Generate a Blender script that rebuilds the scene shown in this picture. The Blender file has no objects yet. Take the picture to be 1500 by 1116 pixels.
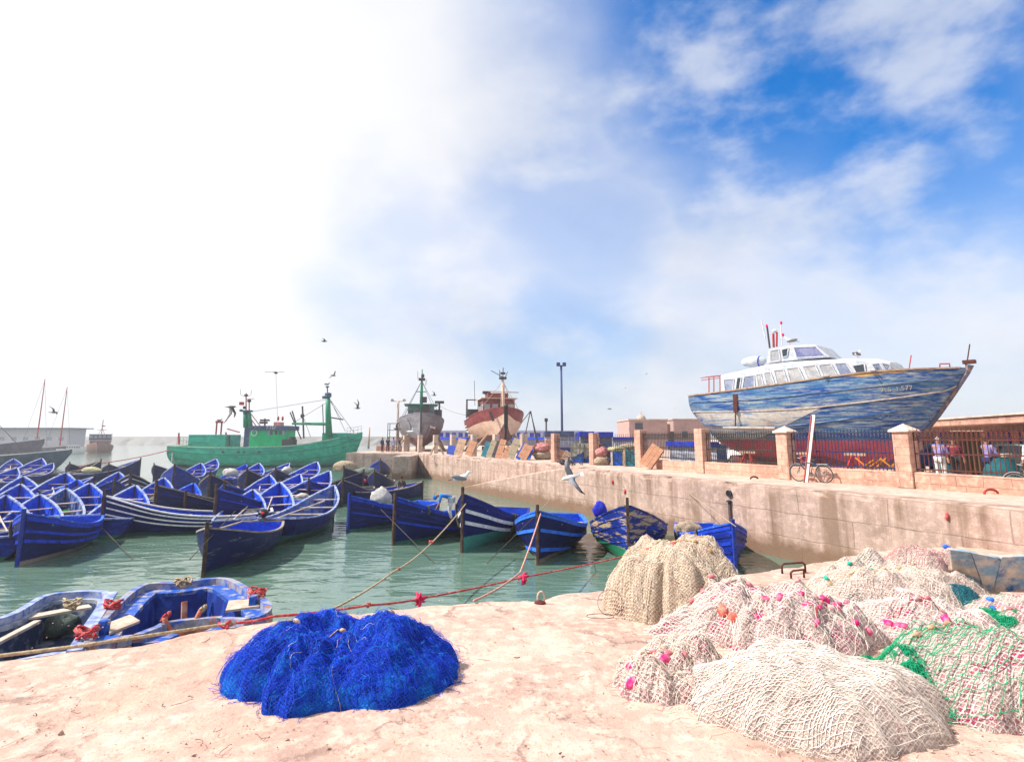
import bpy, math, random
import numpy as np
from mathutils import Vector, Matrix

# ------------------------------------------------------------------ camera, sky, sun, exposure
SC = bpy.context.scene
COL = SC.collection
F, CX, CY, HZ = 850.0, 750.0, 498.0, 641.0
PITCH = math.atan((HZ - CY) / F)
EYE = 4.2
ZQ, ZF = 2.45, 1.35            # far quay top, near quay top (water is 0)
cam_d = bpy.data.cameras.new('camera'); cam = bpy.data.objects.new('camera', cam_d); COL.objects.link(cam)
cam.location = (0, 0, EYE); cam.rotation_euler = (math.pi/2 + PITCH, 0, 0)
cam_d.sensor_width = 36.0; cam_d.lens = 36.0 * F / 1500.0
cam_d.shift_y = -(558.0 - CY) / 1500.0
cam_d.clip_end = 6000; cam_d.clip_start = 0.05
SC.camera = cam
SC.view_settings.view_transform = 'Standard'; SC.view_settings.look = 'None'
SC.view_settings.exposure = 0.78; SC.view_settings.gamma = 1
SC.cycles.max_bounces = 6; SC.cycles.diffuse_bounces = 3; SC.cycles.volume_bounces = 0
SC.cycles.use_denoising = True
try: SC.cycles.denoiser = 'OPENIMAGEDENOISE'
except Exception: pass

SUN_AZ, SUN_EL = math.radians(-93), math.radians(47)     # azimuth from +Y, clockwise
sun_dir = Vector((math.sin(SUN_AZ)*math.cos(SUN_EL), math.cos(SUN_AZ)*math.cos(SUN_EL), math.sin(SUN_EL)))
sd = bpy.data.lights.new('sun', 'SUN'); sd.energy = 5.0; sd.angle = math.radians(0.6); sd.color = (1, .93, .84)
so = bpy.data.objects.new('sun', sd); COL.objects.link(so); so.rotation_euler = sun_dir.to_track_quat('Z', 'Y').to_euler()
so.location = (-40, 20, 60)

def ray(px, py):
    x, y = (px - CX) / F, (CY - py) / F
    c, s = math.cos(PITCH), math.sin(PITCH)
    return Vector((x, c - y*s, s + y*c))
def at(px, py, z):
    r = ray(px, py); t = (z - EYE) / r.z
    return Vector((r.x*t, r.y*t, z))
def atY(px, py, Y):
    r = ray(px, py); t = Y / r.y
    return Vector((r.x*t, Y, EYE + r.z*t))

def make_world():
    w = bpy.data.worlds.new('World'); SC.world = w; w.use_nodes = True
    nt = w.node_tree; N = nt.nodes; L = nt.links; N.clear()
    out = N.new('ShaderNodeOutputWorld'); bg = N.new('ShaderNodeBackground'); bg.inputs['Strength'].default_value = .1
    L.new(bg.outputs[0], out.inputs[0])
    sky = N.new('ShaderNodeTexSky'); sky.sky_type = 'NISHITA'; sky.sun_disc = False
    sky.sun_elevation = SUN_EL; sky.sun_rotation = SUN_AZ % (2*math.pi); sky.air_density = 1.2; sky.dust_density = 1.5
    tc = N.new('ShaderNodeTexCoord')
    def math_(op, a, b=None, clamp=False):
        n = N.new('ShaderNodeMath'); n.operation = op; n.use_clamp = clamp
        for i, v in enumerate((a, b)):
            if v is None: continue
            if hasattr(v, 'is_output'): L.new(v, n.inputs[i])
            else: n.inputs[i].default_value = v
        return n.outputs[0]
    def noise(vec, sc, det=6, rough=.55):
        n = N.new('ShaderNodeTexNoise'); n.inputs['Scale'].default_value = sc; n.inputs['Detail'].default_value = det
        n.inputs['Roughness'].default_value = rough; L.new(vec, n.inputs['Vector']); return n
    def smooth(v, a, b):
        n = N.new('ShaderNodeMapRange'); n.interpolation_type = 'SMOOTHSTEP'; L.new(v, n.inputs[0])
        n.inputs[1].default_value = a; n.inputs[2].default_value = b; return n.outputs[0]
    D = tc.outputs['Generated']
    mp = N.new('ShaderNodeMapping'); mp.inputs['Scale'].default_value = (1, 1, 1.7); mp.inputs['Rotation'].default_value = (0, .35, .2)
    L.new(D, mp.inputs[0])
    n1 = noise(mp.outputs[0], 2.6, 6, .52)
    wob = N.new('ShaderNodeVectorMath'); wob.operation = 'MULTIPLY_ADD'
    L.new(n1.outputs['Color'], wob.inputs[0]); wob.inputs[1].default_value = (.28, .28, .28); 
    off = N.new('ShaderNodeVectorMath'); off.operation = 'SUBTRACT'; L.new(D, off.inputs[0]); off.inputs[1].default_value = (.14, .14, .14)
    L.new(off.outputs[0], wob.inputs[2])
    nrm = N.new('ShaderNodeVectorMath'); nrm.operation = 'NORMALIZE'; L.new(wob.outputs[0], nrm.inputs[0])
    holes = [(1130, 20, 15, 1.0), (1300, 70, 13, 1.0), (1000, 110, 12, .5), (1470, 60, 17, .9), (870, 30, 10, .32),
             (850, 305, 9, .5), (820, 515, 9, .5), (590, 385, 8, .28), (1060, 300, 9, .2), (1330, 480, 16, .24), (720, 420, 8, .3),
             (1230, 420, 10, .2), (1000, 480, 9, .2), (1150, -160, 20, .8), (1500, -100, 20, .7)]
    tot = None
    for (px, py, r, amp) in holes:
        d = ray(px, py).normalized()
        dp = N.new('ShaderNodeVectorMath'); dp.operation = 'DOT_PRODUCT'; L.new(nrm.outputs[0], dp.inputs[0]); dp.inputs[1].default_value = d
        v = math_('MULTIPLY', smooth(dp.outputs['Value'], math.cos(math.radians(r*1.45)), math.cos(math.radians(r*.25))), amp)
        tot = v if tot is None else math_('MAXIMUM', tot, v)
    n2 = noise(mp.outputs[0], 4.4, 8, .55)
    wisp = smooth(n2.outputs['Fac'], .34, .58)
    amt = math_('MULTIPLY', tot, math_('ADD', math_('MULTIPLY', wisp, .66), .34), clamp=True)
    # deep blue of the gaps: the physical sky, tinted
    tint = N.new('ShaderNodeMix'); tint.data_type = 'RGBA'; tint.blend_type = 'MULTIPLY'; tint.inputs[0].default_value = 1
    L.new(sky.outputs[0], tint.inputs[6]); tint.inputs[7].default_value = (.06, .60, 1.20, 1)
    # clouds
    sdp = N.new('ShaderNodeVectorMath'); sdp.operation = 'DOT_PRODUCT'; L.new(nrm.outputs[0], sdp.inputs[0])
    sdp.inputs[1].default_value = ray(60, 200).normalized()
    glow = smooth(sdp.outputs['Value'], .76, .95)
    n3 = noise(mp.outputs[0], 3.3, 6, .52)
    sh = smooth(n3.outputs['Fac'], .36, .6)
    c1 = N.new('ShaderNodeMix'); c1.data_type = 'RGBA'; L.new(sh, c1.inputs[0])
    c1.inputs[6].default_value = (4.6, 4.8, 5.3, 1); c1.inputs[7].default_value = (5.5, 5.55, 5.8, 1)
    c2 = N.new('ShaderNodeMix'); c2.data_type = 'RGBA'; L.new(glow, c2.inputs[0]); L.new(c1.outputs[2], c2.inputs[6])
    c2.inputs[7].default_value = (6.0, 6.0, 6.1, 1)
    sz = N.new('ShaderNodeSeparateXYZ'); L.new(D, sz.inputs[0]); hzn = math_('MULTIPLY', math_('SUBTRACT', 1.0, smooth(sz.outputs[2], 0.0, .20)), .55); amt = math_('MULTIPLY', amt, math_('SUBTRACT', 1.0, hzn))
    mx = N.new('ShaderNodeMix'); mx.data_type = 'RGBA'; L.new(amt, mx.inputs[0]); L.new(c2.outputs[2], mx.inputs[6]); L.new(tint.outputs[2], mx.inputs[7])
    L.new(mx.outputs[2], bg.inputs['Color'])
make_world()

# ------------------------------------------------------------------ helpers
R = random.Random(7)
def vnoise(P, seed=0):
    P = np.asarray(P, float); I = np.floor(P).astype(np.int64); f = P - I; f = f*f*(3-2*f)
    def h(ix, iy, iz):
        n = (ix*374761393 + iy*668265263 + iz*1440662683 + seed*974634877) & 0xffffffff
        n = ((n ^ (n >> 13)) * 1274126177) & 0xffffffff
        n = n ^ (n >> 16)
        return (n & 0xffffff) / float(0xffffff)
    x, y, z = I[..., 0], I[..., 1], I[..., 2]; r = 0
    for a in (0, 1):
        for b in (0, 1):
            for c in (0, 1):
                wt = (f[..., 0] if a else 1-f[..., 0])*(f[..., 1] if b else 1-f[..., 1])*(f[..., 2] if c else 1-f[..., 2])
                r = r + wt*h(x+a, y+b, z+c)
    return r*2-1
def fbm(P, seed=0, o=4):
    P = np.asarray(P, float); a, r = 1.0, 0
    for k in range(o): r = r + a*vnoise(P*2.0**k, seed+k); a *= .5
    return r
def crv(pts):
    xs = np.array([p[0] for p in pts], float); ys = np.array([p[1] for p in pts], float)
    m = np.gradient(ys, xs) if len(xs) > 2 else np.full(len(xs), (ys[-1]-ys[0])/(xs[-1]-xs[0]))
    def f(x):
        x = np.clip(x, xs[0], xs[-1]); i = np.clip(np.searchsorted(xs, x, side='right')-1, 0, len(xs)-2)
        hh = xs[i+1]-xs[i]; t = (x-xs[i])/hh
        return (2*t**3-3*t**2+1)*ys[i] + (t**3-2*t**2+t)*hh*m[i] + (-2*t**3+3*t**2)*ys[i+1] + (t**3-t**2)*hh*m[i+1]
    return f

class MB:
    def __init__(s): s.v = []; s.f = []; s.m = []
    def add(s, vs, fs, mi=0):
        o = len(s.v); s.v.extend([tuple(map(float, p)) for p in vs])
        for f in fs: s.f.append(tuple(i+o for i in f)); s.m.append(mi)
        return s
    def box(s, c, d, rz=0, mi=0, rot=None):
        x, y, z = d[0]/2, d[1]/2, d[2]/2
        M = rot if rot is not None else Matrix.Rotation(rz, 3, 'Z')
        c = Vector(c)
        vs = [c + M @ Vector((sx*x, sy*y, sz*z)) for sz in (-1, 1) for sx, sy in ((-1, -1), (1, -1), (1, 1), (-1, 1))]
        return s.add(vs, [(3, 2, 1, 0), (4, 5, 6, 7), (0, 1, 5, 4), (1, 2, 6, 5), (2, 3, 7, 6), (3, 0, 4, 7)], mi)
    def beam(s, p, q, w, h, mi=0, up=(0, 0, 1)):
        p, q = Vector(p), Vector(q); t = (q-p).normalized(); u = Vector(up)
        if abs(t.dot(u)) > .98: u = Vector((1, 0, 0))
        sd_ = t.cross(u).normalized(); u2 = sd_.cross(t)
        vs = [b + sd_*(a*w/2) + u2*(c*h/2) for b in (p, q) for a, c in ((-1, -1), (1, -1), (1, 1), (-1, 1))]
        return s.add(vs, [(0, 1, 2, 3), (7, 6, 5, 4), (4, 5, 1, 0), (5, 6, 2, 1), (6, 7, 3, 2), (7, 4, 0, 3)], mi)
    def tube(s, pts, r, n=6, closed=False, mi=0):
        P = [Vector(p) for p in pts]; k = len(P); rr = r if hasattr(r, '__len__') else [r]*k
        vs = []; fs = []; u = None
        for i in range(k):
            a = P[(i-1) % k] if (closed or i > 0) else P[i]; b = P[(i+1) % k] if (closed or i < k-1) else P[i]
            t = (b-a).normalized() if (b-a).length > 1e-9 else Vector((0, 0, 1))
            if u is None: u = t.orthogonal().normalized()
            u = (u - t*u.dot(t)); u = u.normalized() if u.length > 1e-6 else t.orthogonal().normalized()
            w = t.cross(u)
            for j in range(n):
                A = 2*math.pi*j/n; vs.append(P[i] + (u*math.cos(A) + w*math.sin(A))*rr[i])
        for i in range(k if closed else k-1):
            for j in range(n):
                i2 = (i+1) % k; fs.append((i*n+j, i*n+(j+1) % n, i2*n+(j+1) % n, i2*n+j))
        if not closed: fs.append(tuple(range(n))[::-1]); fs.append(tuple((k-1)*n+j for j in range(n)))
        return s.add(vs, fs, mi)
    def lathe(s, prof, n=12, c=(0, 0, 0), mi=0):
        vs = []; fs = []; k = len(prof)
        for r, z in prof:
            for j in range(n):
                A = 2*math.pi*j/n; vs.append((c[0]+r*math.cos(A), c[1]+r*math.sin(A), c[2]+z))
        for i in range(k-1):
            for j in range(n): fs.append((i*n+j, i*n+(j+1) % n, (i+1)*n+(j+1) % n, (i+1)*n+j))
        fs.append(tuple(range(n))[::-1]); fs.append(tuple((k-1)*n+j for j in range(n)))
        return s.add(vs, fs, mi)
    def ell(s, c, rad, M=None, n=10, k=7, mi=0):
        vs = []; fs = []
        for i in range(k+1):
            ph = math.pi*(i/k-.5)
            for j in range(n):
                A = 2*math.pi*j/n
                p = Vector((rad[0]*math.cos(ph)*math.cos(A), rad[1]*math.cos(ph)*math.sin(A), rad[2]*math.sin(ph)))
                vs.append(Vector(c) + ((M @ p) if M is not None else p))
        for i in range(k):
            for j in range(n): fs.append((i*n+j, i*n+(j+1) % n, (i+1)*n+(j+1) % n, (i+1)*n+j))
        return s.add(vs, fs, mi)
    def prism(s, poly, z0, z1, mi=0):
        n = len(poly); vs = [(p[0], p[1], z0) for p in poly] + [(p[0], p[1], z1) for p in poly]
        fs = [tuple(range(n))[::-1], tuple(range(n, 2*n))] + [(i, (i+1) % n, n+(i+1) % n, n+i) for i in range(n)]
        return s.add(vs, fs, mi)
    def slab(s, poly3, off, mi=0):        # planar 3-D polygon given thickness 'off' (vector)
        n = len(poly3); o = Vector(off); vs = [Vector(p) for p in poly3] + [Vector(p)+o for p in poly3]
        fs = [tuple(range(n))[::-1], tuple(range(n, 2*n))] + [(i, (i+1) % n, n+(i+1) % n, n+i) for i in range(n)]
        return s.add(vs, fs, mi)
    def grid(s, P, mi=0, flip=False, row_mi=None):
        a, b = len(P), len(P[0]); vs = [p for row in P for p in row]; fs = []; o = len(s.v)
        s.v.extend([tuple(map(float, p)) for p in vs])
        for i in range(a-1):
            for j in range(b-1):
                q = (i*b+j, (i+1)*b+j, (i+1)*b+j+1, i*b+j+1)
                s.f.append(tuple(o+t for t in (q[::-1] if flip else q))); s.m.append(row_mi[j] if row_mi else mi)
        return s
    def build(s, name, mats, parent=None, smooth=False, bevel=0, world=False, base=False, fix=True):
        V = np.array(s.v, float).reshape(-1, 3); loc = Vector((0, 0, 0))
        if parent is not None and world: V = V - np.array(parent.location)
        if base:
            lo, hi = V.min(0), V.max(0); loc = Vector(((lo[0]+hi[0])/2, (lo[1]+hi[1])/2, lo[2])); V = V - np.array(loc)
        me = bpy.data.meshes.new(name); me.from_pydata(V.tolist(), [], s.f)
        mats = mats if isinstance(mats, (list, tuple)) else [mats]
        for m in mats: me.materials.append(m)
        if len(mats) > 1: me.polygons.foreach_set('material_index', s.m)
        if smooth: me.polygons.foreach_set('use_smooth', [True]*len(s.f))
        me.update()
        if fix:
            import bmesh
            b = bmesh.new(); b.from_mesh(me); bmesh.ops.recalc_face_normals(b, faces=b.faces); b.to_mesh(me); b.free()
        o = bpy.data.objects.new(name, me); COL.objects.link(o); o.location = loc
        if parent is not None: o.parent = parent
        if bevel:
            md = o.modifiers.new('bevel', 'BEVEL'); md.width = bevel; md.segments = 2; md.limit_method = 'ANGLE'; md.angle_limit = .6
        return o
def npbuild(name, V, Fq, mats, mi=None, parent=None, smooth=True):
    me = bpy.data.meshes.new(name); nf, k = Fq.shape
    me.vertices.add(len(V)); me.vertices.foreach_set('co', np.ascontiguousarray(V, np.float32).ravel())
    me.loops.add(nf*k); me.loops.foreach_set('vertex_index', np.ascontiguousarray(Fq, np.int32).ravel())
    me.polygons.add(nf); me.polygons.foreach_set('loop_start', np.arange(0, nf*k, k, dtype=np.int32))
    me.polygons.foreach_set('loop_total', np.full(nf, k, np.int32))
    for m in (mats if isinstance(mats, (list, tuple)) else [mats]): me.materials.append(m)
    if mi is not None: me.polygons.foreach_set('material_index', np.ascontiguousarray(mi, np.int32))
    if smooth: me.polygons.foreach_set('use_smooth', np.ones(nf, bool))
    me.update(calc_edges=True); me.validate()
    o = bpy.data.objects.new(name, me); COL.objects.link(o)
    if parent is not None: o.parent = parent
    return o
def tag(o, label, cat, group=None):
    o['label'] = label; o['category'] = cat
    if group: o['group'] = group
    return o
def thing(name, label, cat, loc=(0, 0, 0), rz=0, group=None):
    o = bpy.data.objects.new(name, None); COL.objects.link(o); o.location = loc; o.rotation_euler = (0, 0, rz); o.empty_display_size = .2
    return tag(o, label, cat, group)
def struct(o, kind='structure'): o['kind'] = kind; return o
KIDS = {}
def dup(o, label=None, parent=None, loc=None, rz=None, sc=None):
    if not KIDS.get('ok'):
        KIDS.clear(); KIDS['ok'] = True
    c = o.copy(); COL.objects.link(c)
    if parent is not None: c.parent = parent
    if loc is not None: c.location = loc
    if rz is not None: c.rotation_euler[2] = rz
    if sc is not None: c.scale = (sc, sc, sc)
    if label: c['label'] = label
    for ch in KID(o): dup(ch, parent=c)
    return c
def KID(o):
    if o.name not in KIDS: KIDS[o.name] = [x for x in o.children]
    return KIDS[o.name]

# ------------------------------------------------------------------ materials
def mat(name, c, c2=None, sc=3, lo=.45, hi=.6, rough=.65, bump=0, bsc=25, stretch=(1, 1, 1), metal=0, c3=None, sc3=1.2, lo3=.5, hi3=.62,
        st3=None, rnd=0, zb=None, var=.25, bst=None, spec=.2, det=8):
    m = bpy.data.materials.new(name); m.use_nodes = True; nt = m.node_tree; N = nt.nodes; L = nt.links
    b = N['Principled BSDF']; b.inputs['Roughness'].default_value = rough; b.inputs['Metallic'].default_value = metal
    b.inputs['Specular IOR Level'].default_value = spec
    tc = N.new('ShaderNodeTexCoord')
    oi = N.new('ShaderNodeObjectInfo')
    addv = N.new('ShaderNodeVectorMath'); addv.operation = 'MULTIPLY_ADD'; addv.inputs[1].default_value = (37, 53, 11)
    L.new(oi.outputs['Random'], addv.inputs[0]); L.new(tc.outputs['Object'], addv.inputs[2])
    def mapped(st):
        mp = N.new('ShaderNodeMapping'); mp.inputs['Scale'].default_value = st; L.new(addv.outputs[0], mp.inputs[0]); return mp.outputs[0]
    def noise(st, s, d=det):
        n = N.new('ShaderNodeTexNoise'); n.inputs['Scale'].default_value = s; n.inputs['Detail'].default_value = d; n.inputs['Roughness'].default_value = .62
        L.new(mapped(st), n.inputs['Vector']); return n.outputs['Fac']
    def mr(v, a, bb, c_=0, d_=1):
        n = N.new('ShaderNodeMapRange'); L.new(v, n.inputs[0]); n.inputs[1].default_value = a; n.inputs[2].default_value = bb
        n.inputs[3].default_value = c_; n.inputs[4].default_value = d_; return n.outputs[0]
    def mix(f, a, bcol, mode='MIX'):
        n = N.new('ShaderNodeMix'); n.data_type = 'RGBA'; n.blend_type = mode
        if hasattr(f, 'is_output'): L.new(f, n.inputs[0])
        else: n.inputs[0].default_value = f
        for k, v in ((6, a), (7, bcol)):
            if hasattr(v, 'is_output'): L.new(v, n.inputs[k])
            else: n.inputs[k].default_value = (*v[:3], 1)
        return n.outputs[2]
    col = tuple(c)
    if c2 is not None: col = mix(mr(noise(stretch, sc), lo, hi), c, c2)
    if c3 is not None: col = mix(mr(noise(st3 or (1, 1, 1), sc3), lo3, hi3), col, c3)
    if zb:
        sp = N.new('ShaderNodeSeparateXYZ'); L.new(tc.outputs['Object'], sp.inputs[0])
        for (zl, soft, zc) in zb:
            ad = N.new('ShaderNodeMath'); ad.operation = 'MULTIPLY_ADD'; L.new(noise((1, 1, 1), 2.5, 5), ad.inputs[0]); ad.inputs[1].default_value = soft*2; L.new(sp.outputs[2], ad.inputs[2])
            col = mix(mr(ad.outputs[0], zl+soft*.6, zl+soft*1.4, 1, 0), col, zc)
    if var:
        g = mr(noise((1, 1, 1), 9, 6), .3, .7, 1-var, 1+var*.6)
        if rnd:
            mm = N.new('ShaderNodeMath'); mm.operation = 'MULTIPLY'; L.new(g, mm.inputs[0]); L.new(mr(oi.outputs['Random'], 0, 1, 1-rnd, 1+rnd), mm.inputs[1]); g = mm.outputs[0]
        vm = N.new('ShaderNodeVectorMath'); vm.operation = 'SCALE'
        if hasattr(col, 'is_output'): L.new(col, vm.inputs[0])
        else: vm.inputs[0].default_value = col[:3]
        L.new(g, vm.inputs['Scale']); col = vm.outputs[0]
    if hasattr(col, 'is_output'): L.new(col, b.inputs['Base Color'])
    else: b.inputs['Base Color'].default_value = (*col[:3], 1)
    if bump:
        bp = N.new('ShaderNodeBump'); bp.inputs['Strength'].default_value = min(1, bump*4); bp.inputs['Distance'].default_value = bump*.2
        L.new(noise(bst or (1, 1, 1), bsc, 6), bp.inputs['Height']); L.new(bp.outputs[0], b.inputs['Normal'])
        if rough > .3: L.new(mr(noise((1, 1, 1), 6, 4), .3, .7, rough-.12, min(1, rough+.12)), b.inputs['Roughness'])
    return m
# ------------------------------------------------------------------ setting: water, quays, breakwater
def concrete(name, base, dirv=None, streak=.5, joints=True, dark=(.17, .11, .08), mortar=.016, jop=.5, wet=True, bw=2.6, bh=.85, grain=1, cracks=False):
    m = bpy.data.materials.new(name); m.use_nodes = True; nt = m.node_tree; N = nt.nodes; L = nt.links
    b = N['Principled BSDF']; b.inputs['Roughness'].default_value = .85; b.inputs['Specular IOR Level'].default_value = .25
    geo = N.new('ShaderNodeNewGeometry'); P = geo.outputs['Position']
    def mapping(sc, rz=0):
        n = N.new('ShaderNodeMapping'); n.inputs['Scale'].default_value = sc; n.inputs['Rotation'].default_value = (0, 0, rz); L.new(P, n.inputs[0]); return n.outputs[0]
    def noise(v, s, d=8, r=.6):
        n = N.new('ShaderNodeTexNoise'); n.inputs['Scale'].default_value = s; n.inputs['Detail'].default_value = d; n.inputs['Roughness'].default_value = r
        L.new(v, n.inputs['Vector']); return n.outputs['Fac']
    def mr(v, a, c, x=0, y=1):
        n = N.new('ShaderNodeMapRange'); L.new(v, n.inputs[0])
        for i, q in enumerate((a, c, x, y)): n.inputs[i+1].default_value = q
        return n.outputs[0]
    def mul(a, c, op='MULTIPLY'):
        n = N.new('ShaderNodeMath'); n.operation = op; n.use_clamp = True
        for i, q in enumerate((a, c)):
            if hasattr(q, 'is_output'): L.new(q, n.inputs[i])
            else: n.inputs[i].default_value = q
        return n.outputs[0]
    def mix(f, a, c):
        n = N.new('ShaderNodeMix'); n.data_type = 'RGBA'
        if hasattr(f, 'is_output'): L.new(f, n.inputs[0])
        else: n.inputs[0].default_value = f
        for k, q in ((6, a), (7, c)):
            if hasattr(q, 'is_output'): L.new(q, n.inputs[k])
            else: n.inputs[k].default_value = (*q, 1)
        return n.outputs[2]
    one = (1, 1, 1)
    rot = -math.atan2(dirv[1], dirv[0]) if dirv else 0
    c = mix(mr(noise(mapping(one), .9), .4, .62), base, tuple(x*.72 for x in base))
    c = mix(mr(noise(mapping(one), 5), .48, .66), c, tuple(min(1, x*1.25) for x in base))
    c = mix(mul(mr(noise(mapping(one), 34*grain, 5), .56, .68), .55), c, tuple(x*.42 for x in base))
    hgt = noise(mapping(one), 22*grain, 8, .7)
    if streak:
        s = mr(noise(mapping((1.3, 1.3, .06), 0), 1.5, 6), .45, .62)
        s2 = mr(noise(mapping(one), .6, 3), .32, .56)
        c = mix(mul(mul(s, s2), streak), c, dark)
    if joints:
        mp = mapping(one, rot)
        sp = N.new('ShaderNodeSeparateXYZ'); L.new(mp, sp.inputs[0]); cb = N.new('ShaderNodeCombineXYZ')
        L.new(sp.outputs[0], cb.inputs[0]); L.new(sp.outputs[2], cb.inputs[1])
        wn = N.new('ShaderNodeVectorMath'); wn.operation = 'MULTIPLY_ADD'; 
        nn = N.new('ShaderNodeTexNoise'); nn.inputs['Scale'].default_value = 1.2; nn.inputs['Detail'].default_value = 5; L.new(P, nn.inputs['Vector'])
        L.new(nn.outputs['Color'], wn.inputs[0]); wn.inputs[1].default_value = (.12, .12, 0); L.new(cb.outputs[0], wn.inputs[2])
        br = N.new('ShaderNodeTexBrick'); L.new(wn.outputs[0], br.inputs['Vector']); br.inputs['Scale'].default_value = 1
        br.inputs['Brick Width'].default_value = bw; br.inputs['Row Height'].default_value = bh; br.inputs['Mortar Size'].default_value = mortar
        br.inputs['Mortar Smooth'].default_value = .3; br.offset = .37
        jm = mul(br.outputs['Fac'], mr(noise(mapping(one), 1.1, 5), .33, .5))
        c = mix(mul(jm, jop), c, tuple(x*.28 for x in base))
        hgt = mul(hgt, mr(jm, 0, 1, 0, .5), 'SUBTRACT')
    if cracks:
        vc = N.new('ShaderNodeTexVoronoi'); vc.feature = 'DISTANCE_TO_EDGE'; vc.inputs['Scale'].default_value = .42
        wv = N.new('ShaderNodeVectorMath'); wv.operation = 'MULTIPLY_ADD'; n5 = N.new('ShaderNodeTexNoise'); n5.inputs['Scale'].default_value = 1.6; n5.inputs['Detail'].default_value = 8; n5.inputs['Roughness'].default_value = .65; L.new(P, n5.inputs['Vector'])
        L.new(n5.outputs['Color'], wv.inputs[0]); wv.inputs[1].default_value = (1.1, 1.1, 0); L.new(P, wv.inputs[2]); L.new(wv.outputs[0], vc.inputs['Vector'])
        ck = mul(mr(vc.outputs['Distance'], .004, .022, 1, 0), mr(noise(mapping(one), .8, 4), .44, .58))
        c = mix(mul(ck, .7), c, tuple(x*.30 for x in base))
        pit = mr(noise(mapping((1, 1, 1)), 11, 9, .75), .54, .64); big = mr(noise(mapping(one), 1.3, 6, .7), .5, .62)
        c = mix(mul(mul(pit, big), .75), c, tuple(x*.45 for x in base)); c = mix(mul(mr(noise(mapping((1, 1.6, 1)), 2.4, 9, .72), .54, .68), .3), c, (.64, .53, .47))
        c = mix(mul(mr(noise(mapping((1, 1, 1)), .33, 3), .50, .62), .45), c, (.47, .27, .20))
        hgt = mul(hgt, mul(mul(pit, big), .45), 'SUBTRACT'); hgt = mul(hgt, mul(ck, .6), 'SUBTRACT')
    if wet:
        sz = N.new('ShaderNodeSeparateXYZ'); L.new(P, sz.inputs[0])
        zz = mul(sz.outputs[2], mr(noise(mapping(one), 1.6, 6), .2, .8, -.3, .3), 'ADD')
        c = mix(mul(mr(zz, .42, .78, 1, 0), .92), c, (.10, .055, .038))
        c = mix(mul(mr(zz, .5, 1.5, 1, 0), .35), c, (.30, .19, .12))
    L.new(c, b.inputs['Base Color'])
    bp = N.new('ShaderNodeBump'); bp.inputs['Strength'].default_value = .7; bp.inputs['Distance'].default_value = .03
    L.new(hgt, bp.inputs['Height']); L.new(bp.outputs[0], b.inputs['Normal'])
    return m
WD = (-.44, .898)
M_wall = concrete('quay_wall_concrete', (.44, .325, .287), WD, .85, bw=3.1, bh=.82, mortar=.022, jop=.55)
M_wallend = concrete('quay_end_concrete', (.40, .33, .30), (1, 0), .6)
M_top = concrete('quay_top_concrete', (.50, .37, .31), None, 0, False, wet=False)
M_near = concrete('near_quay_concrete', (.54, .365, .305), None, 0, False, wet=False, grain=.8, cracks=True)
M_stone = concrete('pink_sandstone', (.56, .31, .235), WD, .2, True, wet=False, bw=.75, bh=.3, mortar=.012, jop=.6)
M_pillar = concrete('pillar_sandstone', (.56, .325, .25), (1, 0), .15, True, wet=False, bw=.3, bh=.28, mortar=.008, jop=.6)
M_plain = concrete('grey_post_concrete', (.50, .40, .34), None, .5, False, wet=False)

def water():
    m = bpy.data.materials.new('harbour_water'); m.use_nodes = True; nt = m.node_tree; N = nt.nodes; L = nt.links
    b = N['Principled BSDF']; b.inputs['Base Color'].default_value = (.085, .150, .118, 1); b.inputs['Roughness'].default_value = .04
    b.inputs['IOR'].default_value = 1.4; b.inputs['Specular IOR Level'].default_value = .65
    geo = N.new('ShaderNodeNewGeometry')
    def noise(sc, s, d, r=.5, rz=0):
        mp = N.new('ShaderNodeMapping'); mp.inputs['Scale'].default_value = sc; mp.inputs['Rotation'].default_value = (0, 0, rz); L.new(geo.outputs['Position'], mp.inputs[0])
        n = N.new('ShaderNodeTexNoise'); n.inputs['Scale'].default_value = s; n.inputs['Detail'].default_value = d; n.inputs['Roughness'].default_value = r
        n.inputs['Distortion'].default_value = .6; L.new(mp.outputs[0], n.inputs['Vector']); return n.outputs['Fac']
    a = noise((.55, 1.25, 1), 1.5, 3, .5, .25); c = noise((1, 1.3, 1), .35, 2)
    ad = N.new('ShaderNodeMath'); ad.operation = 'MULTIPLY_ADD'; L.new(c, ad.inputs[0]); ad.inputs[1].default_value = 1.6; L.new(a, ad.inputs[2])
    bp = N.new('ShaderNodeBump'); bp.inputs['Strength'].default_value = .62; bp.inputs['Distance'].default_value = .10
    L.new(ad.outputs[0], bp.inputs['Height']); L.new(bp.outputs[0], b.inputs['Normal'])
    mb = MB(); X = 2600
    mb.add([(-X, -60, 0), (X, -60, 0), (X, 4000, 0), (-X, 4000, 0)], [(0, 1, 2, 3)])
    return struct(mb.build('water', m))
water()

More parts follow.
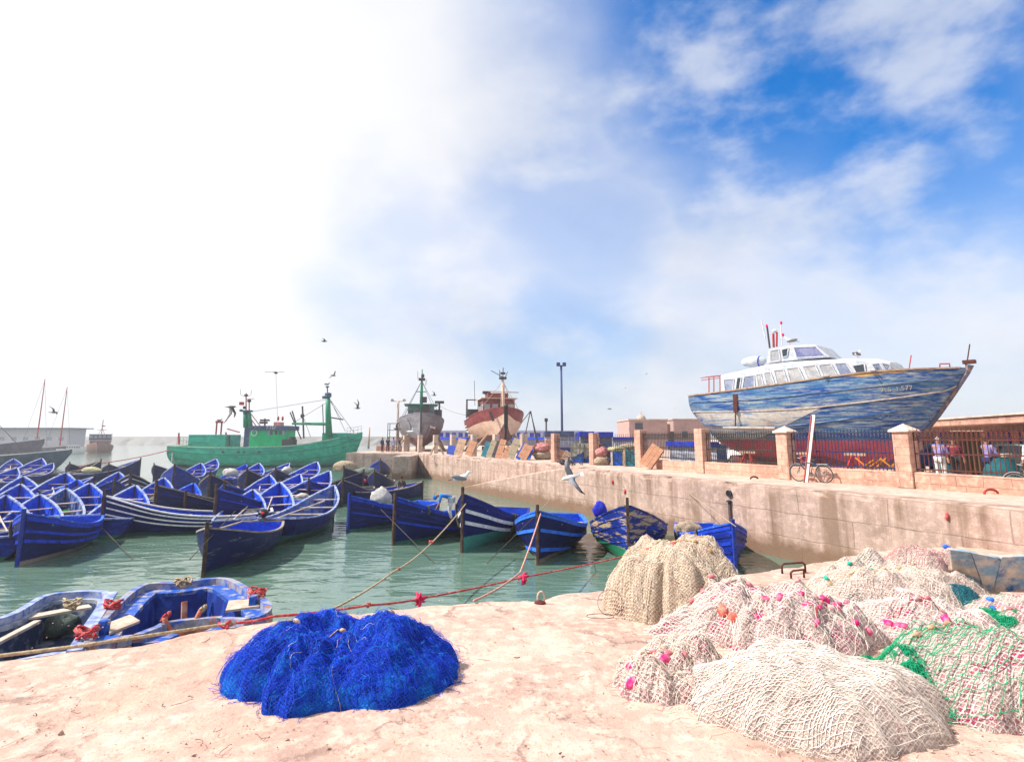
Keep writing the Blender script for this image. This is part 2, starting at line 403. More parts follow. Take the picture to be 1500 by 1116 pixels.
def resample(path, step):
    P = [Vector((p[0], p[1])) for p in path]; out = []
    for a, b in zip(P[:-1], P[1:]):
        n = max(1, int((b-a).length/step))
        out += [a.lerp(b, i/n) for i in range(n)]
    return out + [P[-1]]
def edge_wall(path, prof, m, name, step=.35, amp=.03, seed=1):
    pts = resample(path, step); rows = []
    for i, p in enumerate(pts):
        t = (pts[min(i+1, len(pts)-1)] - pts[max(i-1, 0)]).normalized(); n = Vector((t.y, -t.x))   # inward = right of travel
        rows.append([(p.x+n.x*o, p.y+n.y*o, z, n.x, n.y) for o, z in prof])
    A = np.array(rows); P = A[..., :3]; d = fbm(P*np.array([1.3, 1.3, 2.2]), seed, 4)
    chip = np.clip(fbm(P*2.1, seed+9, 3)-.45, 0, 1)*.35
    isedge = np.array([1.0 if abs(o) < .2 and z > prof[-1][1]-.2 else .0 for o, z in prof])
    flat = np.array([0. if o > .3 else 1. for o, z in prof])
    P = P.copy(); P[..., 0] += A[..., 3]*(d*amp*flat + chip*isedge); P[..., 1] += A[..., 4]*(d*amp*flat + chip*isedge)
    P[..., 2] -= chip*isedge*.5
    return MB().grid(P.tolist()).build(name, m, smooth=False)

E0 = at(1500, 746, ZQ); E1 = Vector((3.3, 35.0, ZQ))
nrm = Vector((.898, .44))
W0 = Vector((4.38, 35.5)); W1 = Vector((-11.6, 68.5))
ext = E0 + (E0-E1).normalized()*22
prof = [(0, -1.6), (0, -.4), (0, .1), (0, .4), (0, .8), (0, 1.2), (0, 1.6), (0, 2.0), (0, 2.25), (.015, 2.38), (.07, 2.448), (.35, 2.45), (.8, 2.45)]
path = [(ext.x, ext.y), (E0.x, E0.y), (E1.x, E1.y), W0, W1]
struct(edge_wall([Vector(p) for p in path], prof, M_wall, 'quay_wall'))
struct(edge_wall([W1, Vector((-13.0, 68.9)), Vector((-19.4, 69.2)), Vector((-19.8, 420))], prof, M_wallend, 'quay_end_wall', step=1.0, seed=5))
top = [Vector((p[0], p[1])) for p in path] + [Vector((-13.0, 68.9)), Vector((-19.4, 69.2)), Vector((-19.8, 420)), Vector((-60, 2600)), Vector((2600, 2600)), Vector((2600, -30))]
def inset(P, k=.25):
    out = []
    for i, p in enumerate(P[:-3]):
        a = P[i-1] if i else p; b = P[i+1]; t = (b-a).normalized(); out.append(p + Vector((t.y, -t.x))*k)
    return out + P[-3:]
struct(MB().add([(p.x, p.y, ZQ-.004) for p in inset(top)], [tuple(range(len(top)))[::-1]]).build('quay_ground', M_top))

def ramp():
    d = Vector((-.465, .885)); n = Vector((.885, .465)); mb = MB(); rows = []
    for i in range(41):
        t = i/40; p = Vector((3.3, 35.0)) + d*15.5*t; z = ZQ - (ZQ-.25)*(t**1.12)
        j = .03*fbm(np.array([p.x*1.5, p.y*1.5, 0.]), 4, 3)
        rows.append([(p.x+j, p.y, -1.2), (p.x+j, p.y, z*.5), (p.x+j+.01, p.y, z-.07), (p.x+n.x*.07, p.y+n.y*.07, z), (p.x+n.x*1.5, p.y+n.y*1.5, z-.003)])
    mb.grid(rows)
    return struct(mb.build('landing_ramp', M_wall))
ramp()
def block():
    a = at(580, 667.5, ZQ-.1); mb = MB()
    x0, x1 = -12.2, -10.35; mb.prism([(x0, 60.6), (x1, 61.0), (x1-.2, 68.4), (x0-.4, 68.6)], -1, ZQ-.12)
    return struct(mb.build('quay_block', M_wallend, bevel=.06))
block()

# near quay
NE = [(-330, 1010), (-60, 975), (0, 964), (130, 948), (250, 930), (330, 917), (395, 908), (520, 897), (620, 888), (760, 873), (900, 861), (1000, 850), (1100, 838), (1160, 828), (1230, 816), (1300, 805), (1420, 797), (1560, 795)]
def near_quay():
    P = [at(x, y, ZF).to_2d() for x, y in NE]; pts = resample(P, .07); inw = Vector((.10, -1)).normalized()
    offs = [0, 0, 0, 0, .01, .06, .14] + [.24+.09*i for i in range(90)] + [9+1.2*i for i in range(10)]
    zs = [-1.2, 0, .6, 1.1, 1.26, 1.325] + [ZF]*(len(offs)-6)
    rows = np.array([[(p.x+inw.x*o, p.y+inw.y*o, z) for o, z in zip(offs, zs)] for p in pts]); O = np.array(offs)
    w = fbm(np.stack([rows[..., 0]*1.1, rows[..., 1]*1.1, rows[..., 0]*0], -1), 3, 4)
    e = np.clip(1-O/.6, 0, 1)[None]*np.clip(fbm(np.stack([rows[..., 0]*1.7, rows[..., 0]*.2, rows[..., 2]*.5], -1), 8, 4), -.5, 1)
    rows[..., 1] -= e*.10*(O < .5)
    rows[..., 2] += (w*.022 + .012*fbm(rows*np.array([6., 6., 0]), 12, 3))*(O > .1) - np.clip(e, 0, 1)*.07*(O > .03)*(O < .8)
    return struct(MB().grid(rows.tolist()).build('near_quay', M_near, smooth=True))
near_quay()

def breakwater():
    m = mat('breakwater_rock', (.16, .16, .16), (.26, .25, .24), 2, bump=.3, bsc=2)
    rows = []
    for i in range(80):
        x = -330 + i*3.9; y = 372
        rows.append([(x, y-7+R.uniform(-1.5, 1.5), -.5), (x, y-4+R.uniform(-1, 1), 1.6+R.uniform(-.5, .5)), (x, y-1, 4.2+R.uniform(-.3, .3)), (x, y+.2, 4.9), (x, y+4, 4.9), (x, y+4.2, -.5)])
    return tag(MB().grid(rows).build('breakwater', m), 'long low grey rock breakwater closing the harbour on the horizon', 'breakwater')
breakwater()

# ------------------------------------------------------------------ fence along the far quay
FD = Vector((-.45, .893)); FP0 = Vector((7.7, 34.6))
PIL = [at(1333, 714.5, ZQ).to_2d(), at(1155, 702, ZQ).to_2d(), at(1031, 692.7, ZQ).to_2d(), at(940, 684, ZQ).to_2d()]
for s in (5.04, 10, 15, 20.3, 25.4, 31, 36.5, 42.2, 48): PIL.append(FP0 + Vector((-.45, .893))*s)
FANG = math.atan2(FD.y, FD.x)
PR = PIL[0] + (PIL[0]-PIL[1]).normalized()*6.2
M_cap = concrete('pillar_cap', (.66, .50, .42), None, 0, False, wet=False)
PL = ['tall pink stone gate pillar with pyramid cap just beyond the yacht bow', 'pink stone pillar with pyramid cap standing before the red yacht bottom', 'pink stone pillar without cap under the yacht stern',
      'rough plastered pink pillar with the orange hatch leaning at its foot', 'stubby pale pink pillar behind the green crates of nets', 'pink pillar rising behind the tarpaulin cubes',
      'slim concrete post before the red trawler, beside heaped net sacks', 'slim concrete post nearest under the black stem of the red trawler', 'slim concrete post under the striped side of the red trawler',
      'slim concrete post beside the tall stack of tan hatch boards', 'slim concrete post under the dark red side of the grey trawler', 'slim concrete post right under the stem of the grey trawler', 'thick concrete post under the pale side of the grey trawler']
for i, p in enumerate(PIL):
    t = thing('stone_pillar' if i < 6 else 'concrete_post', PL[i], 'pillar', (p.x, p.y, ZQ), FANG + R.uniform(-.03, .03), 'pillars along the quay fence')
    w = .56 if i < 4 else .5; h = 1.95 if i < 2 else (2.2 if i < 4 else 2.05)
    mb = MB(); rows = []
    m = M_pillar if i < 3 else (M_stone if i < 6 else M_plain)
    if i == 12: w = .75
    mb.box((0, 0, h/2), (w, w, h)); mb.build('shaft', m, t, bevel=.03)
    if i < 2:
        c = MB(); c.box((0, 0, h+.035), (w+.16, w+.16, .07)); c.build('cap_slab', M_cap, t, bevel=.01)
        c = MB(); q = w/2+.07; c.add([(-q, -q, h+.07), (q, -q, h+.07), (q, q, h+.07), (-q, q, h+.07), (0, 0, h+.30)], [(0, 1, 4), (1, 2, 4), (2, 3, 4), (3, 0, 4), (3, 2, 1, 0)]); c.build('cap', M_cap, t)
# low walls between the pillars
LW = ['low pink block wall under the rusty railing', 'low pink block wall behind the parked bicycle', 'low pink block wall under the yacht stern railing', 'low pink block wall below the striped white booth']
segs = [(PR, PIL[0]), (PIL[0], PIL[1]), (PIL[1], PIL[2]), (PIL[2], PIL[3])]
for k, (a, b) in enumerate(segs):
    d = (b-a).normalized(); a2 = a + d*.3; b2 = b - d*.3; L_ = (b2-a2).length; n = Vector((d.y, -d.x))
    nn = int(L_/.25); rows = []
    for i in range(nn+1):
        p = a2 + d*L_*i/nn; hh = .56 + .025*vnoise(np.array([p.x*3, p.y*3, 0.]), 3) - (.0 if k < 3 else .05)
        rows.append([(p.x-n.x*w_, p.y-n.y*w_, ZQ+z) for w_, z in ((.2, -.02), (.21+.02*vnoise(np.array([p.x*4, p.y*4, 1.]), 5), .25), (.2, hh-.03), (.16, hh), (-.16, hh), (-.2, hh-.03), (-.2, -.02))])
    mb = MB().grid(rows); tag(mb.build('low_wall', M_stone, base=True), LW[k], 'wall', 'low walls of the quay fence')
# iron railings
M_rust = mat('rusty_iron', (.10, .022, .016), (.07, .03, .025), 6, rough=.7, bump=.1); M_blueiron = mat('dark_blue_iron', (.012, .022, .10), (.03, .03, .05), 5, rough=.5)
M_darkiron = mat('dark_green_iron', (.02, .035, .04), (.06, .03, .02), 5, rough=.6)
RL = ['rusty red iron railing with scroll top, over the umbrellas', 'dark blue iron railing before the yacht bow, above the bicycle', 'dark iron railing between two pink pillars before the red yacht bottom',
      'dark iron railing above the striped white booth', 'dark spiked railing stretch behind the green crate of nets', 'dark spiked railing stretch behind the tarpaulin cubes']
def railing(a, b, m, label, z0, h, step, style):
    d = (b-a).normalized(); a = a + d*.3; b = b - d*.3; Lr = (b-a).length; mid = (a+b)/2
    t = thing('iron_railing', label, 'railing', (mid.x, mid.y, ZQ+z0), math.atan2(d.y, d.x), 'iron railings of the quay fence')
    n = int(Lr/step); mb = MB(); rl = [MB() for _ in range(3)]
    for r_, z in zip(rl, (.1, h*.45, h-.30)): r_.box((0, 0, z), (Lr, .035, .045)); r_.build('rail', m, t)
    for i in range(n+1):
        x = -Lr/2 + Lr*i/n; mb.box((x, 0, h/2), (.022, .02, h-.02))
        mb.add([(x-.03, 0, h-.02), (x+.03, 0, h-.02), (x, -.02, h+.02), (x, .02, h+.02), (x, 0, h+.13)], [(0, 2, 4), (2, 1, 4), (1, 3, 4), (3, 0, 4), (0, 3, 1, 2)])
    mb.build('bars', m, t)
    sc_ = MB()
    for i in range(n):
        x = -Lr/2 + Lr*(i+.5)/n
        pts = [(x+.45*step*math.cos(u)*.95, 0, h-.14+.11*math.sin(u)) for u in np.linspace(0, 2*math.pi, 9)[:-1]]
        if style == 1: sc_.tube(pts, .019, 4, True)
    sc_.tube([(-Lr/2, 0, h-.14), (Lr/2, 0, h-.14)], .008, 4); sc_.build('scrollwork', m, t)
for k, ((a, b), m) in enumerate(zip(segs, (M_rust, M_blueiron, M_darkiron, M_darkiron))):
    railing(a, b, m, RL[k], .56, 1.42, .135 if k < 3 else .16, 1)
railing(PIL[3], PIL[4], M_darkiron, RL[4], .3, 1.6, .18, 0); railing(PIL[4], PIL[5], M_darkiron, RL[5], .3, 1.6, .18, 0)
# ------------------------------------------------------------------ blue wooden boats
NAVY = (.003, .008, .085); BLUE = (.008, .065, .62); DEEP = (.004, .016, .19); BOTTOM = (.03, .13, .10)
def hullmat(name, c, c2, bottom=BOTTOM, zw=.13, c3=None, lo=.52, hi=.66, lo3=.56, hi3=.62, rough=.42):
    return mat(name, c, c2, 2.2, lo, hi, rough=rough, bump=.08, bsc=14, stretch=(.5, 1, 2.2), bst=(.25, 1, 3), c3=c3, sc3=2.6, lo3=lo3, hi3=hi3, st3=(.35, .6, 2.6), zb=[(zw, .05, bottom)], rnd=.2)
H_navy = hullmat('navy_hull_paint', NAVY, (.006, .02, .20), c3=(.05, .07, .20), lo3=.64, hi3=.74)
H_bright = hullmat('bright_blue_hull_paint', DEEP, (.008, .045, .40), c3=(.015, .02, .10), lo3=.62, hi3=.72)
H_dark = hullmat('blackish_hull_paint', (.006, .010, .055), (.008, .018, .12), c3=(.07, .08, .10), lo3=.64, hi3=.72)
H_grey = hullmat('navy_hull_grey_bottom', NAVY, (.01, .018, .14), bottom=(.30, .24, .20), zw=.16)
H_worn = hullmat('flaking_blue_hull_paint', (.006, .018, .16), (.010, .055, .38), bottom=(.012, .17, .085), zw=.55, c3=(.36, .27, .16), lo3=.525, hi3=.585)
H_teal = hullmat('navy_hull_teal_bottom', NAVY, (.008, .02, .15), bottom=(.05, .26, .20), zw=.55)
M_in = mat('bright_blue_inside', (.005, .070, .66), (.004, .03, .40), 2.5, .46, .66, rough=.5, bump=.05, bsc=20, stretch=(.5, 1, 2), c3=(.28, .30, .32), sc3=3.5, lo3=.66, hi3=.74, rnd=.15)
M_inpale = mat('faded_blue_inside', (.05, .12, .42), (.22, .25, .33), 3, .45, .65, rough=.6, bump=.05, stretch=(.5, 1, 2), c3=(.02, .06, .35), sc3=3)
M_gunw = mat('worn_white_gunwale', (.31, .36, .52), (.08, .14, .42), 5, .45, .62, rough=.6, bump=.08, bsc=18, c3=(.05, .10, .42), sc3=4, lo3=.6, hi3=.7)
M_gunb = mat('blue_gunwale', (.02, .10, .62), (.35, .42, .62), 6, .56, .68, rough=.5, bump=.05)
M_gung = mat('bare_wood_gunwale', (.34, .29, .25), (.20, .17, .16), 6, .4, .6, rough=.8, bump=.15)
M_post = mat('dark_stem_wood', (.045, .025, .02), (.10, .06, .045), 6, rough=.7, bump=.1)
M_postb = mat('blue_stem_wood', (.01, .03, .30), (.03, .05, .2), 6, rough=.6)
M_plank = mat('sunbleached_plank', (.56, .47, .39), (.38, .30, .24), 4, .4, .62, rough=.8, bump=.12, stretch=(1, .4, 1))
M_floor = mat('boat_floor', (.05, .06, .12), (.16, .13, .11), 4, .4, .6, rough=.8, bump=.1)
M_white = mat('white_boat_paint', (.66, .67, .68), (.45, .46, .50), 5, .5, .68, rough=.5, bump=.05)
M_ltblue = mat('light_blue_paint', (.03, .17, .80), (.02, .09, .50), 5, .45, .65, rough=.5, bump=.05)
M_strb = mat('blue_strake_paint', (.008, .045, .52), (.006, .02, .22), 4, .48, .66, rough=.5, bump=.05)
M_strn = mat('navy_strake_paint', (.005, .014, .15), (.008, .03, .28), 4, .5, .66, rough=.5, bump=.05)
M_rope_d = mat('dark_rope', (.09, .075, .055), (.05, .05, .045), 12, rough=.9, bump=.2)
M_rope = mat('pale_rope', (.50, .40, .26), (.34, .26, .17), 16, rough=.9, bump=.2)
M_rope_r = mat('red_rope', (.50, .04, .06), (.62, .18, .16), 10, rough=.85, bump=.2)
M_black = mat('black_plastic', (.015, .015, .018), rough=.35, var=0)
M_metal = mat('dull_metal', (.25, .25, .26), (.12, .10, .09), 6, rough=.5, metal=.6)

class Hull:
    def __init__(s, L, beam, sheer, keel, half, full=3.0, fine=1.15, nt=26, nv=12):
        s.L, s.B, s.S, s.K, s.h = L, beam/2, crv(sheer), crv(keel), crv(half); s.full, s.fine, s.nt, s.nv = full, fine, nt, nv
    def pt(s, t, v, off=0.0):            # t 0 stern .. 1 bow (bow at x=0), v 0 keel .. 1 sheer; starboard positive y
        e = s.full + (s.fine - s.full)*t**2.0
        y = s.B*s.h(t)*(1-(1-v)**e); z = s.K(t) + (s.S(t)-s.K(t))*v
        return (float(-s.L*(1-t)), float(max(0.0, y+off)), float(z))
    def vz(s, t, z): return float((z - s.K(t))/(s.S(t)-s.K(t)))
    def outer(s, mb, mi=0, row_mi=None):
        ts = np.concatenate([np.linspace(0, .9, s.nt-6), np.linspace(.93, 1, 6)]); vs = np.linspace(0, 1, s.nv)
        for sg in (1, -1): mb.grid([[(p[0], sg*p[1], p[2]) for p in (s.pt(t, v) for v in vs)] for t in ts], mi, flip=sg < 0, row_mi=row_mi)
        tr = [s.pt(0, v) for v in vs]; poly = [(p[0], p[1], p[2]) for p in tr] + [(p[0], -p[1], p[2]) for p in tr[::-1]]
        mb.add(poly, [tuple(range(len(poly)))], mi)
    def inner(s, mb, floor, th=.05, t0=.012, t1=.985, mi=0, mf=1, v0=None):
        ts = np.linspace(t0, t1, s.nt); 
        rows = []
        for t in ts:
            f = max(floor, s.K(t)+.12); va = max(.02, s.vz(t, f)); rows.append([s.pt(t, v, -th) for v in np.linspace(va, 1, 6)])
        for sg in (1, -1): mb.grid([[(p[0], sg*p[1], p[2]) for p in r] for r in rows], mi, flip=sg > 0)
        mb.grid([[(r[0][0], -r[0][1], r[0][2]), (r[0][0], r[0][1], r[0][2])] for r in rows], mf)
        r = rows[0]; poly = list(r) + [(p[0], -p[1], p[2]) for p in r[::-1]]; mb.add(poly, [tuple(range(len(poly)))[::-1]], mi)
    def strip(s, mb, f, w, h, out=.0, t0=0., t1=1., n=26, mi=0, sides=(1, -1), inward=False):
        for sg in sides:
            rows = []
            for t in np.linspace(t0, t1, n):
                v = f(t); x, y, z = s.pt(t, v); x2, y2, z2 = s.pt(t, max(0, v-.04)); dy = (y-y2)
                a = y+out; b = y+out-w
                if b < 0 and inward: b = 0.
                rows.append([(x, sg*a, z-h/2), (x, sg*a, z+h/2), (x, sg*b, z+h/2), (x, sg*b, z-h/2), (x, sg*a, z-h/2)])
            mb.grid(rows, mi, flip=sg < 0); mb.add(rows[0][:4], [(0, 1, 2, 3)], mi); mb.add(rows[-1][:4], [(3, 2, 1, 0)], mi)

def std_hull(L=6.0, bow=1.78, mid=.78, stern=.82, beam=2.15, fine=1.12):
    return Hull(L, beam, [(0, stern), (.22, mid), (.45, mid+.07*(bow-mid)), (.7, mid+.36*(bow-mid)), (.88, mid+.74*(bow-mid)), (1, bow)],
                [(0, -.22), (.3, -.33), (.8, -.33), (1, -.30)], [(0, .70), (.2, .92), (.42, 1.0), (.62, .90), (.8, .62), (.92, .28), (1, .025)], fine=fine)
def boat(label, loc, head, hull=None, HM=H_navy, IM=M_in, GM=M_gunw, PM=M_post, strakes=(), post=.22, thw=(.13, .33, .52, .68, .82), TM=M_plank, fenders=(), group='blue wooden fishing boats', floor=.06, motor=False, name='fishing_boat', gw=.10, gh=.055):
    h = hull or std_hull()
    t = thing(name, label, 'boat', loc, math.pi/2 - math.radians(head), group)
    mb = MB(); h.outer(mb); mb.build('hull', HM, t, smooth=True)
    mb = MB(); h.inner(mb, floor); o = mb.build('inner_hull', [IM, M_floor], t, smooth=False, fix=False)
    mb = MB(); h.strip(mb, lambda q: 1.0, gw, gh, .03, 0, .992, inward=True); x, y, z = h.pt(0, 1)
    mb.box((x-.01, 0, z+.012), (.12, 2*y+.02, .062)); mb.build('gunwale', GM, t)
    b = h.pt(1, 1); mb = MB(); k = float(h.K(1.0))
    mb.box((.035, 0, (b[2]+post+k)/2), (.11, .10, b[2]+post-k)); mb.build('stem_post', PM, t, bevel=.015)
    for (v, hh, m, t0, t1, out) in strakes:
        mb = MB(); h.strip(mb, (lambda q, v=v: v), .05, hh, out, t0, t1); mb.build('rubbing_strake', m, t)
    for q in thw:
        z = float(h.S(q)) - .2; yy = h.pt(q, h.vz(q, z-.02))[1]; MB().box((-h.L*(1-q), 0, z), (.22, 2*yy-.09, .035)).build('thwart', TM, t)
    mb = MB()
    for q in np.linspace(.06, .92, 13):           # ribs inside
        f = max(floor, float(h.K(q))+.12)
        for sg in (1, -1):
            pts = [h.pt(q, v, -.06) for v in np.linspace(max(.05, h.vz(q, f)), .97, 5)]; mb.tube([(p[0], sg*p[1], p[2]) for p in pts], .016, 4)
    mb.build('ribs', IM, t)
    for (q, sg, ln) in fenders:
        x, y, z = h.pt(q, 1); mb = MB(); pts = [(x, sg*(y-.08), z+.05), (x, sg*(y+.06), z+.05)]
        for i in range(5): 
            v = max(.1, 1-(i+1)*ln/5/(float(h.S(q))-float(h.K(q)))); p = h.pt(q, v, .07); pts.append((x+R.uniform(-.02, .02), sg*p[1], p[2]))
        mb.tube(pts, [.025, .035, .05, .055, .06, .065, .05], 6); mb.build('rope_fender', M_rope_d, t, smooth=True)
    if motor:
        x, y, z = h.pt(0, 1); mm = MB()
        mm.ell((x-.02, 0, z+.33), (.30, .20, .17), n=14, k=9); mm.build('motor_cowl', M_black, t, smooth=True)
        mm = MB(); mm.box((x-.12, 0, z-.15), (.14, .12, .75)); mm.box((x-.02, 0, z+.02), (.14, .26, .22)); mm.beam((x+.1, 0, z+.25), (x+.75, .05, z+.32), .05, .05); mm.build('motor_leg', M_metal, t)
        MB().ell((x+.26, .06, z+.36), (.05, .07, .05)).build('motor_badge', mat('red_badge', (.6, .02, .05), var=0), t, smooth=True)
    return t
def wl(px, py, z=0.0): return at(px, py, z)
def bowloc(px, py, zb):                       # bow top seen at this pixel -> point on the water under it
    p = at(px, py, zb); return (p.x, p.y, 0)
def text_mesh(name, body, size, m, parent, shear=0, extrude=.004):
    cu = bpy.data.curves.new('txt', 'FONT'); cu.body = body; cu.size = size; cu.extrude = extrude; cu.shear = shear
    tmp = bpy.data.objects.new('txt', cu); COL.objects.link(tmp); bpy.context.view_layer.update()
    me = bpy.data.meshes.new_from_object(tmp.evaluated_get(bpy.context.evaluated_depsgraph_get())); bpy.data.objects.remove(tmp); bpy.data.curves.remove(cu)
    me.name = name; me.materials.clear(); me.materials.append(m); o = bpy.data.objects.new(name, me); COL.objects.link(o); o.parent = parent; return o
ST_BLUE = ((.93, .12, M_strb, .02, .99, .02), (.76, .07, M_strn, .02, .99, .03), (.62, .07, M_strb, .05, .985, .03), (.50, .05, M_strn, .05, .985, .03))
# the row before the wall
boat('blue boat with bright blue bow at the open water end of the row', wl(510, 780, -.02), 210, std_hull(5.8, 1.62), HM=H_navy, GM=M_gunb, PM=M_postb, post=.12,
     strakes=ST_BLUE, fenders=((.62, 1, .7), (.62, -1, .6)))
boat('dark blue boat with a man bending over inside it', wl(577, 799, -.02), 212, std_hull(6.2, 1.88), HM=H_navy, GM=M_gunb, PM=M_post, post=.14,
     strakes=((.94, .10, M_strb, .02, .99, .02), (.80, .07, M_strn, .02, .99, .03), (.68, .07, M_strn, .05, .985, .03), (.56, .09, M_strb, .05, .985, .03)), fenders=((.8, 1, .3), (.45, 1, .7)))
boat('navy boat with two broad white stripes and a gull on its stem', wl(677, 810, -.02), 197, std_hull(6.4, 2.12, .85, .9, 2.4), HM=H_teal, GM=mat('navy_gunwale', (.008, .02, .16), (.02, .04, .3), 5), PM=M_post, post=.28,
     strakes=((.76, .13, M_white, .22, .985, .03), (.58, .13, M_white, .22, .985, .03), (.93, .04, M_strn, .02, .99, .02)), fenders=((.56, 1, .95), (.52, 1, 1.0), (.8, -1, .9)))
boat('blue boat with light blue gunwale and lower band, beside the flaking boat', wl(788, 828, -.02), 191, std_hull(6.6, 1.76, .82, .86, 2.75), HM=H_grey, GM=M_ltblue, PM=M_post, post=.22,
     strakes=((.95, .09, M_ltblue, .25, .99, .025), (.70, .11, M_ltblue, .3, .985, .03), (.38, .12, M_ltblue, .62, .975, .03)), gw=.16)
boat('weathered boat with flaking blue paint, bare tan planks and green bottom', wl(922, 833, -.02), 191, std_hull(6.6, 2.0, .85, .9, 2.95, 1.22), HM=H_worn, IM=M_in, GM=H_worn, PM=M_post, post=.26,
     strakes=((.86, .04, H_worn, .02, .99, .02), (.74, .04, H_worn, .02, .99, .02), (.62, .04, H_worn, .02, .99, .02), (.5, .04, H_worn, .02, .99, .02)))
boat('blue banded boat moored behind the tall beige net heap', at(1078, 842, -.02), 184, std_hull(5.2, 1.55, .75, .8, 2.2), HM=H_bright, GM=M_gunb, PM=M_postb, post=.14,
     strakes=((.93, .10, M_strb, .02, .99, .02), (.80, .08, M_strn, .02, .99, .03), (.67, .10, M_strb, .02, .985, .03), (.52, .07, M_strn, .05, .985, .03), (.4, .07, M_strb, .1, .98, .03)), fenders=((.45, -1, .7), (.75, -1, .3)))
# the two big ones and the single one at the front of the raft
boat('long navy boat with three thin white stripes lying across the front of the raft', wl(147, 786, -.02), 246, std_hull(6.8, 1.72, .72, .78), HM=H_navy, GM=M_white, PM=M_post, post=.3,
     strakes=((.90, .06, M_white, .10, .985, .025), (.76, .06, M_white, .16, .985, .03), (.62, .06, M_white, .28, .985, .03)), fenders=((.50, -1, .7), (.33, -1, .6), (.3, -1, .7)), gw=.16)
boat('big navy boat with two bright blue bands, at the corner of the raft', wl(25, 831, -.02), 163, std_hull(5.0, 1.72, .95, 1.0, 2.2), HM=H_grey, GM=M_gunb, PM=M_postb, post=.16,
     strakes=((.93, .15, M_strb, .02, .99, .02), (.72, .09, M_strb, .05, .985, .03), (.56, .11, M_strb, .1, .985, .03)), fenders=((.72, -1, .5), (.36, -1, .8)))
boat('small navy boat with black outboard motor floating alone in open water', wl(298, 846, -.02), 174, std_hull(5.5, 1.46, .86, .9, 2.35), HM=hullmat('navy_hull_grey_green', NAVY, (.012, .02, .13), c3=(.16, .18, .20), lo3=.58, hi3=.7), GM=M_gung, PM=M_post, post=.2, thw=(.3, .55, .8), motor=True)
# protos of the raft
far = (0, -400, -50)
protos = {}
def P(k, *a, **kw): protos[k] = (a, kw)
raft_hull = std_hull(6.0, 1.78, .72, .78, 2.25)
P('bright', HM=H_bright, IM=M_in, GM=M_gunw, post=.1)
P('navy', HM=H_navy, IM=M_in, GM=M_gunb, post=.2, strakes=((.8, .05, M_strb, .05, .98, .03), (.66, .05, M_strn, .05, .98, .03)))
P('dark', HM=H_dark, IM=M_floor, GM=M_gung, post=.22, strakes=((.85, .05, M_strn, .05, .98, .03),))
P('pale', HM=H_navy, IM=M_inpale, GM=M_gunw, post=.16)
P('striped', HM=H_dark, IM=M_in, GM=M_gung, post=.12, strakes=((.86, .045, M_white, .05, .98, .03), (.7, .045, M_white, .1, .98, .03)))
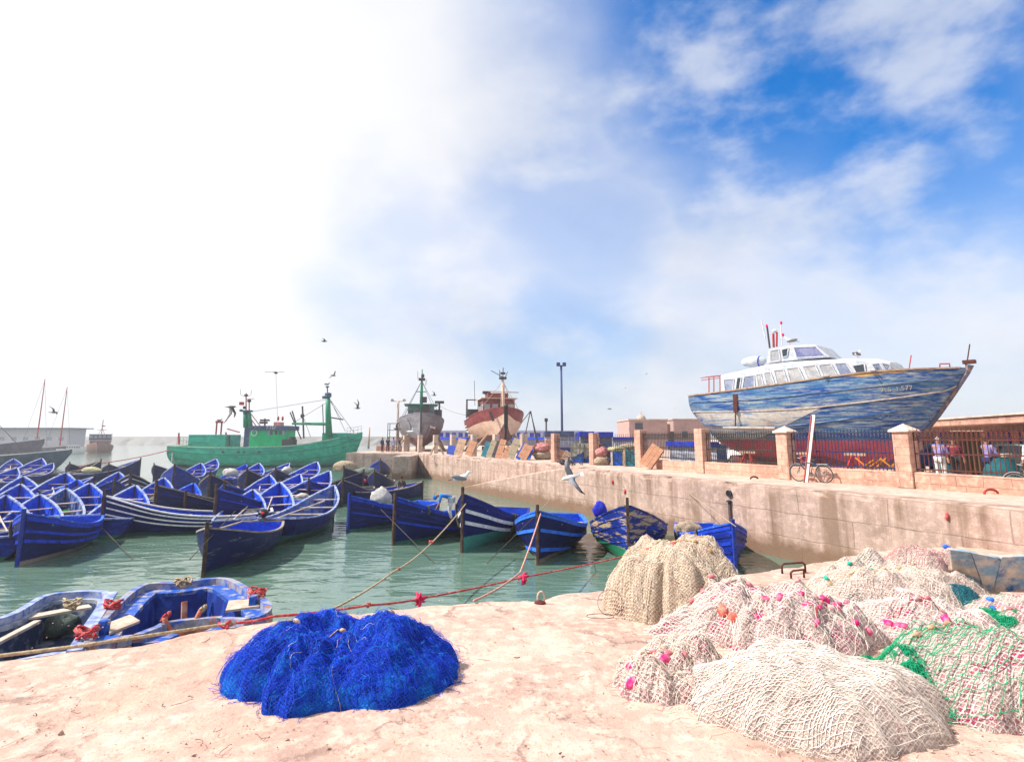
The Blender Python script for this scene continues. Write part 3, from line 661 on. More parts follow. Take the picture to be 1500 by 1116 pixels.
# (bow px, bow py, heading, kind, scale, label)
RAFT = [
 (21, 671, -38, 'bright', 1, 'bright blue boat in the back rank under the grey ship, touching the photo edge'),
 (24, 684, -20, 'bright', .95, 'blue boat with a pale pole upright at its bow, by the photo edge'),
 (61, 670, -24, 'bright', 1.15, 'broad bright blue boat showing its whole bow inside, under the bow of the grey ship'),
 (79, 677, -12, 'bright', .95, 'blue boat overlapping the broad boat under the grey ship bow'),
 (102, 678, 160, 'dark', .9, 'dark boat with low pointed bow facing out, beside the broad bright blue boat'),
 (148, 674, 25, 'dark', 1, 'dark boat with white gunwale and a heap of yellowish net inside'),
 (161, 679, 150, 'dark', .9, 'small dark boat just behind the boat carrying yellowish net'),
 (206, 672, 40, 'pale', 1.1, 'boat with faded inside and white gunwale curving up to a bow post'),
 (227, 680, 170, 'dark', .9, 'dark boat in the back rank between the pale boat and the big blue bow'),
 (255, 681, 158, 'bright', 1.2, 'boat showing a tall bright blue bow, below the stern of the green trawler'),
 (295, 677, -14, 'bright', 1, 'blue boat with pale thwart, right under the green trawler stern'),
 (317, 671, -8, 'bright', 1.05, 'blue boat with a pale upright pole, under the green trawler stern quarter'),
 (308, 694, 163, 'dark', 1.05, 'blackish boat bow in front of the boats under the green trawler stern'),
 (361, 687, 168, 'dark', 1.1, 'blackish pointed bow at the middle of the rank below the green trawler'),
 (361, 679, -5, 'navy', .9, 'small navy boat peeping over the blackish pointed bow'),
 (381, 677, -10, 'bright', 1, 'bright blue boat with white pots inside, below the trawler wheelhouse'),
 (403, 686, 170, 'dark', 1, 'dark boat bow below the front of the trawler wheelhouse'),
 (424, 677, 12, 'bright', .95, 'bright blue boat with white gunwale, below the trawler boom'),
 (464, 675, 2, 'bright', 1.15, 'blue boat carrying a white sack, under the trawler bow'),
 (482, 688, 8, 'bright', 1.15, 'blue boat with four pale thwarts behind the grey gunwaled boat'),
 (490, 709, 4, 'pale', 1.02, 'boat with heavy grey gunwale and pale thwarts, stern to the open water'),
 (36, 696, -36, 'bright', 1, 'blue boat second from the photo edge carrying green and white gear'),
 (30, 707, -34, 'bright', 1.0, 'large blue boat with a yellow cloth inside, behind the banded boat'),
 (95, 691, -30, 'bright', 1.1, 'blue boat with a light blue thwart in the thick of the raft'),
 (131, 706, -30, 'bright', 1.05, 'blue boat with white, green and pink floats lying in its stern'),
 (138, 697, 30, 'bright', 1, 'blue boat with thick white curved bow rail, behind the boat with floats'),
 (168, 702, 140, 'navy', .95, 'navy boat with a rope looped round its bow, behind the white striped boat'),
 (193, 693, 150, 'striped', 1, 'dark boat with thin white stripes deep in the raft'),
 (197, 709, -24, 'bright', 1.0, 'bright blue open boat with a tan bundle, right behind the white striped boat'),
 (232, 709, 215, 'dark', 1.1, 'dark navy boat with ropes over its side, next to the boat with the tan bundle'),
 (318, 714, 190, 'navy', 1.05, 'smoky blue boat with its bow among the sterns, between navy and tall blue boat'),
 (413, 704, -12, 'bright', 1.05, 'tall bright blue boat with an anchor hung in its bow'),
 (548, 689, 178, 'dark', .9, 'dark boat with striped sides and a pink float, end of the raft'),
 (505, 684, 195, 'dark', 1, 'dark boat heaped with nets, under the stem of the green trawler'),
 (532, 690, 100, 'dark', 1, 'dark boat loaded with grey netting, lying next to the striped one'),
]
RAFT += [
 (8, 723, -38, 'bright', 1.0, 'blue boat at the photo edge just behind the big banded boat'), (62, 722, -34, 'bright', .95, 'blue boat with its stern hidden by the big banded boat'),
 (112, 701, -34, 'navy', .95, 'navy boat pressed between the light blue thwart boat and the one with floats'), (174, 690, -26, 'bright', 1.0, 'bright blue boat in front of the one with the curved white gunwale'),
 (272, 722, 205, 'dark', .85, 'dark boat low behind the long striped one, midway along it'), (338, 723, 186, 'dark', .85, 'dark boat with bow out, close to the far end of the long striped boat'),
 (372, 715, -15, 'bright', .9, 'blue boat tucked behind the tall boat with the anchor'), (441, 693, 4, 'bright', 1.0, 'bright blue boat between the tall boat and the four thwart boat'),
 (282, 706, -16, 'navy', .9, 'navy boat just behind the blackish bow under the trawler stern'), (241, 698, -20, 'bright', .95, 'bright blue boat in front of the tall blue bow'),
 (330, 708, 172, 'navy', 1.0, 'navy bow facing out in the third rank, below the white sack'), (503, 702, 180, 'dark', .9, 'dark bow facing the open water at the raft corner'),
 (100, 713, -30, 'pale', 1.0, 'boat with faded inside close behind the big banded boat'), (396, 694, -10, 'bright', .95, 'bright blue boat just above the anchor boat'),
 (452, 702, 176, 'navy', .9, 'navy bow wedged between the grey gunwaled boat and the tall one')]
made = {}
B3 = []
for (px, py, hd, kind, sc_, lab) in RAFT:
    zb = 1.78*sc_ + .05; loc = bowloc(px, py, zb); rz = math.pi/2 - math.radians(hd)
    if kind not in made:
        kw = protos[kind][1]; o = boat(lab, loc, hd, raft_hull, **kw); made[kind] = o; KIDS.clear()
    else:
        o = dup(made[kind], lab, loc=loc, rz=rz)
    o.scale = (sc_,)*3; o.rotation_euler = (R.uniform(-.05, .05), R.uniform(-.03, .03), rz)
    B3.append((o, hd, sc_, lab))
# small gear lying in the raft boats
M_g1 = mat('gear_sack', (.50, .47, .42), (.30, .27, .24), 5, rough=.9, bump=.3); M_g2 = mat('gear_net', (.20, .22, .17), (.32, .26, .18), 6, rough=.9, bump=.3)
def gear_lump(name, m, seed):
    V = []; n, k = 14, 8
    for i in range(k+1):
        ph = math.pi*(i/k-.5); V += [(math.cos(ph)*math.cos(2*math.pi*j/n), math.cos(ph)*math.sin(2*math.pi*j/n), math.sin(ph)) for j in range(n)]
    V = np.array(V); V = V*(1+.25*fbm(V*1.7, seed, 3))[:, None]*np.array([.42, .34, .24]); Fq = np.array([(i*n+j, i*n+(j+1) % n, (i+1)*n+(j+1) % n, (i+1)*n+j) for i in range(k) for j in range(n)])
    return npbuild(name, V, Fq, m)
gl = None
for i, (o, hd, sc_, lab) in enumerate(B3):
    M4 = Matrix.LocRotScale(o.location, o.rotation_euler, o.scale)
    for kind in (0, 1):
        if R.random() < (.62, .7)[kind]: continue_ = False
        else: continue
        if kind == 0:
            g = gear_lump('net_bundle', R.choice((M_g1, M_g2)), i) if i % 4 == 0 or gl is None else gl.copy()
            if g.name not in COL.objects: COL.objects.link(g)
            gl = g; g.location = M4 @ Vector((R.uniform(-3.6, -1.7), R.uniform(-.3, .3), .58)); g.rotation_euler = (0, 0, R.uniform(0, 6)); tag(g, 'small net bundle lying in a boat of the raft', 'net', 'net bundles in the raft boats')
        else:
            a = M4 @ Vector((-5.2, R.uniform(-.5, .5), .72)); b = M4 @ Vector((-1.4, R.uniform(-.35, .35), .95 + R.uniform(0, .25))); g = MB().tube([(0, 0, 0), (b-a)*.75, b-a], [.03, .028, .05], 5).build('oar', M_plank); g.location = a; tag(g, 'pale oar lying along a boat of the raft', 'oar', 'oars in the raft boats')
# boat with a seated man, out beyond the row
man_boat = boat('dark blue open boat with a seated man, crossing open water by the raft', tuple(atY(618, 727, 42).to_2d())+(0,), 47, std_hull(5.4, 1.15, .75, .8, 1.9), HM=H_navy, GM=M_gung, PM=M_post, post=.08, fenders=((.7, 1, .5), (.4, 1, .5), (.2, 1, .5)))
o = dup(made['navy'], 'blue boat with green bottom tied up at the grey quay block', loc=bowloc(557, 674, 1.95), rz=math.pi/2-math.radians(165)); o.scale = (1.1,)*3
o = dup(made['dark'], 'small boat half out of the photo, next to the big banded boat', loc=(-15.4, 15.3, 0), rz=math.pi/2-math.radians(60)); o.scale = (.8,)*3

# two boats lying against the near quay, with wide side decks: outline in plan, then decks, well and hull
def deck_boat(label, rim_px, zr, deck_w, cats, rise=None, name='moored_tender'):
    P0_ = [at(x, y, z) for x, y, z in rim_px]; n0 = len(P0_)
    c = sum((p for p in P0_), Vector())/n0; t = thing(name, label, 'boat', (c.x, c.y, 0), 0, 'boats tied to the near quay')
    pts = []                                                   # closed Catmull-Rom
    for i in range(n0):
        a, b, d, e = (P0_[(i+k-1) % n0] for k in range(4))
        for u in np.linspace(0, 1, 7)[:-1]:
            pts.append(.5*((2*b) + (d-a)*u + (2*a-5*b+4*d-e)*u*u + (-a+3*b-3*d+e)*u**3))
    n = len(pts)
    def inn(w, dz):
        out = []
        for i in range(n):
            tg = (pts[(i+1) % n]-pts[i-1]); nn = Vector((-tg.y, tg.x, 0)).normalized()
            if nn.dot(c-pts[i]) < 0: nn = -nn
            p = pts[i]+nn*w; out.append(Vector((p.x, p.y, pts[i].z+dz)))
        return out
    def ring(mb, A, B, mi=0): mb.grid([[a, b] for a, b in zip(A+A[:1], B+B[:1])], mi)
    mb = MB(); low = [Vector((c.x+(p.x-c.x)*.72, c.y+(p.y-c.y)*.72, -.25)) for p in pts]; mid = [Vector((c.x+(p.x-c.x)*.93, c.y+(p.y-c.y)*.93, .25)) for p in pts]
    m2 = [Vector((p.x, p.y, p.z-.22)) for p in pts]
    ring(mb, low, mid); ring(mb, mid, m2); ring(mb, m2, pts); mb.build('hull', cats['hull'], t, smooth=True, world=True)
    mb = MB(); rim = inn(.10, .015); o1 = inn(-.035, .0); o2 = inn(-.035, -.13); ring(mb, o2, o1); ring(mb, o1, [Vector((p.x, p.y, p.z+.015)) for p in o1]); ring(mb, [Vector((p.x, p.y, p.z+.015)) for p in o1], rim); ring(mb, rim, inn(.10, -.12)); mb.build('gunwale', cats['gunwale'], t, world=True)
    mb = MB(); r1 = inn(-.02, -.13); r2 = inn(-.055, -.16); r3 = inn(-.055, -.27); r4 = inn(-.01, -.30); ring(mb, r1, r2); ring(mb, r2, r3); ring(mb, r3, r4); mb.build('rubbing_strake', M_redwood, t, world=True)
    mb = MB(); a = inn(.098, -.12); b = inn(deck_w, -.12); ring(mb, a, b); ring(mb, b, inn(deck_w, -.20)); mb.build('side_deck', cats['deck'], t, world=True)
    mb = MB(); b = inn(deck_w-.005, -.17); f = [Vector((c.x+(p.x-c.x)*.92, c.y+(p.y-c.y)*.92, .1)) for p in b]; ring(mb, b, f); mb.add(f, [tuple(range(n))]); mb.build('well', cats['well'], t, world=True)
    return t, pts, c
H_tend = mat('tender_hull', (.007, .016, .075), (.02, .03, .12), 3, .5, .65, rough=.5, bump=.08, c3=(.25, .27, .30), sc3=3, lo3=.66, hi3=.75)
M_redwood = mat('red_brown_rubbing_wood', (.26, .085, .045), (.40, .27, .20), 4, .48, .66, rough=.6, bump=.12, stretch=(1, 1, 1), c3=(.42, .40, .42), sc3=5, lo3=.6, hi3=.68)
M_deckb = mat('worn_blue_deck', (.012, .075, .38), (.28, .29, .34), 5, .50, .64, rough=.55, bump=.1, c3=(.45, .36, .30), sc3=2.5, lo3=.58, hi3=.68)
tender, tp, tcn = deck_boat('blue tender with wide side decks and a white number, tied to the near quay',
    [(128, 941, 1.02), (150, 905, .98), (205, 858, .95), (262, 853, .95), (330, 847, .98), (372, 868, 1.04), (396, 888, 1.10), (372, 905, 1.02), (320, 905, .86), (250, 912, .80), (190, 932, .90)], .9, .42,
    dict(hull=H_tend, gunwale=mat('worn_tender_rim', (.27, .28, .34), (.03, .10, .42), 3.2, .47, .62, rough=.6, bump=.1, c3=(.26, .12, .08), sc3=3.4, lo3=.53, hi3=.64), deck=M_deckb, well=mat('tender_well_paint', (.004, .018, .16), (.008, .05, .32), 3, c3=(.08, .09, .12), sc3=3, lo3=.6, hi3=.7)))
barge, bp_, bcn = deck_boat('open grey-blue boat with a net bag in its bottom, beside the tender',
    [(-190, 1040, .95), (-150, 930, .95), (0, 905, .92), (70, 871, .9), (150, 866, .92), (158, 880, .95), (118, 946, .98), (60, 962, .92), (-40, 985, .9)], .9, .2,
    dict(hull=H_tend, gunwale=M_gunw, deck=mat('grey_deck', (.30, .33, .40), (.12, .16, .26), 4), well=mat('dull_blue_well', (.018, .035, .10), (.04, .06, .11), 3, c3=(.18, .2, .24), sc3=3)))
# thwarts, cleats, posts of the two
def wpart(t, name, m, fn, **k): mb = MB(); fn(mb); return mb.build(name, m, t, world=True, **k)
wpart(barge, 'thwart', M_plank, lambda b: b.beam(at(35, 905, .75), at(132, 888, .75), .28, .04))
wpart(barge, 'thwart', M_plank, lambda b: b.beam(at(-40, 960, .75), at(55, 910, .72), .12, .05))
wpart(barge, 'deck_board', M_gunw, lambda b: b.beam(at(108, 955, .99), at(164, 868, .97), .20, .05))
wpart(tender, 'bow_locker', M_plank, lambda b: b.slab([at(330, 897, .93), at(380, 890, .97), at(372, 880, .97), at(335, 882, .93)], (0, 0, .04)))
wpart(tender, 'stern_locker', M_plank, lambda b: b.slab([at(160, 930, .9), at(205, 912, .85), at(190, 903, .87), at(158, 915, .9)], (0, 0, .04)))
wpart(tender, 'side_post', mat('red_brown_post', (.34, .10, .06), (.42, .22, .16), 5, rough=.6, bump=.1), lambda b: b.beam(at(269, 940, .25), at(270, 881, .95), .10, .09), bevel=.01)
for (x, y, z) in ((152, 922, .95), (371, 884, 1.02)):
    wpart(tender, 'bollard_post', M_deckb, lambda b: b.box(at(x, y, z), (.14, .14, .32)), bevel=.02)
def num():
    o = text_mesh('painted_number', '197/1', .34, M_white, tender, shear=.25)
    a, b = at(272, 935, .45), at(375, 918, .55); d = (b-a); d.z = 0; ang = math.atan2(d.y, d.x)
    n = Vector((math.sin(ang), -math.cos(ang), 0))
    # stand the figures just proud of the hull side under the gunwale
    near = min(tp, key=lambda p: (p-at(320, 905, .86)).length)
    o.location = Vector((a.x, near.y - .06 + (a.x-near.x)*math.tan(ang), .38)) - Vector(tender.location); o.rotation_euler = (math.pi/2, 0, ang)
num()
# ------------------------------------------------------------------ ships afloat and on the hard
M_glass = mat('dark_window_glass', (.02, .03, .045), rough=.06, var=0, spec=.8); M_glassb = mat('blue_grey_glass', (.16, .19, .30), (.26, .29, .38), 2, rough=.12, var=.1, spec=.8)
M_glassw = mat('dusty_window', (.30, .31, .34), (.42, .42, .42), 2.5, rough=.3, var=.2)
M_green = mat('trawler_green_hull', (.022, .36, .25), (.04, .45, .33), 1.2, rough=.5, bump=.05, c3=(.03, .24, .20), sc3=.8, st3=(.4, 1, 2), zb=[(.35, .12, (.05, .10, .09))])
M_green2 = mat('wheelhouse_green', (.006, .42, .17), (.012, .50, .23), 1.5, rough=.5, var=.1)
M_greend = mat('mast_green', (.012, .27, .15), (.04, .18, .11), 4, rough=.5)
M_ltgreen = mat('pale_green_rail', (.34, .55, .42), (.20, .42, .30), 3, rough=.6)
M_blueg = mat('grey_blue_trim', (.05, .08, .19), (.10, .12, .20), 3, rough=.6)
M_redp = mat('red_paint', (.42, .03, .03), (.28, .04, .035), 4, rough=.5); M_pinkbox = mat('pinkish_locker', (.70, .22, .22), (.60, .35, .3), 3, rough=.6)
M_iron = mat('dark_iron', (.05, .055, .075), (.10, .06, .05), 5, rough=.6); M_cable = mat('steel_cable', (.10, .10, .13), var=0)
M_grey = mat('grey_hull_paint', (.24, .24, .27), (.17, .16, .19), .9, rough=.7, bump=.05, stretch=(.5, 1, 1.5), c3=(.26, .19, .18), sc3=.6, lo3=.56, hi3=.68, zb=[(1.2, .2, (.20, .10, .09))])
M_maroon = mat('maroon_hull', (.17, .034, .036), (.22, .06, .055), 1.2, rough=.55, var=.2); M_cream = mat('cream_hull', (.62, .46, .36), (.50, .36, .28), 1.2, rough=.6)
M_darkred = mat('dark_antifouling', (.16, .055, .05), (.08, .06, .08), 1.5, rough=.7); M_redbott = mat('red_hull_bottom', (.20, .06, .055), (.16, .09, .09), 1.2, rough=.7)
M_wood = mat('weathered_wood', (.42, .30, .21), (.28, .19, .13), 4, rough=.8, bump=.12)
def rz_of(head): return math.pi/2 - math.radians(head)
def loc_on(o, yl):
    a = o.rotation_euler[2]; L0 = Vector(o.location); n = Vector((-math.sin(a), math.cos(a))); d = Vector((math.cos(a), math.sin(a)))
    def f(px, py, y=yl):
        r = ray(px, py); t = (L0.x*n.x + L0.y*n.y + y)/(r.x*n.x + r.y*n.y); p = Vector((r.x*t - L0.x, r.y*t - L0.y))
        return Vector((p.dot(d), y, EYE + r.z*t - L0.z))
    return f
def part(parent, name, m, fn, smooth=False, bevel=0):
    mb = MB(); fn(mb); return mb.build(name, m, parent, smooth=smooth, bevel=bevel)
def cable(parent, a, b, r=.02, m=None, sag=0, n=8, name='stay'):
    a, b = Vector(a), Vector(b); pts = [a.lerp(b, i/n) - Vector((0, 0, sag*4*(i/n)*(1-i/n))) for i in range(n+1)] if sag else [a, b]
    return part(parent, name, m or M_cable, lambda q: q.tube(pts, r, 4))
def cabin(parent, x, y, z, lx, ly, h, m, roof, nf=3, ns=3, glass=None, over=.2, name='wheelhouse', wz=.62, wh=.28):
    c = part(parent, name, m, lambda b: b.box((x, y, z+h/2), (lx, ly, h)), bevel=.03)
    part(c, 'roof', roof, lambda b: b.box((x, y, z+h+.06), (lx+2*over, ly+2*over, .12)))
    g = glass or M_glass
    for i in range(nf):
        yy = y + ly*((i+.5)/nf-.5); part(c, 'window', g, lambda b: b.box((x+lx/2+.004, yy, z+h*wz), (.03, ly/nf*.7, h*wh)))
    for sg in (1, -1):
        for i in range(ns):
            xx = x + lx*((i+.5)/ns-.5); part(c, 'window', g, lambda b: b.box((xx, y+sg*(ly/2+.004), z+h*wz), (lx/ns*.62, .03, h*wh)))
    return c
def railings(parent, pts, h=.9, m=None, name='railing'):
    def f(b):
        for k in (1.0, .55): b.tube([Vector(p)+Vector((0, 0, h*k)) for p in pts], .025, 4)
        for p in pts: b.tube([p, Vector(p)+Vector((0, 0, h))], .022, 4)
    return part(parent, name, m or M_iron, f)
def ladder_mast(parent, base, top, r, m, spread=.5, name='mast'):
    base, top = Vector(base), Vector(top)
    return part(parent, name, m, lambda b: b.tube([base, base.lerp(top, .6), top], [r, r*.8, r*.5], 8), smooth=True)

# green trawler
def trawler():
    L = 27.4; Y0 = 87.0; xb = atY(531, 634, Y0).x
    t = thing('fishing_trawler', 'large green steel trawler moored behind the raft of blue boats', 'trawler', (xb, Y0, 0), rz_of(91))
    h = Hull(L, 7.0, [(0, 3.05), (.2, 2.85), (.5, 2.9), (.72, 3.25), (.88, 4.1), (1, 5.0)], [(0, .1), (.1, -1), (.8, -1.2), (.9, -.9), (.95, .6), (1, 4.2)], [(0, .78), (.2, .95), (.5, 1), (.72, .92), (.87, .6), (.95, .3), (1, .03)], 3.2, 1.5, 30, 14)
    mb = MB(); h.outer(mb); mb.build('hull', M_green, t, smooth=True)
    mb = MB(); h.inner(mb, 1.9, .12); mb.build('deck', [M_green2, M_plank], t, fix=False)
    mb = MB(); h.strip(mb, lambda q: 1, .25, .14, .05, 0, .99, inward=True); mb.build('bulwark_rail', M_ltgreen, t)
    for v, m in ((.80, M_greend), (.55, M_greend)):
        mb = MB(); h.strip(mb, lambda q, v=v: v, .08, .12, .05, .02, .97); mb.build('rubbing_strake', m, t)
    g = loc_on(t, -2.6)
    gz = lambda px, py: g(px, py, -1.9)
    # stern box, gantry, side rails
    a, b = gz(277, 655), gz(333, 636.5); part(t, 'stern_house', M_green, lambda q: q.box(((a.x+b.x)/2, 0, (a.z+b.z)/2-.1), (b.x-a.x, 4.6, b.z-a.z+.2)), bevel=.04)
    a, b = gz(316, 640), gz(325, 618); part(t, 'stern_gantry', M_redp, lambda q: (q.beam(a, (a.x, -1.9, b.z), .16, .16), q.beam((b.x, -1.9, a.z), b, .16, .16), q.box(((a.x+b.x)/2, -1.9, b.z), (b.x-a.x+.3, .3, .28))))
    railings(t, [gz(x, 652) for x in (259, 263, 268, 273)], 1.2, M_greend)
    for x, y0, y1 in ((262, 651, 634), (331, 652, 633), (336, 653, 637)): part(t, 'deck_post', M_redp if y1 < 636 else M_iron, lambda q: q.tube([gz(x, y0), gz(x, y1)], .12, 6))
    # wheelhouse
    a, b = gz(364, 656), gz(418.5, 629); c = part(t, 'wheelhouse', M_green2, lambda q: q.box(((a.x+b.x)/2, 0, (a.z+b.z)/2), (b.x-a.x, 3.8, b.z-a.z)), bevel=.04)
    a2, b2 = gz(364, 630), gz(423, 624.5); part(c, 'fascia', M_blueg, lambda q: q.box(((a2.x+b2.x)/2, 0, (a2.z+b2.z)/2+.05), (b2.x-a2.x, 4.4, .62)))
    for px in (397.5, 404.5, 411): p = gz(px, 633.5); part(c, 'window', M_glass, lambda q: q.box((p.x, -1.9, p.z), (.42, .06, .62)))
    for px in (393.5, 415): p = gz(px, 633.5); part(c, 'window', M_glassb, lambda q: q.box((p.x, -1.9, p.z), (.36, .06, .62)))
    p = gz(372.5, 634); part(c, 'lifebuoy', M_white, lambda q: q.tube([(p.x+.42*math.cos(u), -1.95, p.z+.42*math.sin(u)) for u in np.linspace(0, 2*math.pi, 17)[:-1]], .09, 6, True), smooth=True)
    p = gz(391, 628.6); o = text_mesh('name_letters', '7-157', .62, M_white, c); o.location = (p.x, -2.22, p.z); o.rotation_euler = (math.pi/2, 0, 0)
    a3, b3 = gz(398, 625), gz(408, 618); part(c, 'roof_locker', M_pinkbox, lambda q: q.box(((a3.x+b3.x)/2, -.6, (a3.z+b3.z)/2), (b3.x-a3.x, 1.4, b3.z-a3.z)))
    part(c, 'radar', M_iron, lambda q: (q.tube([gz(388, 624, ), gz(388, 613)], .12, 6), q.box(gz(388, 615.5), (1.3, .4, .25)), q.box(gz(386, 619), (.9, .8, .3))))
    part(c, 'whip_aerial', M_white, lambda q: q.tube([gz(407, 622), gz(404, 545)], .035, 4))
    for px in (407.5, 414): part(c, 'roof_lamp', M_redp, lambda q: q.ell(gz(px, 613), (.16, .16, .35)))
    a, b = gz(352, 656), gz(365, 624); part(t, 'funnel_casing', M_blueg, lambda q: q.box(((a.x+b.x)/2, .2, (a.z+b.z)/2), (b.x-a.x, 2.6, b.z-a.z)), bevel=.05)
    # aft A-mast
    def am(q):
        q.tube([gz(360, 626), gz(359, 602)], [.36, .30], 8); q.tube([gz(367, 626), gz(364, 602)], [.36, .3], 8)
    part(t, 'mast', M_greend, am, smooth=True)
    part(t, 'mast_platform', M_blueg, lambda q: q.box(gz(361.5, 602), (1.3, 1.2, .25)))
    part(t, 'mast_head', M_redp, lambda q: (q.tube([gz(360.5, 602), gz(360.5, 576)], .09, 5), q.tube([gz(365, 602), gz(365, 588)], .09, 5), q.box(gz(354, 591), (.5, .5, .45)), q.tube([gz(361, 584.5), gz(372, 584.5)], .05, 4)))
    part(t, 'navigation_lamps', M_iron, lambda q: (q.ell(gz(360.5, 579), (.3, .3, .2)), q.ell(gz(365, 587), (.3, .3, .25)), q.ell(gz(353, 601), (.25, .25, .18)), q.box(gz(358, 597), (.3, .3, .4))))
    part(t, 'aerial_loop', M_cable, lambda q: q.tube([gz(352, 570), gz(352.5, 578), gz(356, 580), gz(365, 580), gz(368, 577), gz(368, 571)], .03, 4))
    for a_, b_ in (((366, 604), (382, 625)), ((365, 610), (376, 625))): cable(t, gz(*a_), gz(*b_), .06, M_redp)
    part(t, 'aft_boom', M_redp, lambda q: q.tube([gz(333, 628), gz(351, 633)], .09, 5))
    # foremast, boom, derrick
    part(t, 'foremast', M_greend, lambda q: q.tube([gz(482, 640), gz(480.5, 600), gz(480.5, 581)], [.5, .38, .3], 10), smooth=True)
    part(t, 'foremast_top', M_blueg, lambda q: (q.lathe([(.2, 0), (.5, .05), (.5, .6), (.2, .7)], 8, gz(480.5, 582)), q.tube([gz(480, 580), gz(479.5, 566)], .09, 5), q.box(gz(476.5, 582), (.8, .3, .4)), q.ell(gz(479.5, 566.5), (.28, .2, .15))))
    part(t, 'boom', M_greend, lambda q: q.tube([gz(428, 620.5), gz(478, 621)], [.16, .24], 7))
    part(t, 'derrick_pole', M_iron, lambda q: (q.tube([gz(425, 604), gz(441, 643)], .09, 5), q.tube([gz(428, 602), gz(434, 622)], .1, 5), q.tube([gz(443, 595), gz(445, 642)], .13, 6), q.ell(gz(443, 609), (.3, .3, .35))))
    part(t, 'fore_spar', M_iron, lambda q: (q.tube([gz(472.5, 592), gz(474, 635)], .07, 5), q.tube([gz(482, 611), gz(503, 614.5)], .09, 5)))
    for a_, b_ in (((368, 603), (479, 585)), ((484, 586), (519, 634)), ((483, 584), (506, 632)), ((444, 610), (455, 640)), ((484, 588), (500, 614)), ((478, 590), (430, 619))): cable(t, gz(*a_), gz(*b_), .035)
    a, b = gz(471, 645), gz(508, 633); part(t, 'forecastle', M_green, lambda q: q.box(((a.x+b.x)/2, 0, (a.z+b.z)/2-.1), (b.x-a.x, 3.6, b.z-a.z)), bevel=.05)
    railings(t, [g(x, y, -1.2+.06*i) for i, (x, y) in enumerate(((508, 637), (513, 636.5), (518, 636), (524, 635), (529, 634)))], 1.0)
    part(t, 'winch', M_iron, lambda q: (q.lathe([(.5, -.6), (.5, .6)], 10, gz(428, 646)), q.box(gz(424, 648), (1.4, 2, .9))))
    part(t, 'stern_lettering', M_white, lambda q: q.box(gz(258.3, 669)+Vector((-.05, .5, 0)), (.12, 3, 1.3)))
    for px in (344, 366, 374, 395): p = g(px, 661, 0); p.y = -h.pt(1+p.x/h.L, h.vz(1+p.x/h.L, p.z))[1]-.02; part(t, 'scupper', M_iron, lambda q: q.ell(p, (.22, .06, .16)))
    return t
trawler()

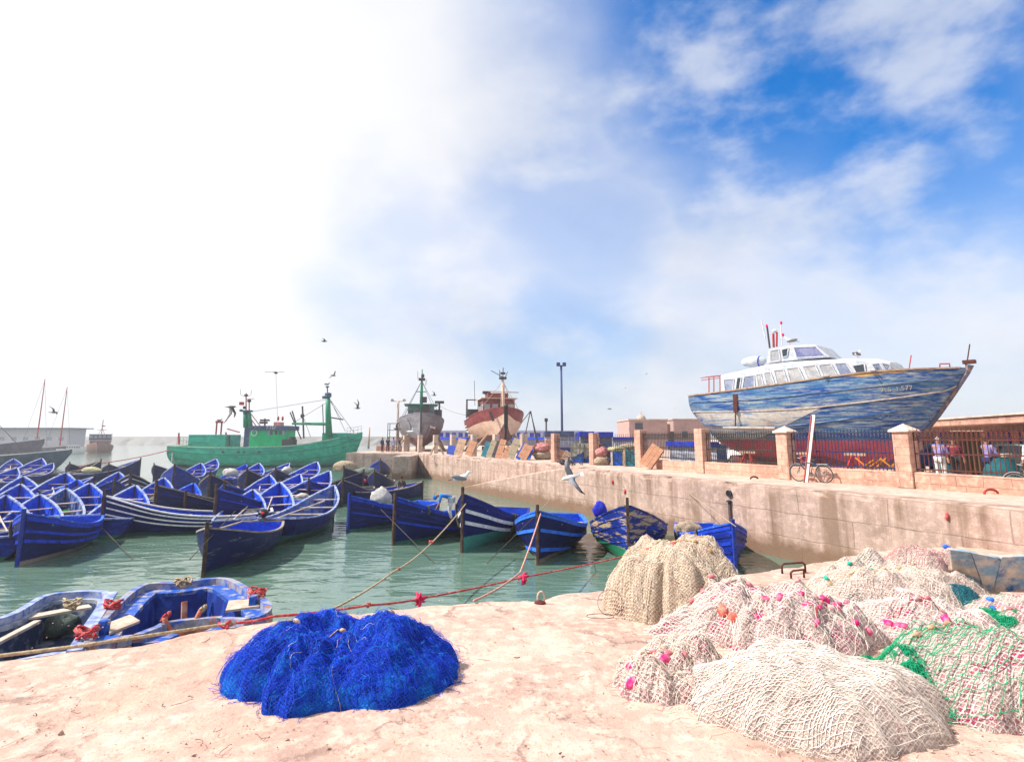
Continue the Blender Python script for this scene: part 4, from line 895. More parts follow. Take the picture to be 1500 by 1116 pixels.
def dry_ship(kind):
    grey = kind == 'grey'
    D = 74. if grey else 67.; hd = 171 if grey else 169
    px, top = (617, 604) if grey else (741, 596)
    p = atY(px, top, D); L = 19.; z0 = ZQ+.55; zb = p.z - z0
    t = thing('dry_docked_trawler', 'grey trawler with rust red shaded side standing on the hard, bow on' if grey else 'maroon and cream trawler with black stem standing on the hard, bow on', 'trawler', (p.x, p.y, z0), rz_of(hd), 'trawlers hauled out on the quay')
    h = Hull(L, 6.3 if grey else 6.6, [(0, zb-1.0), (.3, zb-1.25), (.6, zb-1.0), (.85, zb-.4), (1, zb)], [(0, .8), (.2, .1), (.85, 0), (.94, .2), (1, 2.2 if not grey else 1.2)], [(0, .7), (.2, .93), (.5, 1), (.75, .93), (.88, .68), (.96, .32), (1, .03)], 2.6, 1.25, 30, 15)
    mb = MB()
    if grey:
        h.outer(mb); mb.build('hull', M_grey, t, smooth=True)
        for sg in (1, -1):
            mb = MB(); ts = np.linspace(.3, .99, 14); mb.grid([[(q[0], sg*q[1], q[2]) for q in (h.pt(u, v, .012) for v in np.linspace(.2, .62 if sg > 0 else .3, 6))] for u in ts], 0, flip=sg < 0); mb.build('painted_side', M_redbott, t, smooth=True, fix=False)
    else:
        row = [2]*5 + [1]*5 + [0]*4; h.outer(mb, 0, row); mb.build('hull', [M_maroon, M_cream, M_darkred], t, smooth=True)
        for v in (.8, .7, .6, .5): mb = MB(); h.strip(mb, lambda q, v=v: v, .05, .16, .03, .02, .42, sides=(-1,)); mb.build('white_stripe', M_white, t)
    mb = MB(); h.inner(mb, zb-2.0, .12); mb.build('deck', [M_maroon if not grey else M_grey, M_plank], t, fix=False)
    mb = MB(); h.strip(mb, lambda q: 1, .22, .13, .05, 0, .99, inward=True); mb.build('bulwark_rail', M_grey if grey else M_maroon, t)
    w = .22 if grey else .42
    part(t, 'stem', M_iron if grey else M_black, lambda q: (q.beam((.06, 0, zb+.15), (.05, 0, zb-2.4), w, .2, up=(1, 0, 0)), q.beam((.05, 0, zb-2.4), (-.35, 0, .6), w*.6, .2, up=(1, 0, 0))))
    g = loc_on(t, 0)
    if grey:
        cabin(t, -8.5, 0, zb-1.6, 4.2, 3.6, 2.9, mat('grey_green_wheelhouse', (.10, .22, .20), (.2, .2, .2), 2), M_greend, 4, 3, over=.5)
        mx = -6.0; zt = atY(615, 541, D+6).z - z0
        part(t, 'mast', M_greend, lambda q: q.tube([(mx, 0, zb-1), (mx, 0, zb+3), (mx, 0, zt)], [.26, .2, .07], 8), smooth=True)
        part(t, 'mast_fittings', M_iron, lambda q: (q.box((mx, 0, zt-1.4), (.5, .9, .35)), q.ell((mx, .1, zt-.9), (.25, .25, .3)), q.tube([(mx, -.6, zt-.3), (mx, -.55, zt-1.4)], .04, 4), q.tube([(mx, .55, zt-2.2), (mx, .6, zt-1.4)], .05, 4), q.box((mx, .3, zt-4.2), (.4, .9, .8)), q.box((mx, .5, zt-5.4), (.6, 1.1, .9)), q.box((mx, 0, zt-3.1), (.2, 1.3, .1))))
        for y0, x0 in ((-2.9, -8), (-2.2, -5), (2.8, -8), (2.4, -5), (2.6, -11)): cable(t, (mx, 0, zt-1.6), (x0, -y0, zb-.6), .035)
        part(t, 'net_winch', M_iron, lambda q: (q.lathe([(.9, -1), (.9, 1)], 12, (-10, 2.1, zb-.2)), q.tube([(-10, 2.6, zb-.5), (-10, 2.6, zb+1.9)], .14, 6), q.box((-10, 2.6, zb+1.9), (.5, 1.3, .35))))
        for sg in (1, -1): part(t, 'hull_number', M_white, lambda q: q.beam(Vector(h.pt(.86, .62, .04))*1 if sg < 0 else Vector((h.pt(.86, .62, .04)[0], h.pt(.86, .62, .04)[1], h.pt(.86, .62)[2])), Vector((h.pt(.93, .62, .04)[0], (1 if sg > 0 else 1)*h.pt(.93, .62, .04)[1], h.pt(.93, .62)[2])), .03, .3)) if sg > 0 else None
    else:
        c = cabin(t, -8.0, .2, zb-1.4, 4.4, 4.0, 2.7, mat('maroon_wheelhouse', (.20, .045, .045), (.26, .08, .07), 2), M_cream, 4, 3, glass=M_glassw, over=.3)
        part(c, 'wheelhouse_top', M_maroon, lambda q: q.box((-8.4, .3, zb+1.75), (2.6, 2.6, .75)))
        mx = -5.4; zt = atY(737, 541, D+5.4).z - z0
        part(t, 'mast', M_cream, lambda q: q.tube([(mx, .6, zb-1.0), (mx, .6, zb+2), (mx, .6, zt-1.2)], [.3, .25, .18], 8), smooth=True)
        part(t, 'mast_fittings', M_iron, lambda q: (q.tube([(mx, .6, zt-1.3), (mx, .65, zt+.2)], .06, 5), q.box((mx, .6, zt-1.1), (.4, .9, .3)), q.box((mx, .6, zt-.5), (.3, .6, .25)), q.tube([(mx, -.9, zt-.2), (mx, .5, zt-.9)], .05, 4), q.tube([(mx, .2, zt-.1), (mx, .2, zt-1)], .05, 4), q.tube([(mx, 1.2, zt-.3), (mx, .9, zt-1)], .05, 4)))
        part(t, 'cross_tree', M_cream, lambda q: q.tube([(mx, -1.2, zb+2.2), (mx, 2.6, zb+2.1)], .07, 5))
        part(t, 'radar_mast', M_iron, lambda q: (q.tube([(-8.4, -1.2, zb+2), (-8.4, -1.0, zt-2.6)], .1, 6), q.box((-8.4, -1.0, zt-2.7), (.5, 1.0, .35)), q.box((-8.4, -1.1, zt-4.3), (.7, 1.8, .4)), q.tube([(-8.4, -2.5, zt-4.4), (-8.4, -2.6, zt-1.2)], .04, 4)))
        for y0, x0 in ((2.9, -6), (3.0, -9), (-2.6, -4), (-.3, -.5)): cable(t, (mx, .6, zt-1.5), (x0, y0, zb-.3), .035, M_cream if y0 < 2.95 else None)
        part(t, 'gallows', M_iron, lambda q: (q.tube([(-13, -3, zb-.8), (-13, -3, zb+1.6), (-13, -1.4, zb+1.6), (-13, -1.4, zb-.8)], .14, 6), q.box((-13, -2.2, zb-.2), (1.6, 1.6, 1))))
        railings(t, [(-15, -2.8, zb-1), (-13, -3.0, zb-1.1), (-11, -3.15, zb-1.2), (-9, -3.2, zb-1.1), (-7, -3.2, zb-.9)], .9)
        part(t, 'anchor', M_iron, lambda q: q.beam((-.9, -1.7, zb-.5), (-.8, -1.3, zb-1.6), .12, .3))
    cr = thing('ship_cradle', 'timber props holding up the ' + ('grey' if grey else 'maroon') + ' trawler', 'cradle', (p.x, p.y, ZQ), rz_of(hd))
    part(cr, 'keel_block', M_wood, lambda q: [q.box((-x, 0, .3), (.5, 1.2, .55)) for x in (3, 6, 9, 12, 15)] and None)
    for x in (-3.5, -7, -11, -15):
        for sg in (1, -1): part(cr, 'prop', M_wood, lambda q: q.tube([(x, sg*3.4, 0), (x, sg*(2.2 if x < -4 else 1.4), 2.4)], .13, 6))
dry_ship('grey'); dry_ship('red')

# the old motor yacht on the hard behind the fence
def yacht():
    L = 12.6; hd = 138.3
    t = thing('motor_yacht', 'old blue and white motor yacht with flaking hull standing behind the fence', 'yacht', (19.7, 25.0, ZQ), rz_of(hd))
    h = Hull(L, 3.9, [(0, 4.12), (.25, 4.27), (.47, 4.46), (.79, 4.74), (1, 4.74)], [(0, 2.55), (.06, 1.6), (.17, .9), (.5, .75), (.745, .55), (.84, 1.75), (.95, 3.6), (1, 4.55)], [(0, .84), (.2, .96), (.45, 1), (.65, .93), (.8, .70), (.92, .36), (1, .03)], 3.0, 1.35, 40, 18)
    HP = mat('flaking_yacht_paint', (.008, .058, .26), (.30, .35, .37), 2.6, .44, .60, rough=.6, bump=.12, bsc=9, stretch=(.42, .8, 4.2), bst=(.15, 1, 5), c3=(.06, .18, .32), sc3=1.4, lo3=.46, hi3=.66, st3=(.3, .6, 5), zb=[(1.62, .10, (.40, .085, .12))], det=10)
    HW = mat('bare_pale_planking', (.56, .53, .48), (.10, .24, .46), 2.6, .52, .62, rough=.7, bump=.12, bsc=9, stretch=(.42, .8, 4.2), bst=(.15, 1, 5), c3=(.30, .16, .08), sc3=.9, lo3=.6, hi3=.72, st3=(1.2, 1, .4), zb=[(1.62, .10, (.42, .12, .15))])
    HO = mat('bare_ochre_plank', (.52, .30, .10), (.05, .09, .26), 2.0, .46, .58, rough=.7, bump=.1, stretch=(.8, 1, 4))
    def seg(name, m, t0, t1, v0, v1, n=20, k=8, off=0.0, sides=(1, -1)):
        mb = MB()
        for sg in sides:
            mb.grid([[(q[0], sg*q[1], q[2]) for q in (h.pt(u, (v0(u) if callable(v0) else v0) + ((v1(u) if callable(v1) else v1)-(v0(u) if callable(v0) else v0))*j/k, off) for j in range(k+1))] for u in np.linspace(t0, t1, n)], 0, flip=sg < 0)
        return mb.build(name, m, t, smooth=True, fix=False)
    seg('hull', HP, 0, 1, 0, 1, 44, 18)
    mb = MB(); tr = [h.pt(0, v) for v in np.linspace(0, 1, 12)]; poly = [(p[0], p[1], p[2]) for p in tr] + [(p[0], -p[1], p[2]) for p in tr[::-1]]; mb.add(poly, [tuple(range(len(poly)))]); mb.build('transom', HW, t)
    zmid = crv([(0, 3.22), (.3, 3.12), (.55, 3.2), (.8, 3.5), (1, 3.9)])
    seg('pale_planking', HW, 0, .60, lambda u: h.vz(u, max(1.7, float(h.K(u))+.05) + max(0, u-.3)*5.4), lambda u: max(h.vz(u, float(zmid(u))), h.vz(u, max(1.7, float(h.K(u))+.05) + max(0, u-.3)*5.4)+.001), 26, 6, .008)
    seg('bare_sheer_plank', HO, .66, .93, .955, .995, 14, 2, .006)
    mb = MB(); h.inner(mb, 3.4, .1); mb.build('deck', [M_white, M_plank], t, fix=False)
    mb = MB(); h.strip(mb, lambda q: 1, .2, .07, .05, 0, .985, inward=True); mb.build('toe_rail', M_wood, t)
    for zf, m, t1 in ((zmid, M_plank, .97), (crv([(0, 2.6), (.3, 2.3), (.6, 2.55), (.85, 3.05)]), HP, .80), (crv([(0, 3.75), (.3, 3.72), (.6, 3.9), (1, 4.4)]), HP, .98)):
        mb = MB(); h.strip(mb, lambda q, zf=zf: min(.99, max(.02, h.vz(q, float(zf(q))))), .05, .055, .035, .01, t1, 30); mb.build('rubbing_strake', m, t)
    part(t, 'keel', M_redbott, lambda q: q.box((-6.8, 0, .55), (8.4, .25, .5)))
    b = h.pt(1, 1); st = [h.pt(u, 0) for u in (.745, .80, .84, .90, .95, .985, 1)]
    part(t, 'stem', mat('worn_stem', (.10, .10, .15), (.30, .18, .12), 4, rough=.7), lambda q: q.tube([(x+.03, 0, z) for x, y, z in st] + [(.12, 0, 4.85)], [.10]*7+[.16], 6))
    P_ = loc_on(t, -1.45)
    W = mat('worn_white_cabin', (.50, .52, .56), (.34, .39, .48), 2.4, .48, .66, rough=.55, bump=.05, c3=(.36, .24, .18), sc3=2.2, lo3=.64, hi3=.74, st3=(1, 1, .5))
    # lower cabin: lofted along the deck
    topP = [P_(x, y, -1.35) for x, y in ((1056, 549), (1093, 541), (1125, 534), (1158, 530), (1205, 527), (1252, 524.5), (1284, 525), (1299, 529), (1308, 538))]
    xs = [p.x for p in topP]; zt = [p.z for p in topP]; half = crv([(xs[0], 1.42), (xs[4], 1.52), (xs[5], 1.38), (xs[6], 1.18), (xs[7], 1.02), (xs[8], .8)])
    sects = []
    for x, z in zip(xs, zt):
        u = 1 + x/L; zb = float(h.S(min(1, max(0, u)))) - .12; w = float(half(x)); r = min(.16, (z-zb)*.4)
        s_ = [(x, -w-.06, zb), (x, -w, z-r), (x, -w+.05, z-r*.4), (x, -w+.18, z), (x, 0, z+.06)]
        sects.append(s_ + [(x, -p[1], p[2]) for p in s_[::-1][1:]])
    mb = MB(); mb.grid(sects); mb.add(sects[0], [tuple(range(9))]); mb.add(sects[-1], [tuple(range(9))[::-1]])
    cb = mb.build('cabin', W, t, smooth=False, bevel=.015)
    Z2 = lambda x, y: (1000 + x/5.58, 460 + y/5.58)
    Z3 = lambda x, y: (1220 + x/6.2, 480 + y/6.2)
    wins = [([Z2(335, 535), Z2(420, 530), Z2(410, 628), Z2(345, 632)], M_glassb), ([Z2(445, 520), Z2(480, 515), Z2(465, 620), Z2(432, 624)], M_glass), ([Z2(505, 510), Z2(585, 500), Z2(590, 608), Z2(485, 620)], M_glassb),
            ([Z2(600, 495), Z2(640, 488), Z2(665, 598), Z2(620, 603)], M_glassw), ([Z2(665, 480), Z2(718, 472), Z2(755, 582), Z2(690, 592)], M_glassw), ([Z2(745, 462), Z2(825, 454), Z2(860, 568), Z2(775, 577)], M_glassw),
            ([Z2(850, 444), Z2(945, 434), Z2(1000, 550), Z2(880, 560)], M_glassw), ([Z2(980, 428), Z2(1085, 416), Z2(1135, 533), Z2(1030, 545)], M_glassw), ([Z2(1112, 416), Z2(1212, 406), Z2(1270, 515), Z2(1160, 528)], M_glassw),
            ([Z2(1245, 405), Z2(1335, 400), Z2(1402, 500), Z2(1290, 512)], M_glassb), ([Z3(178, 345), Z3(285, 326), Z3(298, 400), Z3(215, 420)], M_glass), ([Z3(350, 330), Z3(425, 322), Z3(470, 396), Z3(395, 404)], M_glassb), ([Z3(440, 322), Z3(510, 335), Z3(540, 390), Z3(485, 395)], M_glassb)]
    def wquad(parent, q, m, y0, hw):
        ps = []
        for (x, y) in q:
            p = P_(x, y, y0)
            for _ in range(3): p = P_(x, y, -hw(p.x, p.z)-.012)
            ps.append(p)
        c = sum(ps, Vector())/4
        w = part(parent, 'window', m, lambda b: b.slab(ps, (0, .03, 0)))
        fr = [c + (p-c)*1.0 + Vector((0, -.012, 0)) for p in ps]
        part(w, 'window_frame', W, lambda b: [b.beam(fr[i], fr[(i+1) % 4], .05, .03, up=(0, 1, 0)) for i in range(4)] and None)
    hw = lambda x, z: float(half(x)) + .06*max(0, min(1, (float(np.interp(x, xs, zt))-.16-z)/.9))
    for q, m in wins: wquad(cb, q, m, -1.4, hw)
    # upper bridge
    U = loc_on(t, -1.05); 
    prof = [U(*Z2(686, 408)), U(*Z2(700, 292)), U(*Z2(880, 256)), U(*Z2(1085, 250)), U(*Z2(1200, 352)), U(*Z2(900, 380))]
    mb = MB(); mb.slab([(p.x, -1.05, p.z) for p in prof], (0, 2.1, 0)); br = mb.build('bridge', W, t, bevel=.04)
    Uh = lambda x, z: 1.05
    for q, m in (([Z2(716, 300), Z2(785, 287), Z2(800, 380), Z2(716, 393)], M_glassw), ([Z2(808, 290), Z2(865, 276), Z2(856, 345), Z2(817, 353)], M_glass), ([Z2(905, 272), Z2(1090, 264), Z2(1172, 345), Z2(935, 358)], mat('violet_windscreen', (.10, .11, .26), (.20, .21, .36), 1.5, rough=.1, spec=.8))): wquad(br, q, m, -1.0, Uh)
    c = U(*Z2(580, 390), -.5); part(t, 'liferaft_canister', W, lambda b: b.ell(c, (.72, .34, .30), n=16, k=10), smooth=True)
    c2 = U(*Z2(650, 390), -.5); part(t, 'canister_strap', M_strb, lambda b: b.tube([(c2.x-.1, c2.y+.33*math.cos(u), c2.z+.30*math.sin(u)) for u in np.linspace(0, 2*math.pi, 13)[:-1]], .035, 4, True))
    for a, b_, r, m in ((Z2(642, 45), Z2(676, 205), .03, M_white), (Z2(690, 105), Z2(712, 278), .05, M_iron), (Z2(740, 160), Z2(744, 272), .06, M_redp), (Z2(770, 150), Z2(768, 268), .05, M_redp), (Z2(800, 85), Z2(812, 255), .03, M_white)): part(t, 'aerial', m, lambda q: q.tube([U(*a), U(*b_)], r, 5))
    for x, y in ((687, 98), (805, 72), (820, 170)): part(t, 'signal_lamp', mat('red_lamp', (.75, .02, .12), var=0), lambda q: q.ell(U(*Z2(x, y)), (.06, .06, .1)), smooth=True)
    part(t, 'radar_dome', M_white, lambda q: q.ell(U(*Z2(752, 140)), (.14, .14, .1)), smooth=True)
    SF = loc_on(t, -1.2)
    def stern(q):
        for x, y0, y1 in ((215, 520, 660), (255, 515, 650), (305, 510, 645)): q.tube([SF(*Z2(x, y1)), SF(*Z2(x, y0))], .03, 4)
        for y in (510, 530): q.tube([SF(*Z2(150, y+12)), SF(*Z2(230, y)), SF(*Z2(312, y-8))], .025, 4)
        q.tube([SF(*Z2(150, 522)), SF(*Z2(150, 522), .8), SF(*Z2(310, 505), .8)], .025, 4)
    part(t, 'awning_frame', M_redp, stern)
    part(t, 'stern_clutter', M_wood, lambda q: (q.beam(SF(*Z2(90, 672)), SF(*Z2(200, 672)), .2, .1), q.box(SF(*Z2(285, 655)), (.7, .6, .15))))
    p0, p1 = SF(*Z2(428, 655), -1.93), SF(*Z2(432, 800), -1.93); part(t, 'rusty_scupper_pipe', M_rust, lambda q: (q.beam(p0, p1, .22, .06, up=(0, 1, 0)), q.tube([p1, SF(*Z2(430, 935), -1.75)], .035, 5)))
    part(t, 'side_plank', M_plank, lambda q: q.beam(SF(*Z2(330, 925), -1.78), SF(*Z2(755, 928), -1.90), .08, .09))
    B_ = loc_on(t, -.2); part(t, 'bow_bollard', M_redp, lambda q: q.tube([B_(*Z3(972, 360)), B_(*Z3(972, 328)), B_(*Z3(1060, 326)), B_(*Z3(1062, 358))], .035, 5))
    part(t, 'bow_roller', M_rust, lambda q: (q.box((.12, 0, 4.98), (.45, .3, .16)), q.tube([(.05, 0, 5.0), (.22, 0, 5.75)], .03, 5)), bevel=.02)
    part(t, 'stanchion', M_redp, lambda q: q.tube([loc_on(t, -1.1)(*Z3(690, 390)), loc_on(t, -1.1)(*Z3(712, 250))], .025, 4))
    o = text_mesh('registration_letters', 'A.S  1.577', .27, M_plank, t, extrude=.004)
    e = loc_on(t, -1.2)(*Z3(455, 585))
    for v in o.data.vertices:                  # lay the letters on the curved planking
        x = e.x + v.co.x; z = e.z + v.co.y + .05*v.co.x; u = min(.99, 1 + x/L); v.co = (x, -h.pt(u, h.vz(u, z))[1] - .012 - v.co.z, z)
    marks = MB()
    for x_, w_ in ((0, .1), (.28, .1), (.62, .22), (.70, .08), (.98, .2), (1.06, .08), (1.4, .3), (1.55, .08)):
        q = loc_on(t, -1.0)(*Z3(335 + x_*165, 800 + (20 if w_ > .15 else 0))); u = 1 + q.x/L; y = -h.pt(u, h.vz(u, q.z))[1] - .012
        marks.box((q.x, y, q.z), (w_*.5, .01, .035 if w_ > .15 else .11))
    marks.build('worn_lettering', M_inpale, t)
    for i in range(3):
        x = -4.4 - i*2.6
        s = thing('trestle', ['red timber trestle under the yacht close to its bow', 'red timber trestle under the middle of the yacht', 'red timber trestle under the yacht stern'][i], 'trestle', tuple(t.matrix_basis @ Vector((x, -1.0, 0)))[:2] + (ZQ,), rz_of(hd))
        for sg in (1, -1): part(s, 'leg', M_redp, lambda q: (q.beam((sg*.4, -.4, 0), (sg*.1, 0, .98), .09, .09), q.beam((sg*.4, .4, 0), (sg*.1, 0, .98), .09, .09)))
        part(s, 'cross_bar', M_wood, lambda q: q.box((0, 0, .98), (.9, .14, .12)))
    return t
yacht()

# ships and shed at the far side of the harbour mouth
def small_ship(name, label, px, py, zb, L, beam, head, HM, RM, cabins=(), masts=(), group=None, z0=0, cat='ship', D=None):
    p = atY(px, py, D) if D else at(px, py, zb); t = thing(name, label, cat, (p.x, p.y, z0), rz_of(head), group)
    h = Hull(L, beam, [(0, zb*.72), (.35, zb*.62), (.7, zb*.72), (1, zb)], [(0, -.3), (.85, -.5), (.95, .2), (1, zb*.8)], [(0, .7), (.3, 1), (.6, 1), (.85, .6), (1, .03)], 2.8, 1.4, 24, 10)
    mb = MB(); h.outer(mb); mb.build('hull', HM, t, smooth=True); mb = MB(); h.inner(mb, zb*.4, .1); mb.build('deck', [HM, M_plank], t, fix=False)
    mb = MB(); h.strip(mb, lambda q: 1, .2, .14, .05, 0, .99, inward=True); mb.build('bulwark_rail', RM, t)
    for (x, lx, ly, hh, m) in cabins: cabin(t, x, 0, zb*.55, lx, ly, hh, m, M_white, 3, 4)
    for (x, y, zt, r, m) in masts: part(t, 'mast', m, lambda q: q.tube([(x, y, zb*.5), (x, y, zt)], [r, r*.6], 6)); cable(t, (x, y, zt-.3), (x-4, y, zb*.7), .04); cable(t, (x, y, zt-.3), (x+4, y, zb*.8), .04)
    return t, h
H_pg = mat('purple_grey_hull', (.12, .11, .17), (.20, .16, .19), 1, rough=.6); H_bg = mat('blue_grey_hull', (.05, .09, .15), (.10, .13, .18), 1, rough=.6)
s1, _ = small_ship('moored_ship', 'dark blue-grey ship with white rail and sharp bow, nearest the raft by the photo edge', 106, 658, 2.6, 26, 6, 62, H_bg, M_white, ((-14, 5, 3.5, 2.6, M_white),), ((-9, 0, 7, .12, M_iron),), 'ships at the harbour mouth')
s2, _ = small_ship('moored_ship', 'purple-grey ship with high stem behind the blue-grey ship', 66, 641, 4.0, 26, 7, 75, H_pg, M_white, ((-12, 7, 4, 3.2, M_white),), ((-16, 0, 9, .14, M_iron), (-20, 0, 7.5, .12, M_redp)), 'ships at the harbour mouth', D=105)
s3, _ = small_ship('sailing_ship', 'two-masted sailing ship with bare poles behind the moored ships', 108, 652, 2.2, 24, 5, 80, H_pg, M_white, ((-12, 6, 3, 1.6, M_white),), ())
g3 = loc_on(s3, 0)
for (x, y) in ((66, 555), (98.5, 567)): q0 = g3(x, y); part(s3, 'mast', M_redp, lambda q: q.tube([(q0.x, 0, 1.2), (q0.x, 0, q0.z)], [.2, .09], 6)); cable(s3, (q0.x, 0, q0.z-.4), (q0.x-3.5, 0, 2), .03); cable(s3, (q0.x, 0, q0.z-.4), (q0.x+2.5, 0, 2), .03)
small_ship('motor_launch', 'small white launch moored ahead of the grey ships', 127, 655, 1.7, 7, 2.4, 85, M_white, M_white, ((-3.4, 2.4, 1.6, 1.2, M_white),), (), None, cat='boat')
M_tugred = mat('hazed_tug_red', (.30, .15, .13), (.22, .12, .11), 2, rough=.6)  # red dulled so the colour itself carries the distance haze
def tug():
    p = at(141, 664, 0); t = thing('pilot_tug', 'red and dark pilot tug coming bow on out at the harbour mouth', 'tug', (p.x, p.y, 0), rz_of(150))
    h = Hull(17, 6, [(0, 1.8), (.5, 1.9), (1, 3.0)], [(0, -.3), (.9, -.4), (1, 1.5)], [(0, .8), (.4, 1), (.75, .9), (1, .05)], 2.6, 1.5, 20, 9)
    mb = MB(); h.outer(mb); mb.build('hull', M_tugred, t, smooth=True); mb = MB(); h.inner(mb, 1.2, .1); mb.build('deck', [M_tugred, M_iron], t, fix=False)
    c = cabin(t, -8, 0, 1.2, 6, 4.6, 2.2, M_tugred, M_white, 3, 3, wh=.2); cabin(t, -7, 0, 3.5, 4, 5, 1.6, M_iron, M_white, 5, 4, glass=M_glassb, wh=.5, name='pilot_house')
    part(t, 'mast', M_tugred, lambda q: (q.tube([(-8, 0, 5), (-8, 0, 9.2)], .12, 5), q.tube([(-8, -1.2, 6.4), (-8, 1.2, 6.4)], .08, 4), q.beam((-8, -.8, 5), (-8, 0, 7), .1, .1), q.beam((-8, .8, 5), (-8, 0, 7), .1, .1)))
tug()
def shed():
    a, b = atY(-60, 628, 190), atY(102, 651, 190); t = thing('harbour_shed', 'long pale harbour shed with flat overhanging roof behind the moored ships', 'shed', ((a.x+b.x)/2, 190, 0)); w = b.x-a.x; hh = a.z
    Wm = mat('pale_shed_wall', (.42, .44, .50), (.5, .5, .53), 2); part(t, 'wall', Wm, lambda q: q.box((0, 4, hh/2), (w-2, 8, hh))); part(t, 'roof', M_blueg, lambda q: q.box((0, 4, hh+.15), (w+1, 11, .35)))
    for i in range(9): part(t, 'window', M_glassb, lambda q: q.box((-w/2+3+i*(w-6)/8, -.05, hh*.55), (1.6, .1, 1.1)))
    part(t, 'pier', M_plain, lambda q: q.box((0, 3, .6), (w+14, 14, 1.2)))
shed()
# ------------------------------------------------------------------ things standing on the far quay
def on_wall(px, py, out=0.0):
    a = Vector((E1.x, E1.y)); d = (Vector((E0.x, E0.y)) - a).normalized(); n = Vector((d.y, -d.x))
    r = ray(px, py); t = a.dot(n)/(r.x*n.x + r.y*n.y); s_ = 1 if n.x < 0 else -1
    return Vector((r.x*t, r.y*t, EYE + r.z*t)) + Vector((n.x, n.y, 0))*out*s_
M_blueboard = mat('blue_hatch_paint', (.02, .06, .42), (.05, .09, .35), 3, rough=.7); M_tan = mat('tan_board', (.50, .34, .24), (.38, .25, .18), 4, rough=.85, bump=.12, stretch=(1, 1, .4))
M_orange = mat('orange_brown_board', (.52, .27, .16), (.42, .22, .15), 4, rough=.85, bump=.12); M_olive = mat('olive_board', (.33, .28, .20), (.40, .32, .23), 4, rough=.85); M_teal = mat('teal_paint', (.02, .14, .20), (.03, .20, .26), 3, rough=.6)
M_tarpg = mat('grey_tarpaulin', (.42, .42, .36), (.26, .27, .22), 3, .42, .62, rough=.6, bump=.2, bsc=4); M_tarpb = mat('blue_tarpaulin', (.008, .07, .40), (.01, .10, .50), 3, rough=.5, bump=.2, bsc=5)
M_corr = mat('white_sheet_metal', (.55, .60, .70), (.42, .46, .56), 3, rough=.5); M_booth = mat('booth_blue', (.008, .02, .36), (.02, .05, .40), 3, rough=.5)
def board(px, by, ty, w, tilt, m, label, lean=14, thick=.09, battens=2, yaw=None, name='hatch_board'):
    p = at(px, by, ZQ); h = (by-ty)/850*p.y*1.04/math.cos(math.radians(lean)); yaw = -20 if yaw is None else yaw
    t = thing(name, label, 'board', (p.x, p.y, ZQ), 0, 'boards leaning along the far quay'); t.rotation_euler = (math.radians(-lean), math.radians(tilt), math.radians(yaw))
    part(t, 'panel', m, lambda q: [q.box((-w/2 + w*(i+.5)/3, 0, h/2 + w/2*abs(math.sin(math.radians(tilt)))), (w/3-.012, thick, h)) for i in range(3)] and None)
    for i in range(battens): part(t, 'batten', m, lambda q: q.box((0, -thick/2-.015, h*(.25+.5*i/max(1, battens-1)) + w/2*abs(math.sin(math.radians(tilt)))), (w*.98, .03, .09)))
    return t
board(659, 666.5, 654, .85, 8, M_blueboard, 'single bright blue board leaning by the concrete posts, furthest along the quay', battens=1)
board(670, 668, 645, .85, 12, M_tan, 'tall tan panelled board beside the single bright blue board')
board(685, 668.5, 648, .7, 18, M_orange, 'orange board leaning alone under the side of the maroon trawler')
board(708, 670, 649, .55, 16, M_teal, 'teal-blue narrow board, first of the leaning row by the maroon trawler')
board(715, 671, 647, .5, 16, M_olive, 'olive narrow board next to the teal-blue one')
board(721, 670.5, 648, .5, 14, M_iron, 'dark narrow board between the olive and the orange boards', battens=1)
board(729, 672, 646, .55, 14, M_orange, 'tall orange board under the black stem of the maroon trawler')
board(738, 672.5, 655, .45, 20, M_orange, 'short orange board beside the tall olive plank')
board(746, 673, 645, .65, 20, M_olive, 'tallest olive plank board, leaning just past the black stem')
board(757, 673.5, 650, .4, 28, M_tarpb, 'bright blue board leaning steeply behind an orange one')
board(763, 674, 654, .75, 26, M_orange, 'wide orange board in front of the bright blue steep one')
board(770, 673.5, 658, .7, 10, M_tarpb, 'low blue board at the end of the leaning row', lean=30)
board(942, 687, 656, .75, 34, M_orange, 'thick orange hatch leaning at the foot of the rough plastered pillar', thick=.35, yaw=-30)
def crate(px0, px1, by, ty, depth, m, label, rz=-.44, name='crate', frame=None, group=None):
    a, b = at(px0, by, ZQ), at(px1, by, ZQ); w = (b-a).length*.98; h = (by-ty)/850*a.y; c = (a+b)/2
    t = thing(name, label, 'crate', (c.x+depth/2*.4, c.y+depth/2*.9, ZQ), rz, group)
    part(t, 'body', m, lambda q: q.box((0, 0, h/2), (w, depth, h)), bevel=.03)
    if frame:
        for sx in (-1, 1): part(t, 'corner_post', frame, lambda q: q.box((sx*w/2, -depth/2, h/2), (.12, .12, h+.04)))
    return t, w, h, c
